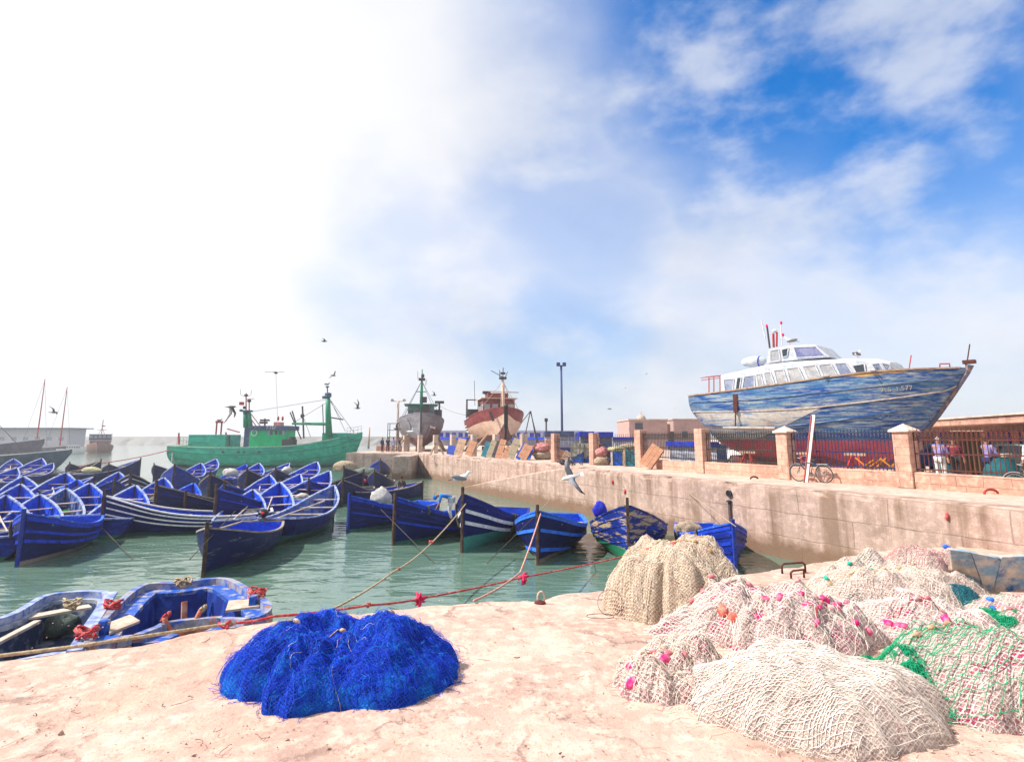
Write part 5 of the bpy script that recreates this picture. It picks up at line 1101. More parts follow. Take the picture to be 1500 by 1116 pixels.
for px0, px1, lab in ((834.5, 853, 'tarpaulin covered cube with grey top and blue skirt, next to the slatted pallet'), (855, 874.5, 'tarpaulin covered cube with grey top and blue skirt, next to the net sacks')):
    t, w, h, c = crate(px0, px1, 678, 651.5, 1.1, M_tarpb, lab, -.25, 'covered_crate', None, 'tarpaulin covered cubes')
    def cover(q):
        n = 16
        for (f0, f1, ax, sgn) in ((-1, 1, 0, -1), (-1, 1, 0, 1), (-1, 1, 1, -1), (-1, 1, 1, 1)):
            rows = []
            for i in range(n+1):
                u = f0 + (f1-f0)*i/n; low = h*(.42 + .16*u*(1 if sgn < 0 else -1)) + .03*math.sin(9*u)
                o_ = (.53*1.1 if ax == 0 else .53*w); e = u*(.53*w if ax == 0 else .53*1.1)
                P = lambda z, k: ((e, sgn*o_*k, z) if ax == 0 else (sgn*o_*k, e, z))
                rows.append([P(low, 1.03), P(h*.8, 1.01), P(h+.03, 1.0)])
            q.grid(rows)
        q.box((0, 0, h+.03), (1.06*w, 1.06*1.1, .03))
    part(t, 'cover', M_tarpg, cover)
t, w, h, c = crate(895, 912, 682, 663, 1.0, M_tarpb, 'blue fish crate with wooden corner posts and net heaped on top', -.3, 'fish_crate', M_plank); 
t2, w2, h2, c2 = crate(914, 931, 683, 660, .8, M_teal, 'dark teal crate touching the rough plastered pillar', -.3, 'fish_crate', M_wood)
t3, _, _, _ = crate(804, 824, 673, 659, .9, M_orange, 'brown tilted wooden box lying beside the slatted pallet', .5, 'wooden_box'); t3.rotation_euler = (.0, .22, .5)
def pallet(px, by, label):
    p = at(px, by, ZQ); t = thing('slatted_pallet', label, 'pallet', (p.x, p.y, ZQ), -.3); t.rotation_euler = (math.radians(-35), math.radians(30), -.3)
    for i in range(6): part(t, 'slat', M_plank if i % 2 else M_orange, lambda q: q.box((0, 0, .08+i*.13), (.95, .05, .09)))
    for sx in (-1, 1): part(t, 'runner', M_wood, lambda q: q.box((sx*.38, .06, .42), (.09, .07, .85)))
pallet(829, 675, 'small slatted pallet leaning between the brown box and the tarpaulin cube')
def lumpy(name, label, cat, c, rad, m, seed, group=None, lines=None):
    n, k = 26, 16; V = []
    for i in range(k+1):
        ph = math.pi*(i/k-.5)
        for j in range(n): A = 2*math.pi*j/n; V.append((math.cos(ph)*math.cos(A), math.cos(ph)*math.sin(A), math.sin(ph)))
    V = np.array(V); d = 1 + .18*fbm(V*1.8, seed, 3) + .04*fbm(V*9, seed+3, 2); V = V*d[:, None]*np.array(rad); V[:, 2] = np.maximum(V[:, 2], -rad[2]*.75)
    Fq = np.array([(i*n+j, i*n+(j+1) % n, (i+1)*n+(j+1) % n, (i+1)*n+j) for i in range(k) for j in range(n)])
    o = npbuild(name, V - np.array([0, 0, V[:, 2].min()]), Fq, m); o.location = c; return tag(o, label, cat, group)
M_sackr = mat('pink_red_netting', (.42, .12, .13), (.50, .30, .27), 6, rough=.9, bump=.3, bsc=30); M_sackb = mat('beige_netting', (.42, .32, .24), (.26, .22, .15), 6, rough=.9, bump=.3, bsc=30); M_sackd = mat('dark_red_netting', (.20, .05, .07), (.3, .14, .14), 6, rough=.9, bump=.3, bsc=30)
M_sacky = mat('yellowish_netting', (.48, .42, .26), (.3, .34, .2), 6, rough=.9, bump=.3, bsc=30)
def sack(px, by, rx, rz_, dz, m, lab, seed): p = at(px, by, ZQ); lumpy('net_sack', lab, 'net', (p.x, p.y, ZQ+dz), (rx, rx*.85, rz_), m, seed, 'bundled nets on the far quay')
sack(794, 673, .75, .42, 0, M_sackb, 'beige net bundle at the bottom of the stack before the posts', 1); sack(794, 673, .68, .42, .6, M_sackr, 'pink net bundle on top of the beige one before the posts', 2); sack(785, 672, .5, .5, .3, M_sackd, 'dark red net bundle beside the pink one before the posts', 3)
sack(883, 681, .55, .36, 0, M_sackb, 'beige net bundle under the pink one between cube and fish crate', 4); sack(883, 681, .5, .36, .5, M_sackr, 'pink net bundle wedged between tarpaulin cube and fish crate', 5); sack(877, 680, .42, .34, .75, M_sackd, 'dark red net bundle topping the pile beside the tarpaulin cube', 6)
for k, (px, dz, m, lab) in enumerate(((905, h, M_sacky, 'yellowish net heaped over the blue fish crate'), (921, h2, M_sackb, 'beige net heaped over the dark teal crate'))):
    p = at(px, 682, ZQ); lumpy('loose_net', lab, 'net', (p.x+.2, p.y+.45, ZQ+dz), (.75, .5, .22), m, 20+k)
p = at(803, 671, ZQ); tag(MB().box((p.x, p.y+.2, ZQ+.8), (.45, .45, 1.6)).build('wooden_post', M_orange, base=True, bevel=.03), 'short orange wooden post beside the net stack', 'post')
def junk():
    p = at(835, 681, ZQ); mb = MB()
    for i in range(26): c = (p.x+R.uniform(-.7, .8), p.y+R.uniform(-.3, .3), ZQ+R.uniform(.05, .3)); mb.tube([(c[0]+.13*math.cos(u), c[1]+.13*math.sin(u)*R.choice((.3, 1)), c[2]+.1*math.sin(u*1.0+i)) for u in np.linspace(0, 6.28, 9)[:-1]], .03, 5, True)
    tag(mb.build('chain_heap', M_iron, base=True), 'small heap of dark chain on the quay edge above the landing ramp', 'chain')['kind'] = 'stuff'
junk()
for px, w_, lab in ((564, 2.2, 'long low pink stone block near the end of the quay'), (583, .9, 'short low pink stone block near the end of the quay')):
    p = at(px, 660.5, ZQ); tag(MB().box((p.x, p.y, ZQ+.35), (w_, .8, .7)).build('stone_block', M_stone, base=True, bevel=.04), lab, 'block')
p = at(640, 666, ZQ); t = thing('wooden_trestle', 'wooden trestle at the foot of a post under the grey trawler', 'trestle', (p.x, p.y, ZQ), .2)
for sx in (-1, 1): part(t, 'leg', M_wood, lambda q: (q.beam((sx*.7, -.3, 0), (sx*.15, 0, 1.1), .12, .12), q.beam((sx*.7, .3, 0), (sx*.15, 0, 1.1), .12, .12)))
part(t, 'top_bar', M_wood, lambda q: q.box((0, 0, 1.13), (.7, .14, .12)))
# lamp posts, pole, crane, scaffold
def lamp_post(px, ty, D, label, heads, r, m, name='lamp_post'):
    p = atY(px, ty, D); t = thing(name, label, 'lamp post', (p.x, D, ZQ)); H = p.z-ZQ
    part(t, 'pole', m, lambda q: q.tube([(0, 0, 0), (0, 0, H)], [r*1.2, r], 8), smooth=True)
    for x in heads: part(t, 'floodlight', m, lambda q: (q.box((x, -.1, H+.08), (.38, .4, .4)), q.beam((0, 0, H-.15), (x, 0, H), .1, .1)), bevel=.04)
    return t
M_bluepole = mat('blue_pole', (.03, .06, .20), (.05, .07, .18), 3, rough=.5)
lamp_post(822, 535, 62, 'very tall dark blue lamp post with two floodlights, rising behind the quay fence', (-.32, .32), .11, M_bluepole)
lamp_post(583.5, 587, 88, 'grey lamp post with two heads beside the grey trawler', (-.9, .9), .16, M_plain)
lamp_post(800, 616, 70, 'short thin lamp post left of the very tall one'.replace('left of', 'near'), (0,), .1, M_iron)
lamp_post(541, 626, 95, 'thin grey pole near the bow of the green trawler', (), .14, M_plain, 'pole')
p = atY(777, 602, 80); t = thing('derrick', 'thin lattice derrick beside the maroon trawler', 'crane', (p.x, 80, ZQ)); H = p.z-ZQ
part(t, 'leg', M_iron, lambda q: q.tube([(-1.2, 0, 0), (0, 0, H)], .07, 5)); part(t, 'leg', M_iron, lambda q: q.tube([(1.3, .5, 0), (0, 0, H)], .07, 5)); part(t, 'leg', M_iron, lambda q: q.tube([(1.0, -.6, 0), (.05, 0, H)], .07, 5))
part(t, 'jib', M_iron, lambda q: q.tube([(0, 0, H), (-2.3, 0, H*.45), (-2.6, 0, H*.3)], .06, 5))
p = at(578, 661, ZQ); t = thing('scaffold_tower', 'grey scaffold tower at the pale side of the grey trawler', 'scaffold', (p.x, 75, ZQ))
for x in (-.6, .6):
    for y in (0, 1.2): part(t, 'upright', M_iron, lambda q: q.tube([(x, y, 0), (x, y, 3.6)], .05, 5))
for z in (.9, 1.8, 2.7, 3.55): part(t, 'brace', M_iron, lambda q: (q.tube([(-.6, 0, z), (.6, 0, z)], .04, 4), q.tube([(-.6, 1.2, z), (.6, 1.2, z)], .04, 4), q.tube([(.6, 0, z), (.6, 1.2, z)], .04, 4)))
# buildings and booths behind
def block_building(name, label, boxes, m, roof_m, wins=(), dome=None, cat='building'):
    x0, y0 = boxes[0][0], boxes[0][2]; t = thing(name, label, cat, (x0, y0, ZQ))
    for (xa, xb, ya, yb, h) in boxes:
        w = part(t, 'wall', m, lambda q: q.box(((xa+xb)/2-x0, (ya+yb)/2-y0, h/2), (xb-xa, yb-ya, h)))
        part(w, 'parapet', roof_m, lambda q: q.box(((xa+xb)/2-x0, (ya+yb)/2-y0, h+.08), (xb-xa+.25, yb-ya+.25, .18)))
    for (x, y, z, w_, h_, g) in wins: part(t, 'window', g, lambda q: q.box((x-x0, y-y0, z), (w_, .12, h_)))
    if dome: part(t, 'dome', roof_m, lambda q: q.lathe([(.7, 0), (.7, .4), (.6, .7), (.3, .95), (.06, 1.1), (.04, 1.5)], 12, (dome[0]-x0, dome[1]-y0, dome[2])), smooth=True)
    return t
bx = lambda px, D: (px-750)/850*D
block_building('stone_building', 'low pink stone building with small dome, far behind the rough plastered pillar', [(bx(920, 85), bx(975, 85), 85, 95, 4.25), (bx(984, 88), bx(1035, 88), 88, 98, 4.4), (bx(970, 90), bx(990, 90), 90, 96, 3.7)], mat('far_pink_wall', (.42, .28, .26), (.36, .24, .22), 1.2, rough=.85), M_plain,
    [(bx(934, 85), 84.97, 3.4, 1.1, .9, M_glass), (bx(1000, 88), 87.97, 2.2, .8, 1, M_glass)], (bx(942, 86), 88, 4.2))
def market_hall():
    x0, x1 = bx(640, 135), bx(852, 135); t = thing('market_hall', 'long low white market hall with a row of blue windows, behind the trawlers', 'building', ((x0+x1)/2, 135, ZQ)); w = x1-x0
    part(t, 'wall', M_white, lambda q: q.box((0, 5, 1.6), (w, 10, 3.2))); part(t, 'roof', M_corr, lambda q: q.box((0, 5, 3.3), (w+1, 11, .22)))
    for i in range(22): part(t, 'window', M_booth, lambda q: q.box((-w/2+1.2+i*(w-2.4)/21, -.03, 2.4), (.95, .1, .95)))
    part(t, 'awning', M_booth, lambda q: q.slab([(-w/2, -.1, 1.75), (w/2, -.1, 1.75), (w/2, -2.4, 1.25), (-w/2, -2.4, 1.25)], (0, 0, .08)))
market_hall()
def booth(px0, px1, D, ty, label, style, name='market_booth'):
    x0, x1 = bx(px0, D), bx(px1, D); h = atY(px0, ty, D).z-ZQ; w = x1-x0; t = thing(name, label, 'booth', ((x0+x1)/2, D, ZQ), 0, 'booths behind the quay fence')
    part(t, 'body', M_booth, lambda q: q.box((0, .8, h*.2), (w, 1.6, h*.4)))
    n = max(4, int(w/.22))
    part(t, 'corrugated_panel', M_corr if style else M_blueg, lambda q: q.grid([[(-w/2+w*i/(2*n), -.03 if i % 2 else .03, z) for z in (h*.4, h*.8)] for i in range(2*n+1)]))
    part(t, 'rear_wall', M_blueg, lambda q: q.box((0, 1.55, h*.5), (w, .08, h*.96)))
    part(t, 'roof', M_blueg if style == 1 else M_booth, lambda q: q.box((0, .7, h*.9), (w+.2, 2.0, h*.2)), bevel=.02)
    for sx in (-1, 1): part(t, 'corner_post', M_corr, lambda q: q.box((sx*(w/2+.05), -.1, h*.45), (.1, .1, h*.9)))
booth(798, 838, 52, 631.5, 'grey roofed booth with white ribbed front behind the pink post by the net stack', 1)
booth(849, 867, 50, 632, 'narrow deep blue booth just behind the tarpaulin cubes', 0)
booth(876, 894, 50, 632.5, 'deep blue booth behind the fish crates', 0); booth(897, 935, 53, 640, 'pale blue low booth behind the spiked railing', 2)
def striped(): 
    a, b = Vector(PIL[2]), Vector(PIL[3]); d = (b-a).normalized(); n = Vector((d.y, -d.x)); c = a.lerp(b, .40) + n*1.0; w = 4.4
    t = thing('market_booth', 'white ribbed counter with bright blue top edge behind the railing by the yacht stern', 'booth', (c.x, c.y, ZQ), math.atan2(d.y, d.x), 'booths behind the quay fence')
    part(t, 'panel', M_corr, lambda q: q.grid([[(-w/2+w*i/60, .03 if i % 2 else -.03, z) for z in (.3, 1.25)] for i in range(61)])); part(t, 'top_edge', M_booth, lambda q: q.box((0, 0, 1.4), (w, .5, .28)), bevel=.02); part(t, 'counter', M_blueg, lambda q: q.box((0, -.4, .7), (w-.1, .6, 1.38)))
striped()
def pink_house():
    a, b = Vector((22.6, 20.5)), Vector((28.6, 42)); d = (b-a).normalized(); Lh = (b-a).length; c = (a+b)/2
    t = thing('quay_building', 'long low pink building with flat projecting roof behind the rusty railing', 'building', (c.x, c.y, ZQ), math.atan2(d.y, d.x))
    Wl = mat('shaded_pink_render', (.34, .21, .17), (.26, .16, .13), 1.5, rough=.85, bump=.1); part(t, 'wall', Wl, lambda q: q.box((0, -3.2, 1.2), (Lh, 6, 2.4)))  # wall colour darkened to stand in for deep shade under the roof
    part(t, 'roof', M_stone, lambda q: q.box((0, -2.5, 2.58), (Lh+1, 8.2, .36)), bevel=.03); part(t, 'roof_edge', M_cap, lambda q: q.box((0, -2.5, 2.80), (Lh+1.2, 8.4, .07)))
    for i in range(7): xx = -Lh/2+2+i*3.0; dr = part(t, 'shade_doorway', M_glass, lambda q: q.box((xx, -.19, 1.0), (1.9, .1, 2.0))); part(dr, 'door_frame', M_booth, lambda q: q.tube([(xx-1, -.15, 0), (xx-1, -.15, 2.04), (xx+1, -.15, 2.04), (xx+1, -.15, 0)], .06, 4))  # dark slabs as openings, more added to deepen the shade under the roof
pink_house()
# behind the rusty railing: stalls, vehicles
def teal_stall(px, D, label, s=1.0):
    t = thing('covered_stall', label, 'stall', (bx(px, D), D, ZQ), R.uniform(-.2, .2), 'stalls behind the rusty railing'); rows = []
    for i in range(25):
        A = 2*math.pi*i/24; f = 1 + .08*math.sin(6*A); rows.append([(.75*s*f*math.cos(A), .6*s*f*math.sin(A), 0.02), (.62*s*math.cos(A), .5*s*math.sin(A), .6*s), (.42*s*math.cos(A), .36*s*math.sin(A), 1.02*s), (.02*math.cos(A), .02*math.sin(A), 1.08*s)])
    part(t, 'cloth', mat('teal_cloth', (.006, .075, .095), (.01, .11, .13), 3, rough=.8), lambda q: q.grid(rows)); part(t, 'goods', M_plank, lambda q: [q.box((R.uniform(-.3, .3), R.uniform(-.2, .2), 1.1*s+.05), (.2, .2, .12), R.uniform(0, 1)) for _ in range(5)] and None)
teal_stall(1373, 24.5, 'teal cloth covered stall nearest the capped pillar behind the rusty railing', .8); teal_stall(1452, 22.5, 'wider teal cloth covered stall beside the woman in violet'.replace('woman', 'person'), .95)
p = Vector((bx(1408, 25.5), 25.5)); t = thing('hanging_curtain', 'dark brown striped curtain hanging on a frame behind the rusty railing', 'curtain', (p.x, p.y, ZQ), -.3)
part(t, 'cloth', mat('brown_striped_cloth', (.06, .03, .025), (.15, .10, .05), 6, .4, .6, rough=.9, stretch=(4, 1, .05)), lambda q: q.grid([[(-.5+i/40, .05*math.sin(i*.9), z) for z in (.25, 1.1, 2.0)] for i in range(41)])); part(t, 'frame', M_wood, lambda q: (q.tube([(-.55, 0, 0), (-.55, 0, 2.05)], .03, 5), q.tube([(.55, 0, 0), (.55, 0, 2.05)], .03, 5), q.tube([(-.6, 0, 2.03), (.6, 0, 2.03)], .03, 5)))
def car(px, D, rz, m, label, s=1.0):
    t = thing('parked_car', label, 'car', (bx(px, D), D, ZQ), rz, 'cars parked behind the railing')
    body = [(-2.1, .35), (-2.1, .85), (-1.95, .95), (-1.35, 1.0), (-.85, 1.45), (.6, 1.45), (1.15, 1.0), (1.9, .88), (2.1, .7), (2.1, .35)]
    def f(q): 
        n = len(body); vs = [(x*s, -.82*s*(1 if z < 1.05 else .84), z*s) for x, z in body] + [(x*s, .82*s*(1 if z < 1.05 else .84), z*s) for x, z in body]
        q.add(vs, [tuple(range(n))[::-1], tuple(range(n, 2*n))] + [(i, (i+1) % n, n+(i+1) % n, n+i) for i in range(n)])
    part(t, 'body', m, f, bevel=.05)
    for sg in (1, -1):
        part(t, 'side_window', M_glass, lambda q: q.slab([(x*s, sg*.80*s if z < 1.05 else sg*.715*s, z*s) for x, z in ((-1.15, 1.03), (-.78, 1.38), (.52, 1.38), (.98, 1.03))], (0, sg*.012, 0)))
        for x in (-1.3, 1.3): w = part(t, 'wheel', M_black, lambda q: q.tube([(x*s, sg*.66*s, .31*s), (x*s, sg*.84*s, .31*s)], .31*s, 14)); part(w, 'rim', M_metal, lambda q: q.tube([(x*s, sg*.80*s, .31*s), (x*s, sg*.855*s, .31*s)], .18*s, 10))
        part(t, 'headlight', M_white, lambda q: q.box((2.07*s, sg*.6*s, .72*s), (.1, .3, .14)))
    part(t, 'windscreen', M_glassb, lambda q: q.slab([(.66*s, -.66*s, 1.42*s), (.66*s, .66*s, 1.42*s), (1.13*s, .74*s, 1.03*s), (1.13*s, -.74*s, 1.03*s)], (.03, 0, .03)))
car(1480, 27, 2.2, mat('grey_green_car', (.16, .22, .22), rough=.3, var=.05), 'grey-green car parked behind the rusty railing'); car(1385, 29, 2.0, mat('blue_car', (.03, .07, .24), rough=.3, var=.05), 'blue car behind the brown curtain and the rusty railing'); car(1062, 40, 1.9, M_white, 'white car parked beyond the yacht stern behind the railing')
def v_barrier(px, D, label):
    t = thing('folding_barrier', label, 'barrier', (bx(px, D), D, ZQ), -.5, 'yellow barriers behind the railing'); my = mat('orange_yellow_paint', (.62, .26, .02), (.5, .2, .03), 4)
    for a, b in ((-.5, 0), (.5, 0)): part(t, 'arm', my, lambda q: (q.beam((a, 0, 1.0), (b, 0, .5), .07, .05), q.beam((a*.2-.25, .02, .6), (a*.2+.25, .02, .98), .05, .05)))
    part(t, 'foot', M_iron, lambda q: (q.box((0, 0, .25), (.06, .06, .5)), q.box((0, 0, .03), (.5, .4, .05))))
v_barrier(1265, 22.4, 'yellow cross barrier behind the blue railing, further from the capped pillar'); v_barrier(1302, 21.6, 'yellow cross barrier behind the blue railing, close to the capped pillar')
# bicycles
def bicycle(px, by, label, rz, lean):
    p = at(px, by, ZQ); t = thing('bicycle', label, 'bicycle', (p.x, p.y, ZQ), rz, 'bicycles on the quay'); t.rotation_euler = (lean, 0, rz)
    G = mat('bike_frame', (.06, .10, .11), (.10, .08, .07), 6, rough=.4); S_ = mat('bike_steel', (.45, .47, .48), rough=.3, var=.1, metal=.6)
    for x in (-.53, .53):
        w = part(t, 'wheel', M_black, lambda q: q.tube([(x+.33*math.cos(u), 0, .345+.33*math.sin(u)) for u in np.linspace(0, 2*math.pi, 33)[:-1]], .02, 6, True)); part(w, 'rim', S_, lambda q: (q.tube([(x+.305*math.cos(u), 0, .345+.305*math.sin(u)) for u in np.linspace(0, 2*math.pi, 33)[:-1]], .011, 4, True), [q.tube([(x, 0, .345), (x+.3*math.cos(u), 0, .345+.3*math.sin(u))], .003, 3) for u in np.linspace(0, 2*math.pi, 19)[:-1]]))
        part(w, 'mudguard', S_, lambda q: q.tube([(x+.375*math.cos(u), 0, .345+.375*math.sin(u)) for u in np.linspace(.5, 2.7, 12)], .014, 4))
    bb, st, hd, ra, fa = (.0, 0, .30), (.16, 0, .82), (-.33, 0, .86), (.53, 0, .345), (-.53, 0, .345)
    part(t, 'frame', G, lambda q: (q.tube([bb, st], .017, 6), q.tube([(.14, 0, .76), (-.34, 0, .80)], .017, 6), q.tube([bb, (-.37, 0, .70)], .019, 6), q.tube([bb, ra], .011, 5), q.tube([(.14, 0, .76), ra], .011, 5)))
    part(t, 'fork', G, lambda q: (q.tube([(-.33, 0, .93), (-.40, 0, .62), (-.46, .05, .5), (-.53, .05, .345)], .013, 5), q.tube([(-.40, 0, .62), (-.46, -.05, .5), (-.53, -.05, .345)], .013, 5)))
    part(t, 'handlebar', S_, lambda q: q.tube([(-.18, .28, .98), (-.33, .22, 1.0), (-.36, 0, .95), (-.33, -.22, 1.0), (-.18, -.28, .98)], .012, 5)); part(t, 'saddle', M_black, lambda q: q.ell((.20, 0, .87), (.15, .08, .04)), smooth=True)
    part(t, 'crank', S_, lambda q: (q.tube([(0, -.03, .30), (0, .03, .30)], .09, 12), q.tube([(0, .07, .30), (.1, .09, .17)], .01, 4), q.tube([(0, -.07, .30), (-.1, -.09, .43)], .01, 4))); part(t, 'carrier', S_, lambda q: (q.beam((.3, 0, .73), (.72, 0, .73), .12, .02), q.tube([(.68, .05, .73), (.53, .05, .36)], .007, 4)))
d2 = (PIL[0]-PIL[1]).normalized(); ba = math.atan2(d2.y, d2.x)
bicycle(1190, 706, 'grey-green bicycle leaning on the low wall beside the pale pole', ba+.12, math.radians(9)); bicycle(1525, 728, 'bicycle of which only one wheel shows at the photo edge, by the low wall', ba, math.radians(9))
a = at(1180.5, 706.5, ZQ); b = atY(1191.5, 608, a.y+.75); t = thing('leaning_pole', 'pale board with red edges leaning upright on the blue railing', 'pole', tuple(a))
part(t, 'board', mat('whitish_pole_paint', (.74, .66, .60), (.6, .5, .45), 4), lambda q: q.beam((0, 0, 0), b-a, .15, .05)); 
for sx in (-1, 1): part(t, 'red_edge', M_redp, lambda q: q.beam(Vector((sx*.085, 0, 0)), (b-a)+Vector((sx*.085, 0, 0)), .02, .055))
# fittings of the far quay
def ring(p, r, m, label, tilt=0.3, th=.035, arc=6.28, name='mooring_ring'):
    mb = MB(); pts = [(r*math.cos(u), .25*r*math.sin(u)*tilt, r*.35+r*math.sin(u)*.6) for u in np.linspace(0, arc, 15)]; mb.tube(pts, th, 6); o = mb.build(name, m, smooth=True); o.location = p; return tag(o, label, 'mooring ring')
ring(at(1453, 729, ZQ)+Vector((0, 0, .05)), .2, M_redp, 'red arched mooring ring on the quay edge under the rusty railing', arc=3.3); ring(at(1105, 704, ZQ)+Vector((0, 0, .02)), .15, M_rust, 'small rusty ring on the quay edge near the drain hole', arc=3.3)
def drain():
    p = on_wall(1069, 722.5, .03); d = Vector((E0.x-E1.x, E0.y-E1.y, 0)).normalized(); n = Vector((d.y, -d.x, 0)); n = n if n.x < 0 else -n
    t = thing('drain_pipe', 'round dark drain hole with an iron strap down the quay wall', 'drain', tuple(p))
    part(t, 'hole', M_black, lambda q: q.tube([n*-.1, n*.05], .115, 16)); part(t, 'lip', M_iron, lambda q: q.tube([n*.05+d*.12*math.cos(u)+Vector((0, 0, .12*math.sin(u))) for u in np.linspace(0, 2*math.pi, 17)[:-1]], .015, 5, True))
    part(t, 'strap', M_iron, lambda q: (q.beam(n*.03+Vector((0, 0, -.25)), n*.03+Vector((0, 0, -1.35)), .10, .05, up=n), q.box(n*.04+Vector((0, 0, -.3)), (.16, .16, .07))))
drain()
for k, (x, y, lab) in enumerate(((898, 706, 'red rag hanging on the quay wall over the dark boat with flaking paint'), (916, 720, 'red cord scrap on the quay wall close above the stem of the flaking boat'), (1387, 756, 'red paint daub on the quay wall below the rusty railing'))):
    p = on_wall(x, y, .04); mb = MB(); mb.tube([p+Vector((0, 0, .12)), p+Vector((.03, -.02, .03)), p+Vector((-.02, -.02, -.04)), p+Vector((.02, -.02, -.12))], [.02, .05, .04, .015], 6); tag(mb.build('red_rag', M_rope_r, base=True, smooth=True), lab, 'rag')
# ------------------------------------------------------------------ fishing net heaps on the near quay
rng = np.random.default_rng(5)
def tubes(P, rad):
    N, K, _ = P.shape; T = np.gradient(P, axis=1); T /= np.linalg.norm(T, axis=2, keepdims=True)+1e-9
    ref = np.array([.31, .52, .79]); A = np.cross(T, ref); A /= np.linalg.norm(A, axis=2, keepdims=True)+1e-9; B = np.cross(T, A)
    V = np.stack([P + (A*math.cos(a)+B*math.sin(a))*rad for a in (0, 2.094, 4.189)], 2).reshape(-1, 3)
    base = (np.arange(N)[:, None]*K + np.arange(K-1)[None])*3; F_ = np.stack([np.stack([base+j, base+(j+1) % 3, base+3+(j+1) % 3, base+3+j], -1) for j in range(3)], 2).reshape(-1, 4)
    return V, F_
class Heap:
    def __init__(s, name, label, l, r, ty, by, seed, ryk=.8, p=2.3, q=.75, lump=.16, fold=0., wob=.12, floor=ZF, rot=0.):
        f = at((l+r)/2, by, floor); s.seed = seed; k0 = (r-l)/2/850
        s.rx = k0*f.y*1.06; s.ry = s.rx*ryk; D = f.y + s.ry*.85; s.rx = k0*D; c = at((l+r)/2, by, floor); s.cx = (((l+r)/2)-750)/850*D; s.cy = D
        s.h = max(.05, EYE - (ty-HZ)/850*(D) - floor); s.z0 = floor-.03; s.p, s.q, s.lump, s.fold, s.wob, s.rot = p, q, lump, fold, wob, rot
        s.t = thing(name, label, 'net', (s.cx, s.cy, floor), 0, 'net heaps on the near quay')
    def surf(s, u, v, lift=0.0):
        r = np.hypot(u, v)+1e-9; a = np.arctan2(v, u); ca, sa = u/r, v/r; o = np.zeros_like(u)
        b = 1 + s.wob*fbm(np.stack([ca*1.6, sa*1.6, o+s.seed], -1), s.seed, 3)
        if s.fold: b = b + s.fold*fbm(np.stack([a*4.5, r*1.2, o], -1), s.seed+7, 2)*np.clip(r*1.5, 0, 1)
        rr = np.clip(r, 0, 1.0); z = s.h*(1-rr**s.p)**s.q
        x = s.rx*u*b; y = s.ry*v*b; c, d = math.cos(s.rot), math.sin(s.rot); x, y = c*x-d*y, d*x+c*y
        n = fbm(np.stack([x*2.2/max(.6, s.rx), y*2.2/max(.6, s.rx), o+s.seed*3.1], -1), s.seed+3, 4)
        n2 = fbm(np.stack([x*7, y*7, z*7], -1), s.seed+5, 3)
        z = z*(1+s.lump*1.9*n) + s.lump*.42*n2*np.clip((1-rr)*4, 0, 1)*min(.6, s.h)
        k = 1 + lift/max(.35, s.rx)
        return np.stack([x*k, y*k, z + lift*.8 - .02], -1)
    def base(s, m, na=150, nr=64):
        a = np.linspace(0, 2*math.pi, na, endpoint=False); r = np.concatenate([[.001], np.linspace(.03, 1.0, nr-1)**.8]); A, Rr = np.meshgrid(a, r)
        V = s.surf(Rr*np.cos(A), Rr*np.sin(A)); V[-1, :, 2] = -.05; i, j = np.meshgrid(np.arange(nr-1), np.arange(na), indexing='ij')
        F_ = np.stack([i*na+j, i*na+(j+1) % na, (i+1)*na+(j+1) % na, (i+1)*na+j], -1).reshape(-1, 4); npbuild('net_mass', V.reshape(-1, 3), F_, m, parent=s.t)
    def strands(s, name, sets):
        Vs, Fs, Ms, mats, o = [], [], [], [], 0
        for (m, n, rad, mode, ln, lift) in sets:
            K = 16; a0 = rng.uniform(0, 2*math.pi, n); r0 = np.sqrt(rng.uniform(0, 1, n))
            if mode == 'drape': r0 = rng.uniform(.02, .7, n); th = a0 + rng.normal(0, .12, n)
            elif isinstance(mode, float): th = mode + rng.normal(0, .28, n) + math.pi*(rng.random(n) < .5)
            else: th = rng.uniform(0, 2*math.pi, n)
            step = ln*rng.uniform(.5, 1.3, n)/K; jt = .22 if mode == 'drape' else (.25 if isinstance(mode, float) else .75)
            ths = th[:, None] + np.cumsum(rng.normal(0, jt, (n, K)), 1); px = (r0*np.cos(a0))[:, None] + np.cumsum(np.cos(ths)*step[:, None], 1); py = (r0*np.sin(a0))[:, None] + np.cumsum(np.sin(ths)*step[:, None], 1)
            rr = np.hypot(px, py); f = np.where(rr > 1.0, 1.0/rr, 1); px, py = px*f, py*f
            lf = rng.uniform(.0, lift, n)[:, None] + np.sin(np.linspace(0, math.pi, K))[None]*rng.exponential(lift*.5, n)[:, None]
            P = s.surf(px, py) ; P[..., 2] += lf*.8; P[..., :2] *= (1 + lf/max(.35, s.rx))[..., None]
            V, F_ = tubes(P, rad); Vs.append(V); Fs.append(F_+o); o += len(V); Ms.append(np.full(len(F_), len(mats))); mats.append(m)
        npbuild(name, np.concatenate(Vs), np.concatenate(Fs), mats, np.concatenate(Ms), s.t)
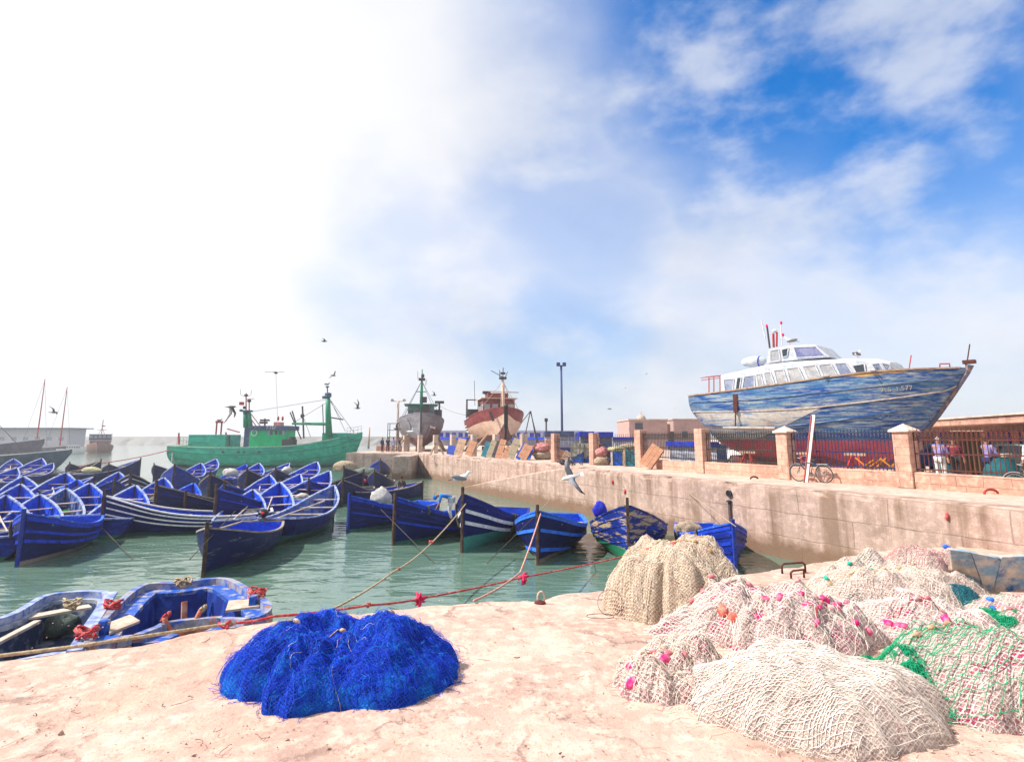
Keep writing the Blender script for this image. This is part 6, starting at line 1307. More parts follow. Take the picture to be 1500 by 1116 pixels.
    def netting(s, name, m, rad, sp, lift, mask=None, ang=.6, K=70, warp=.10, thick2=None):
        Ps = []
        for fam in (ang, math.pi-ang):
            d = np.array([math.cos(fam), math.sin(fam)]); n = np.array([-d[1], d[0]]); cs = np.arange(-1, 1, sp); L_ = np.linspace(-1, 1, K)
            C, T = np.meshgrid(cs, L_, indexing='ij'); x = C*n[0]+T*d[0]; y = C*n[1]+T*d[1]
            wv = np.stack([x*2.3, y*2.3, x*0+s.seed], -1); x = x + warp*fbm(wv, s.seed+1, 3); y = y + warp*fbm(wv, s.seed+2, 3)
            ok = (np.hypot(x, y) < .985)
            if mask is not None: ok &= mask(x, y)
            P = s.surf(np.clip(x, -1, 1), np.clip(y, -1, 1)); sag = lift*(.5+.5*np.abs(np.sin(T*math.pi/sp/1.0))); P[..., 2] += sag; P[..., :2] *= 1+lift/max(.4, s.rx)
            for i in range(len(cs)):
                idx = np.where(ok[i])[0]
                if len(idx) < 6: continue
                for run in np.split(idx, np.where(np.diff(idx) > 1)[0]+1):
                    if len(run) < 6: continue
                    u = np.linspace(run[0], run[-1], max(6, len(run))); q = np.stack([np.interp(u, np.arange(K), P[i, :, k]) for k in range(3)], -1); Ps.append(q)
        Vs, Fs, o = [], [], 0
        for q in Ps: V, F_ = tubes(q[None], rad); Vs.append(V); Fs.append(F_+o); o += len(V)
        npbuild(name, np.concatenate(Vs), np.concatenate(Fs), m, parent=s.t)
    def spill(s, m, n=60, reach=.16):          # loose ends and thin net spread over the concrete round the heap
        K = 14; a = rng.uniform(0, 2*math.pi, n); r0 = rng.uniform(.9, 1.0, n); th = a + rng.normal(0, 1.1, n); ths = th[:, None] + np.cumsum(rng.normal(0, .5, (n, K)), 1); st = rng.uniform(.3, 1.3, n)[:, None]*reach/K*2
        u = (r0*np.cos(a))[:, None] + np.cumsum(np.cos(ths)*st, 1); v = (r0*np.sin(a))[:, None] + np.cumsum(np.sin(ths)*st, 1)
        P = s.surf(u, v); rr = np.hypot(u, v); P[..., 2] = np.where(rr > .97, .012 + .012*rng.random((n, K)), np.maximum(P[..., 2], .012)); V, F_ = tubes(P, .0026); npbuild('loose_ends', V, F_, m, parent=s.t)
    def headrope(s, p, q, m, fm, n=9, rad=(.05, .032, .032)):
        t = np.linspace(0, 1, 26); u = p[0]+(q[0]-p[0])*t; v = p[1]+(q[1]-p[1])*t + .10*np.sin(t*5+s.seed); P = s.surf(u, v, .02); part(s.t, 'head_rope', m, lambda k: k.tube([tuple(x) for x in P], .008, 5), smooth=True)
        for i in range(n):
            j = int(1+i*23/max(1, n-1)); d = Vector(P[j+1]-P[j-1]); Mq = d.to_track_quat('X', 'Z').to_matrix(); part(s.t, 'net_float', fm, lambda k: k.ell(tuple(P[j]), rad, Mq, 10, 7), smooth=True)
    def float_(s, u, v, m, rad=(.09, .06, .06), lift=.03, name='net_float'):
        p = s.surf(np.array([u]), np.array([v]), lift)[0]; M = Matrix.Rotation(R.uniform(0, 3), 3, 'Z') @ Matrix.Rotation(R.uniform(-.5, .5), 3, 'Y'); part(s.t, name, m, lambda q: q.ell(tuple(p), rad, M, 12, 8), smooth=True)
def nm(name, c, c2, line=None, sp=.05, dist=2.5, **k):
    m = mat(name, c, c2, k.pop('sc', 7), .38, .62, rough=.9, bump=.5, bsc=30, spec=.12, **k)
    if line is None: return m
    nt = m.node_tree; N = nt.nodes; L = nt.links; b = N['Principled BSDF']; tc = N.new('ShaderNodeTexCoord'); sx = N.new('ShaderNodeSeparateXYZ'); L.new(tc.outputs['Object'], sx.inputs[0])
    ad = N.new('ShaderNodeMath'); L.new(sx.outputs[1], ad.inputs[0]); L.new(sx.outputs[2], ad.inputs[1]); ms = []
    cb = N.new('ShaderNodeCombineXYZ'); L.new(sx.outputs[0], cb.inputs[0]); L.new(ad.outputs[0], cb.inputs[1])
    for ang in (.75, -.75):                       # two families of twine crossing in diamonds
        mp = N.new('ShaderNodeMapping'); mp.inputs['Rotation'].default_value = (0, 0, ang); L.new(cb.outputs[0], mp.inputs[0])
        w = N.new('ShaderNodeTexWave'); w.inputs['Scale'].default_value = .3142/sp*1.0; w.inputs['Distortion'].default_value = dist; w.inputs['Detail'].default_value = 3; w.inputs['Detail Scale'].default_value = 1.2; L.new(mp.outputs[0], w.inputs['Vector'])
        r = N.new('ShaderNodeMapRange'); L.new(w.outputs['Fac'], r.inputs[0]); r.inputs[1].default_value = .72; r.inputs[2].default_value = .93; ms.append(r.outputs[0])
    mx = N.new('ShaderNodeMath'); mx.operation = 'MAXIMUM'; L.new(ms[0], mx.inputs[0]); L.new(ms[1], mx.inputs[1])
    col = b.inputs['Base Color'].links[0].from_socket; mm = N.new('ShaderNodeMix'); mm.data_type = 'RGBA'; L.new(mx.outputs[0], mm.inputs[0]); L.new(col, mm.inputs[6]); mm.inputs[7].default_value = (*line, 1); L.new(mm.outputs[2], b.inputs['Base Color'])
    bp = N.new('ShaderNodeBump'); bp.inputs['Strength'].default_value = .9; bp.inputs['Distance'].default_value = .012; L.new(mx.outputs[0], bp.inputs['Height']); L.new(b.inputs['Normal'].links[0].from_socket, bp.inputs['Normal']); L.new(bp.outputs[0], b.inputs['Normal'])
    return m
N_beige = nm('beige_net', (.60, .46, .33), (.46, .31, .24), (.80, .68, .54), .045, 3, c3=(.26, .09, .08), sc3=2, lo3=.58, hi3=.68); N_white = nm('white_pink_net', (.72, .54, .50), (.52, .30, .30), (.88, .78, .73), .05, 4, c3=(.58, .07, .18), sc3=2.6, lo3=.53, hi3=.62)
N_cream = nm('cream_rope_net', (.68, .54, .48), (.50, .36, .32), (.87, .76, .69), .04, 1.5, c3=(.42, .16, .15), sc3=2.2, lo3=.62, hi3=.72); N_grey = nm('pinkish_white_net', (.73, .56, .51), (.54, .36, .34), (.86, .74, .69), .05, 4, c3=(.14, .17, .16), sc3=1.3, lo3=.56, hi3=.64)
N_blue = nm('deep_blue_net', (.006, .045, .58), (.003, .013, .25), (.01, .10, .78), .035, 4, c3=(.012, .24, .82), sc3=3, lo3=.50, hi3=.62); N_green = nm('green_net', (.008, .20, .10), (.006, .13, .07), (.012, .42, .24), .035, 5); N_teal = nm('dark_teal_net', (.01, .07, .11), (.02, .12, .16), (.03, .20, .24), .035, 2)  # blue net: darker tone imitates fold shade, cyan patches imitate highlights
T_cream = mat('cream_twine', (.78, .67, .55), var=.2, rnd=0); T_white = mat('white_twine', (.84, .77, .71), var=.2); T_pink = mat('pink_twine', (.50, .18, .20), var=.3); T_dark = mat('dark_twine', (.13, .075, .065), var=.3); T_tan = mat('tan_twine', (.56, .38, .25), var=.3)
T_blue = mat('blue_twine', (.005, .05, .62), var=.3, rough=.5); T_navy = mat('navy_twine', (.005, .012, .18), var=.3, rough=.5); T_cyan = mat('highlight_blue_twine', (.01, .22, .75), var=.3, rough=.4); T_green = mat('green_twine', (.01, .34, .16), var=.3); T_teal = mat('teal_twine', (.02, .16, .2), var=.3); T_grey = mat('grey_twine', (.30, .28, .26), var=.3)  # bright blue twine carries the blue net's highlights in its colour
F_pink = mat('magenta_float', (.62, .02, .17), (.70, .22, .30), 7, rough=.9, bump=.1, spec=.1); F_red = mat('faded_red_float', (.50, .10, .07), (.6, .28, .22), 6, rough=.9, bump=.1, spec=.1); F_pale = mat('pale_pink_float', (.68, .30, .30), (.66, .42, .40), 5, rough=.6)

h1 = Heap('net_heap', 'tall beige net heap with upright folds, closest to the flaking boat', 884, 1064, 786, 915, 11, .85, 3.6, .62, .10, .13, .10)
h1.base(N_beige); h1.strands('twine', [(T_cream, 159, .0021, 'drape', 0.44, 0.006), (T_tan, 60, .0021, 'drape', 0.50, 0.006), (T_pink, 45, .0021, 'drape', 0.28, 0.006), (T_white, 315, .0019, 'rand', 0.14, 0.021), (T_dark, 90, .0019, 'rand', 0.11, 0.010)])
h1.netting('meshes', T_cream, .0026, .06, .018, lambda x, y: (y < .15) & (fbm(np.stack([x*3, y*3, x*0], -1), 2, 2) > -.15), .9)
for u, v in ((-.35, .05), (.02, -.05)): h1.float_(u, v, F_red, (.06, .045, .045), 0)
h2 = Heap('net_heap', 'big white and pink net heap with magenta floats under coarse mesh', 958, 1250, 846, 958, 12, .7, 2.4, .7, .30, .09, .14)
h2.base(N_white); h2.strands('twine', [(T_white, 228, .0021, 2.6, 0.22, 0.013), (T_cream, 225, .0019, 'rand', 0.17, 0.017), (T_pink, 180, .0019, 'rand', 0.14, 0.014), (T_grey, 45, .0021, 2.2, 0.28, 0.013), (T_dark, 67, .0019, 'rand', 0.11, 0.008)])
h2.netting('meshes', T_white, .0034, .07, .028, lambda x, y: (y < .25), 1.0)
for u, v in ((.05, -.28), (-.15, -.5), (-.05, -.58), (.28, -.35), (.33, -.5), (.66, -.42), (.72, -.56), (.62, -.6), (-.30, -.66), (-.2, -.12), (-.45, -.2), (.15, -.48), (.48, -.4), (.5, -.52), (.8, -.38), (.42, -.2), (.0, -.42), (.12, -.62), (.2, -.15)): h2.float_(u, v, F_pink, (.105, .062, .062), -.045)
for u, v in ((-.62, -.5), (-.52, -.62)): h2.float_(u, v, F_red, (.11, .08, .08), -.02)
h3 = Heap('net_heap', 'round pinkish net heap at the lower corner of the big white and pink one', 886, 1056, 918, 1030, 13, .8, 2.8, .66, .22, .10)
h3.base(N_white); h3.strands('twine', [(T_white, 315, .0019, 'rand', 0.19, 0.017), (T_cream, 83, .0021, 'drape', 0.22, 0.010), (T_pink, 165, .0019, 'rand', 0.17, 0.014), (T_dark, 67, .0019, 'rand', 0.14, 0.008)]); h3.netting('meshes', T_cream, .003, .075, .02, None, .8)
for u, v in ((-.2, -.35), (.25, .25), (-.75, -.3), (-.7, -.55)): h3.float_(u, v, F_pink if v < 0 else F_red, (.085, .06, .06), -.01)
h4 = Heap('net_heap', 'broad cream heap of tightly laid rope netting nearest the camera', 990, 1330, 932, 1100, 14, .75, 2.6, .68, .12, .05)
h4.base(N_cream); h4.strands('twine', [(T_cream, 159, .0021, 2.85, 0.44, 0.004), (T_white, 91, .0021, 2.85, 0.33, 0.005), (T_dark, 26, .0021, 2.85, 0.28, 0.003), (T_pink, 67, .0019, 'rand', 0.14, 0.007)]); h4.netting('meshes', T_white, .0026, .038, .009, None, .42)
h5 = Heap('net_heap', 'wide pinkish net heap below the iron staples, with a dark grey flank', 1148, 1392, 811, 896, 15, .7, 2.3, .7, .22, .07)
h5.base(N_grey); h5.strands('twine', [(T_white, 465, .0019, 'rand', 0.17, 0.021), (T_cream, 121, .0021, 2.7, 0.22, 0.015), (T_grey, 83, .0021, -.6, 0.22, 0.015), (T_pink, 135, .0019, 'rand', 0.14, 0.014), (T_dark, 57, .0021, -.7, 0.17, 0.007)]); h5.netting('meshes', T_cream, .003, .06, .02, None, .8)
for u, v in ((-.45, -.1), (-.25, -.25), (-.75, -.1)): h5.float_(u, v, mat('green_bead', (.02, .42, .28), var=.1), (.05, .035, .035))
h5b = Heap('net_heap', 'small dark teal net draped at the edge of the wide pinkish heap', 1330, 1400, 842, 897, 16, .8, 2.2, .7, .1, .10)
h5b.base(N_teal); h5b.strands('twine', [(T_teal, 114, .0021, 'drape', 0.44, 0.010), (T_navy, 45, .0021, 'drape', 0.39, 0.007), (T_grey, 30, .0021, 'drape', 0.33, 0.010)])
h6 = Heap('net_heap', 'pale folded net heap furthest back, beside the worn blue boards', 1262, 1425, 796, 862, 17, .7, 2.6, .7, .2, .10, .1)
h6.base(N_cream); h6.strands('twine', [(T_cream, 262, .0019, 'rand', 0.17, 0.014), (T_pink, 60, .0021, 2.6, 0.33, 0.010), (T_white, 83, .0021, 2.4, 0.28, 0.010), (T_dark, 45, .0019, 'rand', 0.17, 0.010)]); h6.netting('meshes', T_pink, .0028, .05, .015, None, .7)
for u, v in ((.25, -.2), (.3, -.45), (.2, .0)): h6.float_(u, v, F_pale if v else M_ltblue, (.10, .05, .05))
h7 = Heap('net_heap', 'low pink-white net heap in the hollow between three larger heaps', 1205, 1412, 866, 940, 18, .7, 2.2, .7, .28, .07)
h7.base(N_white); h7.strands('twine', [(T_white, 182, .0021, 2.6, 0.22, 0.013), (T_cream, 195, .0019, 'rand', 0.17, 0.017), (T_pink, 91, .0021, 2.5, 0.22, 0.010), (T_dark, 67, .0019, 'rand', 0.14, 0.010)]); h7.netting('meshes', T_white, .0032, .075, .025, None, .9)
for u, v in ((-.1, .15), (-.2, .3), (-.62, -.45), (-.5, -.6), (.1, -.5)): h7.float_(u, v, F_pale if v > 0 else F_pink, (.11, .06, .06), 0)
h8 = Heap('net_heap', 'white net heap covered by bright green netting, nearest the camera', 1250, 1590, 908, 1075, 19, .75, 2.6, .68, .24, .07)
h8.base(N_white); h8.strands('twine', [(T_white, 390, .0019, 'rand', 0.19, 0.014), (T_cream, 195, .0019, 'rand', 0.19, 0.014), (T_pink, 120, .0019, 'rand', 0.17, 0.014), (T_dark, 75, .0019, 'rand', 0.14, 0.008)])
h8.netting('green_meshes', T_green, .0042, .085, .035, None, .55, 90, .05)
h8g = Heap('net_heap', 'tangled roll of bright green net lying along the cream rope heap', 1228, 1335, 927, 1048, 20, 1.3, 2.8, .7, .34, .05, .16, rot=.35)
h8g.h *= .62; h8g.base(N_green); h8g.strands('twine', [(T_green, 675, .0019, 'rand', 0.28, 0.035), (mat('deep_green_twine', (.008, .16, .09), var=.3), 300, .0019, 'rand', 0.28, 0.021)]); h8g.netting('green_meshes', T_green, .0035, .06, .03, None, .8)
h9 = Heap('net_heap', 'white net heap with green patches below the worn blue boards', 1372, 1640, 862, 935, 21, .7, 2.2, .72, .26, .07)
h9.base(N_white); h9.strands('twine', [(T_white, 360, .0019, 'rand', 0.17, 0.017), (T_cream, 180, .0019, 'rand', 0.17, 0.014), (T_green, 315, .0019, 'rand', 0.14, 0.021), (T_pink, 105, .0019, 'rand', 0.17, 0.014)]); h9.netting('green_meshes', T_green, .004, .05, .03, lambda x, y: (y < .0) & (x < .25) & (fbm(np.stack([x*4, y*4, x*0], -1), 4, 2) > -.1), .7)
h9g = Heap('net_heap', 'small patch of bright green net below the worn blue boards', 1378, 1462, 876, 926, 24, .8, 2.0, .8, .3, .05, .15)
h9g.base(N_green); h9g.strands('twine', [(T_green, 500, .0024, 'rand', .3, .03)]); h9g.netting('green_meshes', T_green, .0035, .08, .02, None, .8)
h9.float_(-.1, -.62, F_pale, (.24, .10, .10), .08, 'long_float'); h9.float_(-.28, -.2, F_pink, (.09, .06, .06)); h9.float_(-.22, -.12, M_white, (.1, .05, .05)); h9.float_(-.62, .2, M_ltblue, (.06, .04, .04)); h9.float_(-.8, .0, M_ltblue, (.06, .04, .04))
h10 = Heap('net_heap', 'deep blue net heap lying alone on the pink concrete', 372, 676, 884, 1040, 22, .80, 2.7, .60, .18, .09, .08)
h10.base(N_blue, 240, 100); h10.strands('twine', [(T_blue, 494, .0021, 'drape', 0.39, 0.011), (T_navy, 159, .0021, 'drape', 0.33, 0.010), (T_cyan, 159, .0021, 'drape', 0.22, 0.011), (T_blue, 675, .0019, 'rand', 0.14, 0.035), (T_cyan, 420, .0019, 'rand', 0.11, 0.035), (T_tan, 5, .0021, 'drape', 0.33, 0.015), (T_white, 15, .0021, 'drape', 0.17, 0.015)])
h10.netting('meshes', T_blue, .0026, .05, .02, lambda x, y: y < .3, .85)
for hp, m in ((h1, T_cream), (h2, T_white), (h3, T_pink), (h4, T_cream), (h5, T_white), (h6, T_pink), (h8, T_white), (h8g, T_green), (h9, T_white)): hp.spill(m)
h10.spill(T_blue, 110, .13); h10.spill(T_navy, 50, .10)
F_cork = mat('cork_float', (.40, .24, .14), (.55, .40, .28), 9, rough=.95, spec=.1); F_worn = mat('worn_pink_float', (.60, .16, .20), (.66, .42, .40), 9, rough=.95, spec=.1)
h2.headrope((-.7, .1), (.55, -.62), M_rope, F_worn, 11); h2.headrope((.1, -.75), (.85, -.1), M_rope_r, F_pink, 8, (.055, .036, .036)); h3.headrope((-.8, .0), (.6, -.5), M_rope, F_worn, 7); h5.headrope((-.8, -.35), (.5, .0), M_rope, F_cork, 10); h7.headrope((-.7, -.3), (.6, -.2), M_rope_r, F_worn, 9)
h8.headrope((-.8, .1), (.3, .45), M_rope, F_cork, 9); h1.headrope((-.5, .2), (.5, -.3), M_rope, F_cork, 7); h10.headrope((-.6, -.2), (.4, .25), M_rope, F_cork, 6); h9.headrope((-.8, -.2), (.3, -.4), M_rope, F_worn, 8)
# loose bag and stuff lying in boats
def net_in_boat(px, py, z, rad, m, lab, seed): lumpy('net_bundle', lab, 'net', tuple(at(px, py, z)) if not isinstance(z, tuple) else (z[0], z[1], z[2]), rad, m, seed, 'nets and gear lying in the boats')
M_bagg = mat('grey_green_bag', (.16, .20, .17), (.08, .11, .10), 5, rough=.9, bump=.3, bsc=30); M_bagw = mat('pale_sack', (.50, .49, .48), (.34, .33, .34), 4, rough=.9, bump=.3, bsc=14)
net_in_boat(84, 928, .14, (.42, .36, .26), M_bagg, 'grey-green net bag in the bottom of the grey-blue boat', 31)
for k, (x, y) in enumerate(((222, 900), (262, 893), (300, 893))): net_in_boat(x, y, .12, (.34, .28, .30), M_bagw, ['grey sack in the blue tender, furthest from its rounded end', 'grey sack in the middle of the blue tender', 'grey sack in the blue tender, nearest its rounded end'][k], 33+k)
net_in_boat(175, 742, .62, (.45, .35, .28), M_sacky, 'tan bundle in the boat right behind the white striped boat', 40); net_in_boat(134, 693, .75, (.9, .5, .35), M_sacky, 'yellowish net heap in the dark boat with white gunwale', 41)
net_in_boat(337, 697, .75, (.7, .5, .4), M_bagw, 'white sack in the boat with the pale upright pole', 42); net_in_boat(420, 693, .8, (.5, .4, .35), M_bagw, 'white sack in the boat below the trawler boom', 43); net_in_boat(505, 690, .7, (1.3, .8, .6), M_sackb, 'big brownish net mound in the dark boat under the green trawler stem', 44)
net_in_boat(535, 697, .6, (1.1, .7, .45), M_bagg, 'grey netting mound in the boat next to the striped one', 45); net_in_boat(558, 741, .55, (.55, .4, .55), M_bagw, 'brownish-white net draped in the boat at the open water end of the row', 46); net_in_boat(1008, 782, .7, (.5, .35, .25), M_sackb, 'beige net bundle in the boat behind the tall beige heap', 47)
net_in_boat(0, 0, tuple(atY(879, 757, 24.3)), (.27, .24, .36), mat('blue_bag', (.01, .015, .40), (.015, .03, .30), 5, rough=.6), 'upright deep blue bag in the stern of the flaking boat', 48)
def floats_in(px, py, z, cols, lab):
    for k, (dx, dy, m, w) in enumerate(cols):
        o = MB().ell((0, 0, 0), (.16, .13, .13)).build('net_float', m, smooth=True); o.location = at(px+dx, py+dy, z); tag(o, lab + ', ' + w, 'float', 'nets and gear lying in the boats')
floats_in(95, 750, .75, ((0, 0, F_green if False else mat('green_float', (.02, .45, .12), var=.1), 'the green one'), (-10, 4, M_white, 'the white one'), (8, -2, M_white, 'the white one by the thwart'), (-22, 12, F_pale, 'the pale pink one')), 'float in the stern of a raft boat')
floats_in(534, 704, .85, ((0, 0, F_pink, 'bright pink'),), 'round buoy on the dark striped boat at the raft end')
# ------------------------------------------------------------------ worn boards, iron fittings, ropes
M_wornb = mat('worn_blue_boards', (.24, .36, .46), (.62, .50, .40), 2.2, .42, .58, rough=.75, bump=.12, stretch=(.6, .6, 2), c3=(.04, .14, .34), sc3=2.5, lo3=.54, hi3=.66)
bd_bot = lambda x, y: at(x, y, 1.45); bd_top = lambda x, y: atY(x, y, 10.75)
for k, (q, lab) in enumerate(((((1392, 805), (1422, 809), (1442, 867), (1398, 860)), 'narrow worn blue board next to the pale folded net heap'), (((1423.5, 809.5), (1466, 818), (1454, 867), (1443, 867)), 'wedge shaped worn blue board in the middle of the three'), (((1467.5, 816), (1530, 814), (1540, 868), (1456, 867)), 'widest worn blue board cut by the photo edge'))):
    t = thing('weathered_board', lab, 'board', tuple((bd_bot(*q[2])+bd_bot(*q[3]))/2), 0, 'worn blue boards behind the nets'); c = Vector(t.location)
    part(t, 'panel', M_wornb, lambda m: m.slab([bd_top(*q[0])-c, bd_top(*q[1])-c, bd_bot(*q[2])-c, bd_bot(*q[3])-c], (0, .05, .03)), bevel=.008)
    part(t, 'batten', M_tan, lambda m: m.beam(bd_top(*q[0])*.5+bd_bot(*q[3])*.5-c+Vector((0, .09, 0)), bd_top(*q[1])*.5+bd_bot(*q[2])*.5-c+Vector((0, .09, 0)), .08, .05))
for k, (x0, y0, x1, y1, lab) in enumerate(((1352, 848, 1400, 856, 'loose timber lying under the narrow worn blue board'), (1382, 862, 1470, 873, 'lower loose timber carrying the worn blue boards'))): tag(MB().beam(at(x0, y0, 1.5), at(x1, y1, 1.43), .22, .09).build('timber', M_tan, base=True, bevel=.01), lab, 'timber')
def staple(pts, r, lab): tag(MB().tube(pts, r, 7).build('iron_staple', M_rust, smooth=True, base=True), lab, 'mooring staple', 'iron staples on the near quay')
a, b = at(1146, 840, ZF), at(1180, 838, ZF); staple([a, a+Vector((0, 0, .16)), a+Vector((.05, 0, .2)), b+Vector((-.05, 0, .2)), b+Vector((0, 0, .16)), b], .022, 'larger rusty iron staple on the edge behind the wide pinkish heap')
a, b = at(1159, 847, ZF), at(1178, 846, ZF); staple([a, a+Vector((0, 0, .11)), a+Vector((.05, 0, .15)), b+Vector((0, 0, .16)), b], .022, 'smaller rusty iron staple in front of the larger one')
p = at(791, 884, ZF); t = thing('shackle', 'grey iron shackle on a base plate on bare concrete by the water', 'mooring shackle', tuple(p)); part(t, 'base', M_rust, lambda q: q.lathe([(.10, -.01), (.10, .03), (.05, .05)], 12)); part(t, 'bow', M_plain, lambda q: q.tube([(.02+.06*math.cos(u), 0, .10+.10*math.sin(u)) for u in np.linspace(-.5, 3.7, 12)], .018, 6), smooth=True)
p = at(884, 905, ZF); mb = MB(); mb.tube([p+Vector((.22*math.cos(u)-.05, .13*math.sin(u), .03)) for u in np.linspace(0, 6.28, 25)[:-1]], .006, 4, True); mb.tube([p+Vector((.2*math.cos(u)+.12, .05, .22+.2*math.sin(u))) for u in np.linspace(0, 6.28, 25)[:-1]], .005, 4, True); tag(mb.build('wire_hoop', M_iron, base=True), 'two thin wire hoops lying against the tall beige heap', 'wire')
def rope(label, pts, r, m, sag=0, knots=(), mats=None, name='mooring_rope'):
    P = [Vector(p) for p in pts]; out = []
    for i in range(len(P)-1):
        n = 14
        for k in range(n):
            u = k/n; out.append(P[i].lerp(P[i+1], u) - Vector((0, 0, sag*4*u*(1-u))))
    out.append(P[-1]); t = thing(name, label, 'rope', tuple(out[0]), 0, 'mooring ropes'); o = out[0]
    part(t, 'strand', m, lambda q: q.tube([p-o for p in out], r, 6), smooth=True)
    for (f, km, s) in knots:
        c = out[int(f*(len(out)-1))]-o
        def kf(q):
            for i in range(9): d = Vector((R.gauss(0, 1), R.gauss(0, 1), R.gauss(0, 1)-.3)).normalized()*s*R.uniform(.7, 1.5); q.tube([c-d*.2, c+d*.5+Vector((R.gauss(0, .02), 0, R.gauss(0, .02))), c+d], [.35*s, .25*s, .1*s], 5)
        part(t, 'knot', km, kf, smooth=True)
    return t
e = Vector((0, 0, .05))
rope('long rope along the near quay edge, yellowish then knotted to red', [at(-80, 978, ZF)+e, at(0, 966, ZF)+e, at(120, 951, ZF)+e, at(250, 931, ZF)+e, at(345, 917, ZF)+e], .026, M_rope, 0, ((.98, M_rope_r, .10),))
rope('red rope with ragged knots running over the water to the flaking boat', [at(345, 917, ZF)+e, at(398, 910, ZF)+e*1.5, atY(540, 886, 11.0), atY(613, 877, 12.6), atY(767, 845, 15.6), atY(921, 813, 18.62)], .022, M_rope_r, .02, ((.4, M_rope_r, .05), (.6, mat('bright_red_rag', (.65, .02, .10), var=.2), .15), (.8, mat('bright_red_rag', (.65, .02, .10), var=.2), .17)))
rope('pale rope from the white striped boat bow to the quay behind the blue net', [atY(682, 738, 21.2), atY(627, 800, 16.5), atY(575, 838, 13.5), at(478, 896, ZF)], .020, M_rope, .05, ((.33, M_rope_r, .08), (.62, M_rope_r, .06)))
rope('pinkish rope from the light blue gunwaled boat down to the quay edge', [atY(792, 752, 19.1), atY(762, 838, 14.5), at(694, 884, ZF)+e], .020, mat('pink_rope', (.55, .25, .22), (.5, .35, .28), 10, rough=.9), .05)
rope('thin grey line dropping from the end boat of the row into the water', [atY(558, 746, 25), at(641, 829, -.05)], .012, M_rope_d); rope('thin dark line from the light blue gunwaled boat into the water', [atY(782, 757, 19.4), at(711, 827, -.05)], .012, M_rope_d)
rope('thin line from the raft to the water across the small boat with the motor', [atY(345, 748, 21), atY(277, 820, 17)], .014, M_rope_d); rope('thin line from the raft to the water before the white striped boat', [atY(145, 768, 24.4), at(200, 825, -.05)], .012, M_rope_d)
rope('long hawser from the green trawler stern to the raft', [atY(259, 656, 86), atY(110, 683, 62)], .05, M_rope_r, .3); rope('thin wire from the quay top down to the light blue gunwaled boat', [at(824, 690, 2.3), atY(790, 747, 19.2)], .010, M_rope, .3); rope('thin line from the wall to the blue banded boat', [at(1000, 716, 1.9), atY(1078, 771, 17.3)], .010, M_rope)
rope('wire strung between the two dry docked trawlers', [atY(640, 592, 74), atY(682, 608, 70)], .02, M_cable, .2)
def lash():
    a, b, cc = at(243, 903, .92), at(268, 925, .55), at(296, 893, .95)
    o = thing('draped_rope', 'thick red rope looped over the side of the blue tender', 'rope', tuple(a)); pts = [a.lerp(cc, u) - Vector((0, .06, 1.5*u*(1-u))) for u in np.linspace(0, 1, 14)]
    part(o, 'strand', mat('orange_red_rope', (.55, .14, .09), (.5, .22, .15), 14, rough=.9, bump=.2), lambda q: q.tube([p-a for p in pts], .045, 7), smooth=True)
    for p in (a, cc): part(o, 'knot', M_rope_r if p is a else M_rope, lambda q: q.tube([p-a+Vector((.05*math.cos(u*3), .06*math.sin(u*2), .07*math.sin(u*3+1))) for u in np.linspace(0, 6.28, 20)], .028, 5), smooth=True)
lash()
for (x, y, z, lab, m) in ((127, 930, 1.08, 'red rope lashing on the near end of the blue tender', M_rope_r), (165, 890, 1.0, 'reddish rope bundle between tender and grey-blue boat', M_rope_r), (268, 856, 1.02, 'pale and red rope coil on the far side of the tender', M_rope), (376, 872, 1.12, 'red rope lashing round the rounded end of the tender', M_rope_r), (105, 888, .95, 'tangle of pale rope on the thwart of the grey-blue boat', M_rope)):
    c = at(x, y, z); mb = MB()
    for k in range(6): ph = R.uniform(0, 6); mb.tube([c+Vector((R.uniform(.08, .2)*math.cos(u+ph), R.uniform(.06, .12)*math.sin(u+ph), .05*math.sin(2*u+k)+.02*k)) for u in np.linspace(0, 6.28, 14)[:-1]], .018, 5, True)
    tag(mb.build('rope_coil', m, base=True, smooth=True), lab, 'rope')
# fender on the ramp foot and stairs post
p = at(1090, 660, 2.6)

def litter():
    m1 = mat('stone_chip', (.50, .36, .30), (.25, .17, .14), 9, rough=.9); mb = MB(); t2 = MB()
    for i in range(750):
        px, py = R.uniform(-40, 1540), 870 + 246*R.random()**.8
        if py < 905 and px < 420: continue
        p = at(px, max(py, 880 if px < 900 else 850), ZF); r = R.uniform(.004, .016)*(1 if R.random() < .95 else 2.2)
        a = [Vector((R.gauss(0, 1), R.gauss(0, 1), R.gauss(0, .6))).normalized()*r for _ in range(6)]
        mb.add([p+Vector((0, 0, .012))+v for v in a], [(0, 1, 2), (2, 3, 4), (0, 2, 4), (1, 3, 5), (0, 4, 5), (1, 0, 5), (3, 2, 1), (4, 3, 5)])
    struct(mb.build('stone_chips', m1, fix=False), 'stuff')
    for i in range(34):
        p = at(R.uniform(20, 960), R.uniform(905, 1105), ZF); A = R.uniform(0, 6.28); pts = []
        for k in range(7): A += R.gauss(0, .7); p = p + Vector((math.cos(A), math.sin(A), 0))*R.uniform(.015, .05); pts.append(p+Vector((0, 0, .02)))
        t2.tube(pts, .0028, 4, mi=R.randrange(3))
    struct(t2.build('twine_scraps', [T_tan, T_dark, T_pink]), 'stuff')
litter()

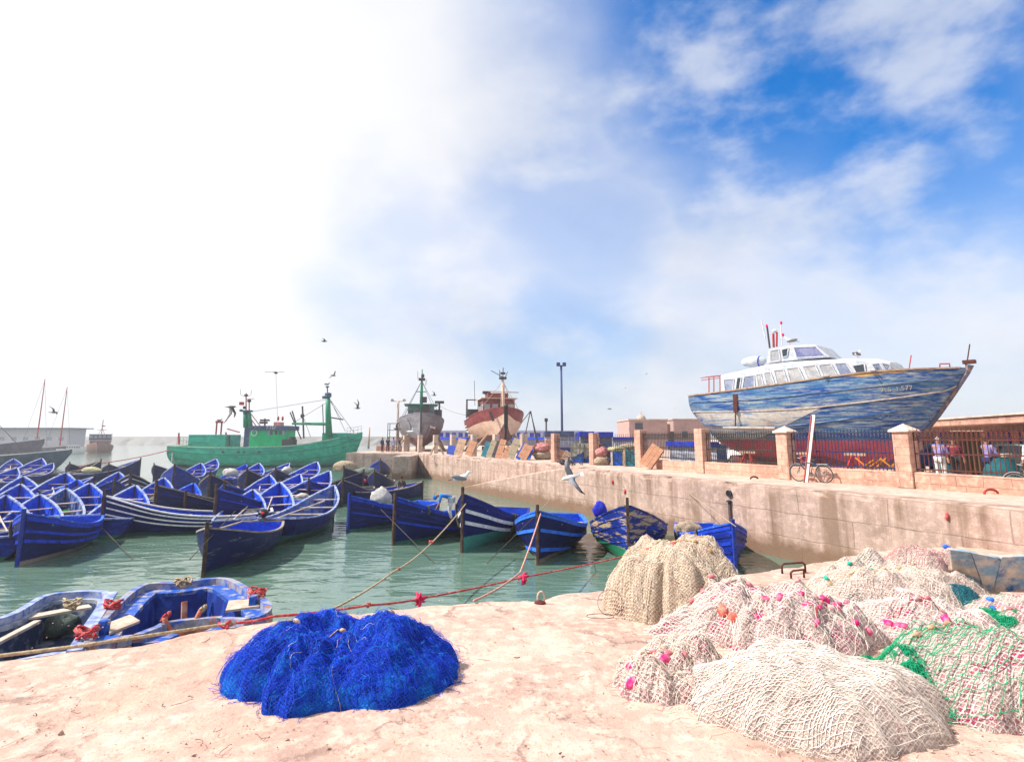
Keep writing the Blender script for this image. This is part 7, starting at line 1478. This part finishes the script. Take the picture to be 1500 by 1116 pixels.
# ------------------------------------------------------------------ gulls
G_w = mat('gull_white', (.78, .78, .78), var=.08, rough=.8); G_g = mat('gull_grey', (.20, .21, .25), var=.1, rough=.8); G_k = mat('gull_black', (.025, .025, .03), var=0, rough=.8); G_y = mat('gull_bill', (.62, .36, .03), var=0)
G_d = mat('gull_brown', (.11, .10, .10), (.2, .19, .19), 8, rough=.8)
def gull(label, pos, head, span=1.3, lift=(.25, .05), roll=0, pitch=0, dark=False, perched=False, s=1.0):
    t = thing('gull', label, 'gull', tuple(pos), rz_of(head), 'gulls'); t.rotation_euler = (roll, pitch, rz_of(head)); t.scale = (s,)*3
    W, Gm = (G_d, G_d) if dark else (G_w, G_g)
    if perched:
        prof = [(-.30, .16, .01), (-.2, .17, .05), (-.08, .19, .085), (.05, .22, .09), (.14, .27, .065), (.18, .33, .045), (.21, .375, .05), (.25, .38, .035), (.28, .375, .008)]
    else: prof = [(-.30, .0, .03), (-.22, .0, .045), (-.08, .0, .08), (.06, .0, .085), (.16, .01, .06), (.21, .02, .055), (.26, .02, .035), (.29, .015, .008)]
    part(t, 'body', W, lambda q: q.tube([(x, 0, z) for x, z, r in prof], [r for x, z, r in prof], 10), smooth=True)
    hx, hz = prof[-1][0], prof[-1][1]; part(t, 'bill', G_y, lambda q: q.tube([(hx-.02, 0, hz), (hx+.055, 0, hz-.02)], [.013, .004], 5))
    if perched:
        for sg in (1, -1):
            part(t, 'wing', Gm, lambda q: q.ell((-.09, sg*.075, .215), (.25, .03, .075), Matrix.Rotation(.18, 3, 'Y'), 12, 8), smooth=True); part(t, 'leg', G_y, lambda q: q.tube([(.02, sg*.035, .14), (.02, sg*.035, 0), (.07, sg*.035, 0)], .008, 5))
        part(t, 'tail', G_k, lambda q: q.slab([(-.26, -.03, .17), (-.26, .03, .17), (-.42, .02, .13), (-.42, -.02, .13)], (0, 0, .015)))
    else:
        hsp = span/2
        for sg in (1, -1):
            l0, l1 = lift; Y = [0.05, .35, .62, .85, 1.0]; Zs = [.02, l0*hsp*.75, l0*hsp, l0*hsp+l1*hsp*.6, l0*hsp+l1*hsp]; xo = [.0, .05, .01, -.10, -.22]; ch = [.20, .17, .13, .085, .015]
            up = [[(xo[i]+ch[i]*.45, sg*Y[i]*hsp, Zs[i]), (xo[i], sg*Y[i]*hsp, Zs[i]+.018), (xo[i]-ch[i]*.6, sg*Y[i]*hsp, Zs[i]), (xo[i], sg*Y[i]*hsp, Zs[i]-.008), (xo[i]+ch[i]*.45, sg*Y[i]*hsp, Zs[i])] for i in range(5)]
            w = part(t, 'wing', Gm, lambda q: q.grid(up[:4]), smooth=True); part(w, 'wing_tip', G_k, lambda q: q.grid(up[3:]), smooth=True)
        part(t, 'tail', W, lambda q: q.slab([(-.26, -.03, 0), (-.26, .03, 0), (-.42, .07, 0), (-.42, -.07, 0)], (0, 0, .012)))
    return t
gull('dark gull gliding alone high against the white cloud', atY(475, 500, 60), 75, 1.25, (.35, .1), .2, 0, True)
gull('gull with wide level wings right above the trawler whip aerial', atY(404, 546, 40), 0, 1.35, (.08, -.05), 0, 0, True)
gull('gull banking high between trawler foremast and grey trawler', atY(489, 550, 62), 30, 1.2, (.3, -.1), -.7, 0, True)
gull('big brown and white gull with wings swung down, above the trawler stern', atY(339, 596, 42), 90, 1.35, (-.75, -.55), .3, 0, True, s=1.15)
gull('dark gull with upright wings by the trawler foremast stays', atY(524, 598, 62), 90, 1.3, (.8, .5), .3, 0, True)
gull('gull flying between the two bare ship masts', atY(79, 604, 52), 80, 1.4, (.25, .05), -.5, 0, True)
gull('tiny gull low over the breakwater', atY(152, 624, 90), 90, 1.3, (.1, .0), 0, 0, True)
gull('white gull with raised wing in front of the grey trawler hull', atY(601, 632, 50), 100, 1.35, (.7, .5), -.5, 0)
gull('dark gull before the scaffold by the grey trawler', atY(581, 628, 52), 240, 1.3, (.4, .1), .6, 0, True)
gull('dark gull between the masts of the two dry docked trawlers', atY(636, 579, 75), 90, 1.3, (.4, .1), -.3, 0, True)
gull('tiny gull over the spiked railing', atY(893, 599, 85), 100, 1.2, (.1, 0), .2, 0, True); gull('pale far gull over the spiked railing, the highest of four', atY(947, 548, 110), 90, 1.3, (.3, -.5), 0, 0)
gull('pale far gull midway above the booths', atY(916, 568, 120), 90, 1.1, (.25, -.4), 0, 0); gull('pale far gull near the yacht stern', atY(988, 598, 110), 90, 1.2, (.1, -.1), 0, 0)
gull('large white gull with grey black tipped wings flying before the quay wall', atY(836, 699, 19.5), 262, 1.35, (.35, -.35), -1.0, .25, False, s=1.05)
gull('white gull perched on the stem of the white striped boat', atY(676, 710, 21.25), 78, perched=True, s=1.15)
gull('white gull perched on the bridge roof of the yacht', atY(1158, 505, 27.4), 285, perched=True, s=.95); gull('grey gull perched on the yacht cabin front', atY(1257, 525, 26.3), 60, perched=True, s=.95)
gull('dark gull perched on the red stern gantry', atY(322, 618, 85), 70, perched=True, dark=True, s=1.2); gull('dark gull perched on the foremast top', atY(479.5, 565.5, 87), 70, perched=True, dark=True, s=1.3)

# ------------------------------------------------------------------ people
SK = mat('skin', (.30, .16, .10), (.26, .13, .08), 8, rough=.6, var=.1); HAIR = mat('dark_hair', (.012, .010, .009), rough=.7, var=.1)
def skinmesh(name, nodes, edges, m, parent, sub=2):
    me = bpy.data.meshes.new(name); ks = list(nodes); me.from_pydata([tuple(nodes[k][0]) for k in ks], [(ks.index(a), ks.index(b)) for a, b in edges], []); me.materials.append(m)
    o = bpy.data.objects.new(name, me); COL.objects.link(o); o.parent = parent
    md = o.modifiers.new('skin', 'SKIN'); md.use_smooth_shade = True; me.skin_vertices.new() if not me.skin_vertices else None
    for i, k in enumerate(ks): r = nodes[k][1]; r = r if hasattr(r, '__len__') else (r, r); me.skin_vertices[0].data[i].radius = r; me.skin_vertices[0].data[i].use_root = (k == 'pel')
    s = o.modifiers.new('sub', 'SUBSURF'); s.levels = sub; s.render_levels = sub
    return o
STAND = dict(pel=(0, 0, .95), waist=(.01, 0, 1.10), chest=(.02, 0, 1.32), neck=(.0, 0, 1.50), head=(.02, 0, 1.62), top=(.01, 0, 1.73),
  sl=(0, .19, 1.42), el=(-.04, .26, 1.14), wl=(.08, .27, .90), sr=(0, -.19, 1.42), er=(-.04, -.26, 1.14), wr=(.08, -.27, .90),
  hl=(0, .10, .92), kl=(.03, .11, .50), al=(-.02, .12, .09), tl=(.15, .14, .04), hr=(0, -.10, .92), kr=(.03, -.11, .50), ar=(-.02, -.12, .09), tr=(.15, -.14, .04))
BEND = dict(STAND, waist=(.10, 0, 1.05), chest=(.36, 0, 1.12), neck=(.55, 0, 1.10), head=(.66, 0, 1.06), top=(.76, 0, 1.00), sl=(.46, .19, 1.10), el=(.52, .24, .82), wl=(.62, .22, .60), sr=(.46, -.19, 1.10), er=(.50, -.24, .82), wr=(.60, -.2, .58), kl=(.10, .11, .50), kr=(.08, -.11, .5))
SIT = dict(STAND, hl=(0, .10, .93), kl=(.42, .13, .93), al=(.44, .13, .50), tl=(.60, .14, .46), hr=(0, -.10, .93), kr=(.42, -.13, .93), ar=(.44, -.13, .5), tr=(.6, -.14, .46), el=(.0, .27, 1.16), wl=(.28, .18, 1.08), er=(.0, -.27, 1.16), wr=(.28, -.18, 1.08), chest=(.06, 0, 1.32), neck=(.08, 0, 1.49), head=(.13, 0, 1.61), top=(.13, 0, 1.72), sl=(.07, .19, 1.41), sr=(.07, -.19, 1.41))
REACH = dict(STAND, el=(.22, .27, 1.22), wl=(.44, .2, 1.28), er=(.10, -.26, 1.14), wr=(.32, -.22, 1.12))
def person(label, loc, head, pose, shirt, trous, cap=None, s=1.0, sleeves=True, dz=0):
    t = thing('person', label, 'person', (loc[0], loc[1], loc[2]), rz_of(head)); t.scale = (s,)*3
    J = {k: Vector(v) + Vector((0, 0, dz)) for k, v in pose.items()}
    rad = dict(pel=(.12, .10), waist=(.12, .095), chest=(.15, .10), neck=.055, head=(.085, .10), top=.06, sl=.058, sr=.058, el=.042, er=.042, wl=.030, wr=.030, hl=.085, hr=.085, kl=.06, kr=.06, al=.042, ar=.042, tl=.035, tr=.035)
    E = [('pel', 'waist'), ('waist', 'chest'), ('chest', 'neck'), ('neck', 'head'), ('head', 'top'), ('chest', 'sl'), ('sl', 'el'), ('el', 'wl'), ('chest', 'sr'), ('sr', 'er'), ('er', 'wr'), ('pel', 'hl'), ('hl', 'kl'), ('kl', 'al'), ('al', 'tl'), ('pel', 'hr'), ('hr', 'kr'), ('kr', 'ar'), ('ar', 'tr')]
    N_ = {k: (J[k], rad[k]) for k in J}
    for sd_ in 'lr':
        w = J['w'+sd_]; d = (w-J['e'+sd_]).normalized(); u = d.orthogonal().normalized(); v = d.cross(u); pm = w + d*.085; N_['p'+sd_] = (pm, (.038, .018)); E.append(('w'+sd_, 'p'+sd_))
        for i, (off, ln) in enumerate(((-.030, .060), (-.010, .075), (.010, .070), (.030, .055))):
            a = 'f%d%s' % (i, sd_); N_[a] = (pm + u*off + d*.035, .0095); N_[a+'t'] = (pm + u*off*1.15 + d*(.03+ln) + v*.02, .0075); E += [('p'+sd_, a), (a, a+'t')]
        N_['th'+sd_] = (w + d*.045 + u*-.045, .011); N_['tt'+sd_] = (w + d*.09 + u*-.06 + v*.02, .009); E += [('w'+sd_, 'th'+sd_), ('th'+sd_, 'tt'+sd_)]
    skinmesh('body', N_, E, SK, t)
    g = 1.22; up = {k: (J[k], tuple(g*x for x in rad[k]) if hasattr(rad[k], '__len__') else rad[k]*1.35) for k in ('pel', 'waist', 'chest', 'sl', 'el', 'sr', 'er')}
    ee = [('pel', 'waist'), ('waist', 'chest'), ('chest', 'sl'), ('sl', 'el'), ('chest', 'sr'), ('sr', 'er')]
    if sleeves:
        for k in 'lr': up['w'+k] = (J['e'+k].lerp(J['w'+k], .9), .042); ee.append(('e'+k, 'w'+k))
    up['nk'] = (J['chest'].lerp(J['neck'], .62), .075); ee.append(('chest', 'nk')); skinmesh('shirt', up, ee, shirt, t)
    lo = {'pel': (J['pel'], (.155, .13))}; le = []
    for k in 'lr': lo['h'+k] = (J['h'+k], .108); lo['k'+k] = (J['k'+k], .082); lo['a'+k] = (J['k'+k].lerp(J['a'+k], .88), .066); le += [('pel', 'h'+k), ('h'+k, 'k'+k), ('k'+k, 'a'+k)]
    skinmesh('trousers', lo, le, trous, t)
    hd = J['head']; ax = (J['top']-J['neck']).normalized(); f = Vector((1, 0, 0)); f = (f-ax*f.dot(ax)).normalized() if abs(f.dot(ax)) < .95 else Vector((0, 0, -1)); c = J['head'].lerp(J['top'], .45)
    M = Matrix((f, ax.cross(f), ax)).transposed(); part(t, 'cap' if cap else 'hair', cap or HAIR, lambda q: q.ell(c - f*.018 + ax*.015, (.112, .098, .095), M, 12, 8), smooth=True)
    part(t, 'nose', SK, lambda q: q.ell(hd + f*.10 - ax*.0, (.018, .014, .024), M, 8, 6), smooth=True)
    for sg in (1, -1): part(t, 'eye', HAIR, lambda q: q.ell(hd + f*.088 + ax*.028 + M @ Vector((0, sg*.034, 0)), (.008, .012, .007), M, 8, 6)); part(t, 'ear', SK, lambda q: q.ell(hd + M @ Vector((0, sg*.092, 0)), (.022, .012, .034), M, 8, 6), smooth=True)
    part(t, 'mouth', mat('lips', (.22, .08, .07), var=0), lambda q: q.ell(hd + f*.088 - ax*.042, (.008, .024, .006), M, 8, 5))
    for k in 'lr': part(t, 'shoe', M_black, lambda q: q.ell(J['a'+k].lerp(J['t'+k], .55)-Vector((0, 0, .015)), (.14, .05, .05), None, 10, 6), smooth=True)
    return t
cl = lambda n, c: mat(n, c, tuple(x*.7 for x in c), 5, rough=.85)
C_blue, C_white, C_navy, C_violet, C_maroon, C_grey, C_dk = cl('blue_cloth', (.01, .20, .62)), cl('white_cloth', (.62, .62, .62)), cl('navy_cloth', (.02, .03, .10)), cl('violet_cloth', (.25, .22, .48)), cl('maroon_cloth', (.22, .03, .06)), cl('grey_cloth', (.25, .26, .28)), cl('dark_cloth', (.03, .03, .035))
q = atY(661, 760, 25.6); person('man in bright blue top bending far forward inside the dark blue boat', (q.x, 25.6, .68), 262, BEND, C_blue, C_white, C_blue, sleeves=False)
q = atY(601, 712, 42); person('man in dark vest sitting in the open boat beyond the row', (-7.55, 41.0, -.17), 200, SIT, C_dk, C_grey)
for px, D, pose, sh, tr, hd, lab, cp in ((1364, 23.2, REACH, C_violet, C_white, 60, 'person in blue shirt and white trousers behind the rusty railing by the pillar', C_white), (1386, 24.0, STAND, C_maroon, C_dk, 200, 'person in maroon beside the brown curtain behind the rusty railing', None),
    (1434, 22.6, REACH, C_violet, C_navy, 80, 'dark haired person in violet shirt reaching over the wider teal stall', None), (1497, 21.6, STAND, C_white, C_white, 250, 'person all in white behind the rusty railing at the photo edge', None),
    (563, 73, STAND, C_navy, C_dk, 120, 'person in navy at the quay end, first by the long pink block', None), (571, 74, REACH, C_dk, C_navy, 160, 'person in dark clothes between the long and the short pink block', None), (579, 73.5, STAND, C_violet, C_grey, 200, 'person in violet-blue at the foot of the scaffold tower', None), (588, 74.5, STAND, C_navy, C_grey, 90, 'person in navy right of the scaffold, close to the pale side of the grey trawler'.replace('right of', 'beyond'), None)):
    person(lab, (bx(px, D), D, ZQ), hd, pose, sh, tr, cp)

# ------------------------------------------------------------------ sea haze over the harbour
def haze():
    m = bpy.data.materials.new('sea_haze'); m.use_nodes = True; nt = m.node_tree; nt.nodes.clear(); o = nt.nodes.new('ShaderNodeOutputMaterial'); v = nt.nodes.new('ShaderNodeVolumePrincipled')
    v.inputs['Color'].default_value = (.90, .94, 1.0, 1); v.inputs['Density'].default_value = HAZE; v.inputs['Anisotropy'].default_value = .3; nt.links.new(v.outputs[0], o.inputs['Volume'])
    mb = MB(); mb.box((0, 200, 9), (900, 520, 21)); b = mb.build('haze', m); struct(b, 'stuff'); return b
HAZE = .0008
haze()
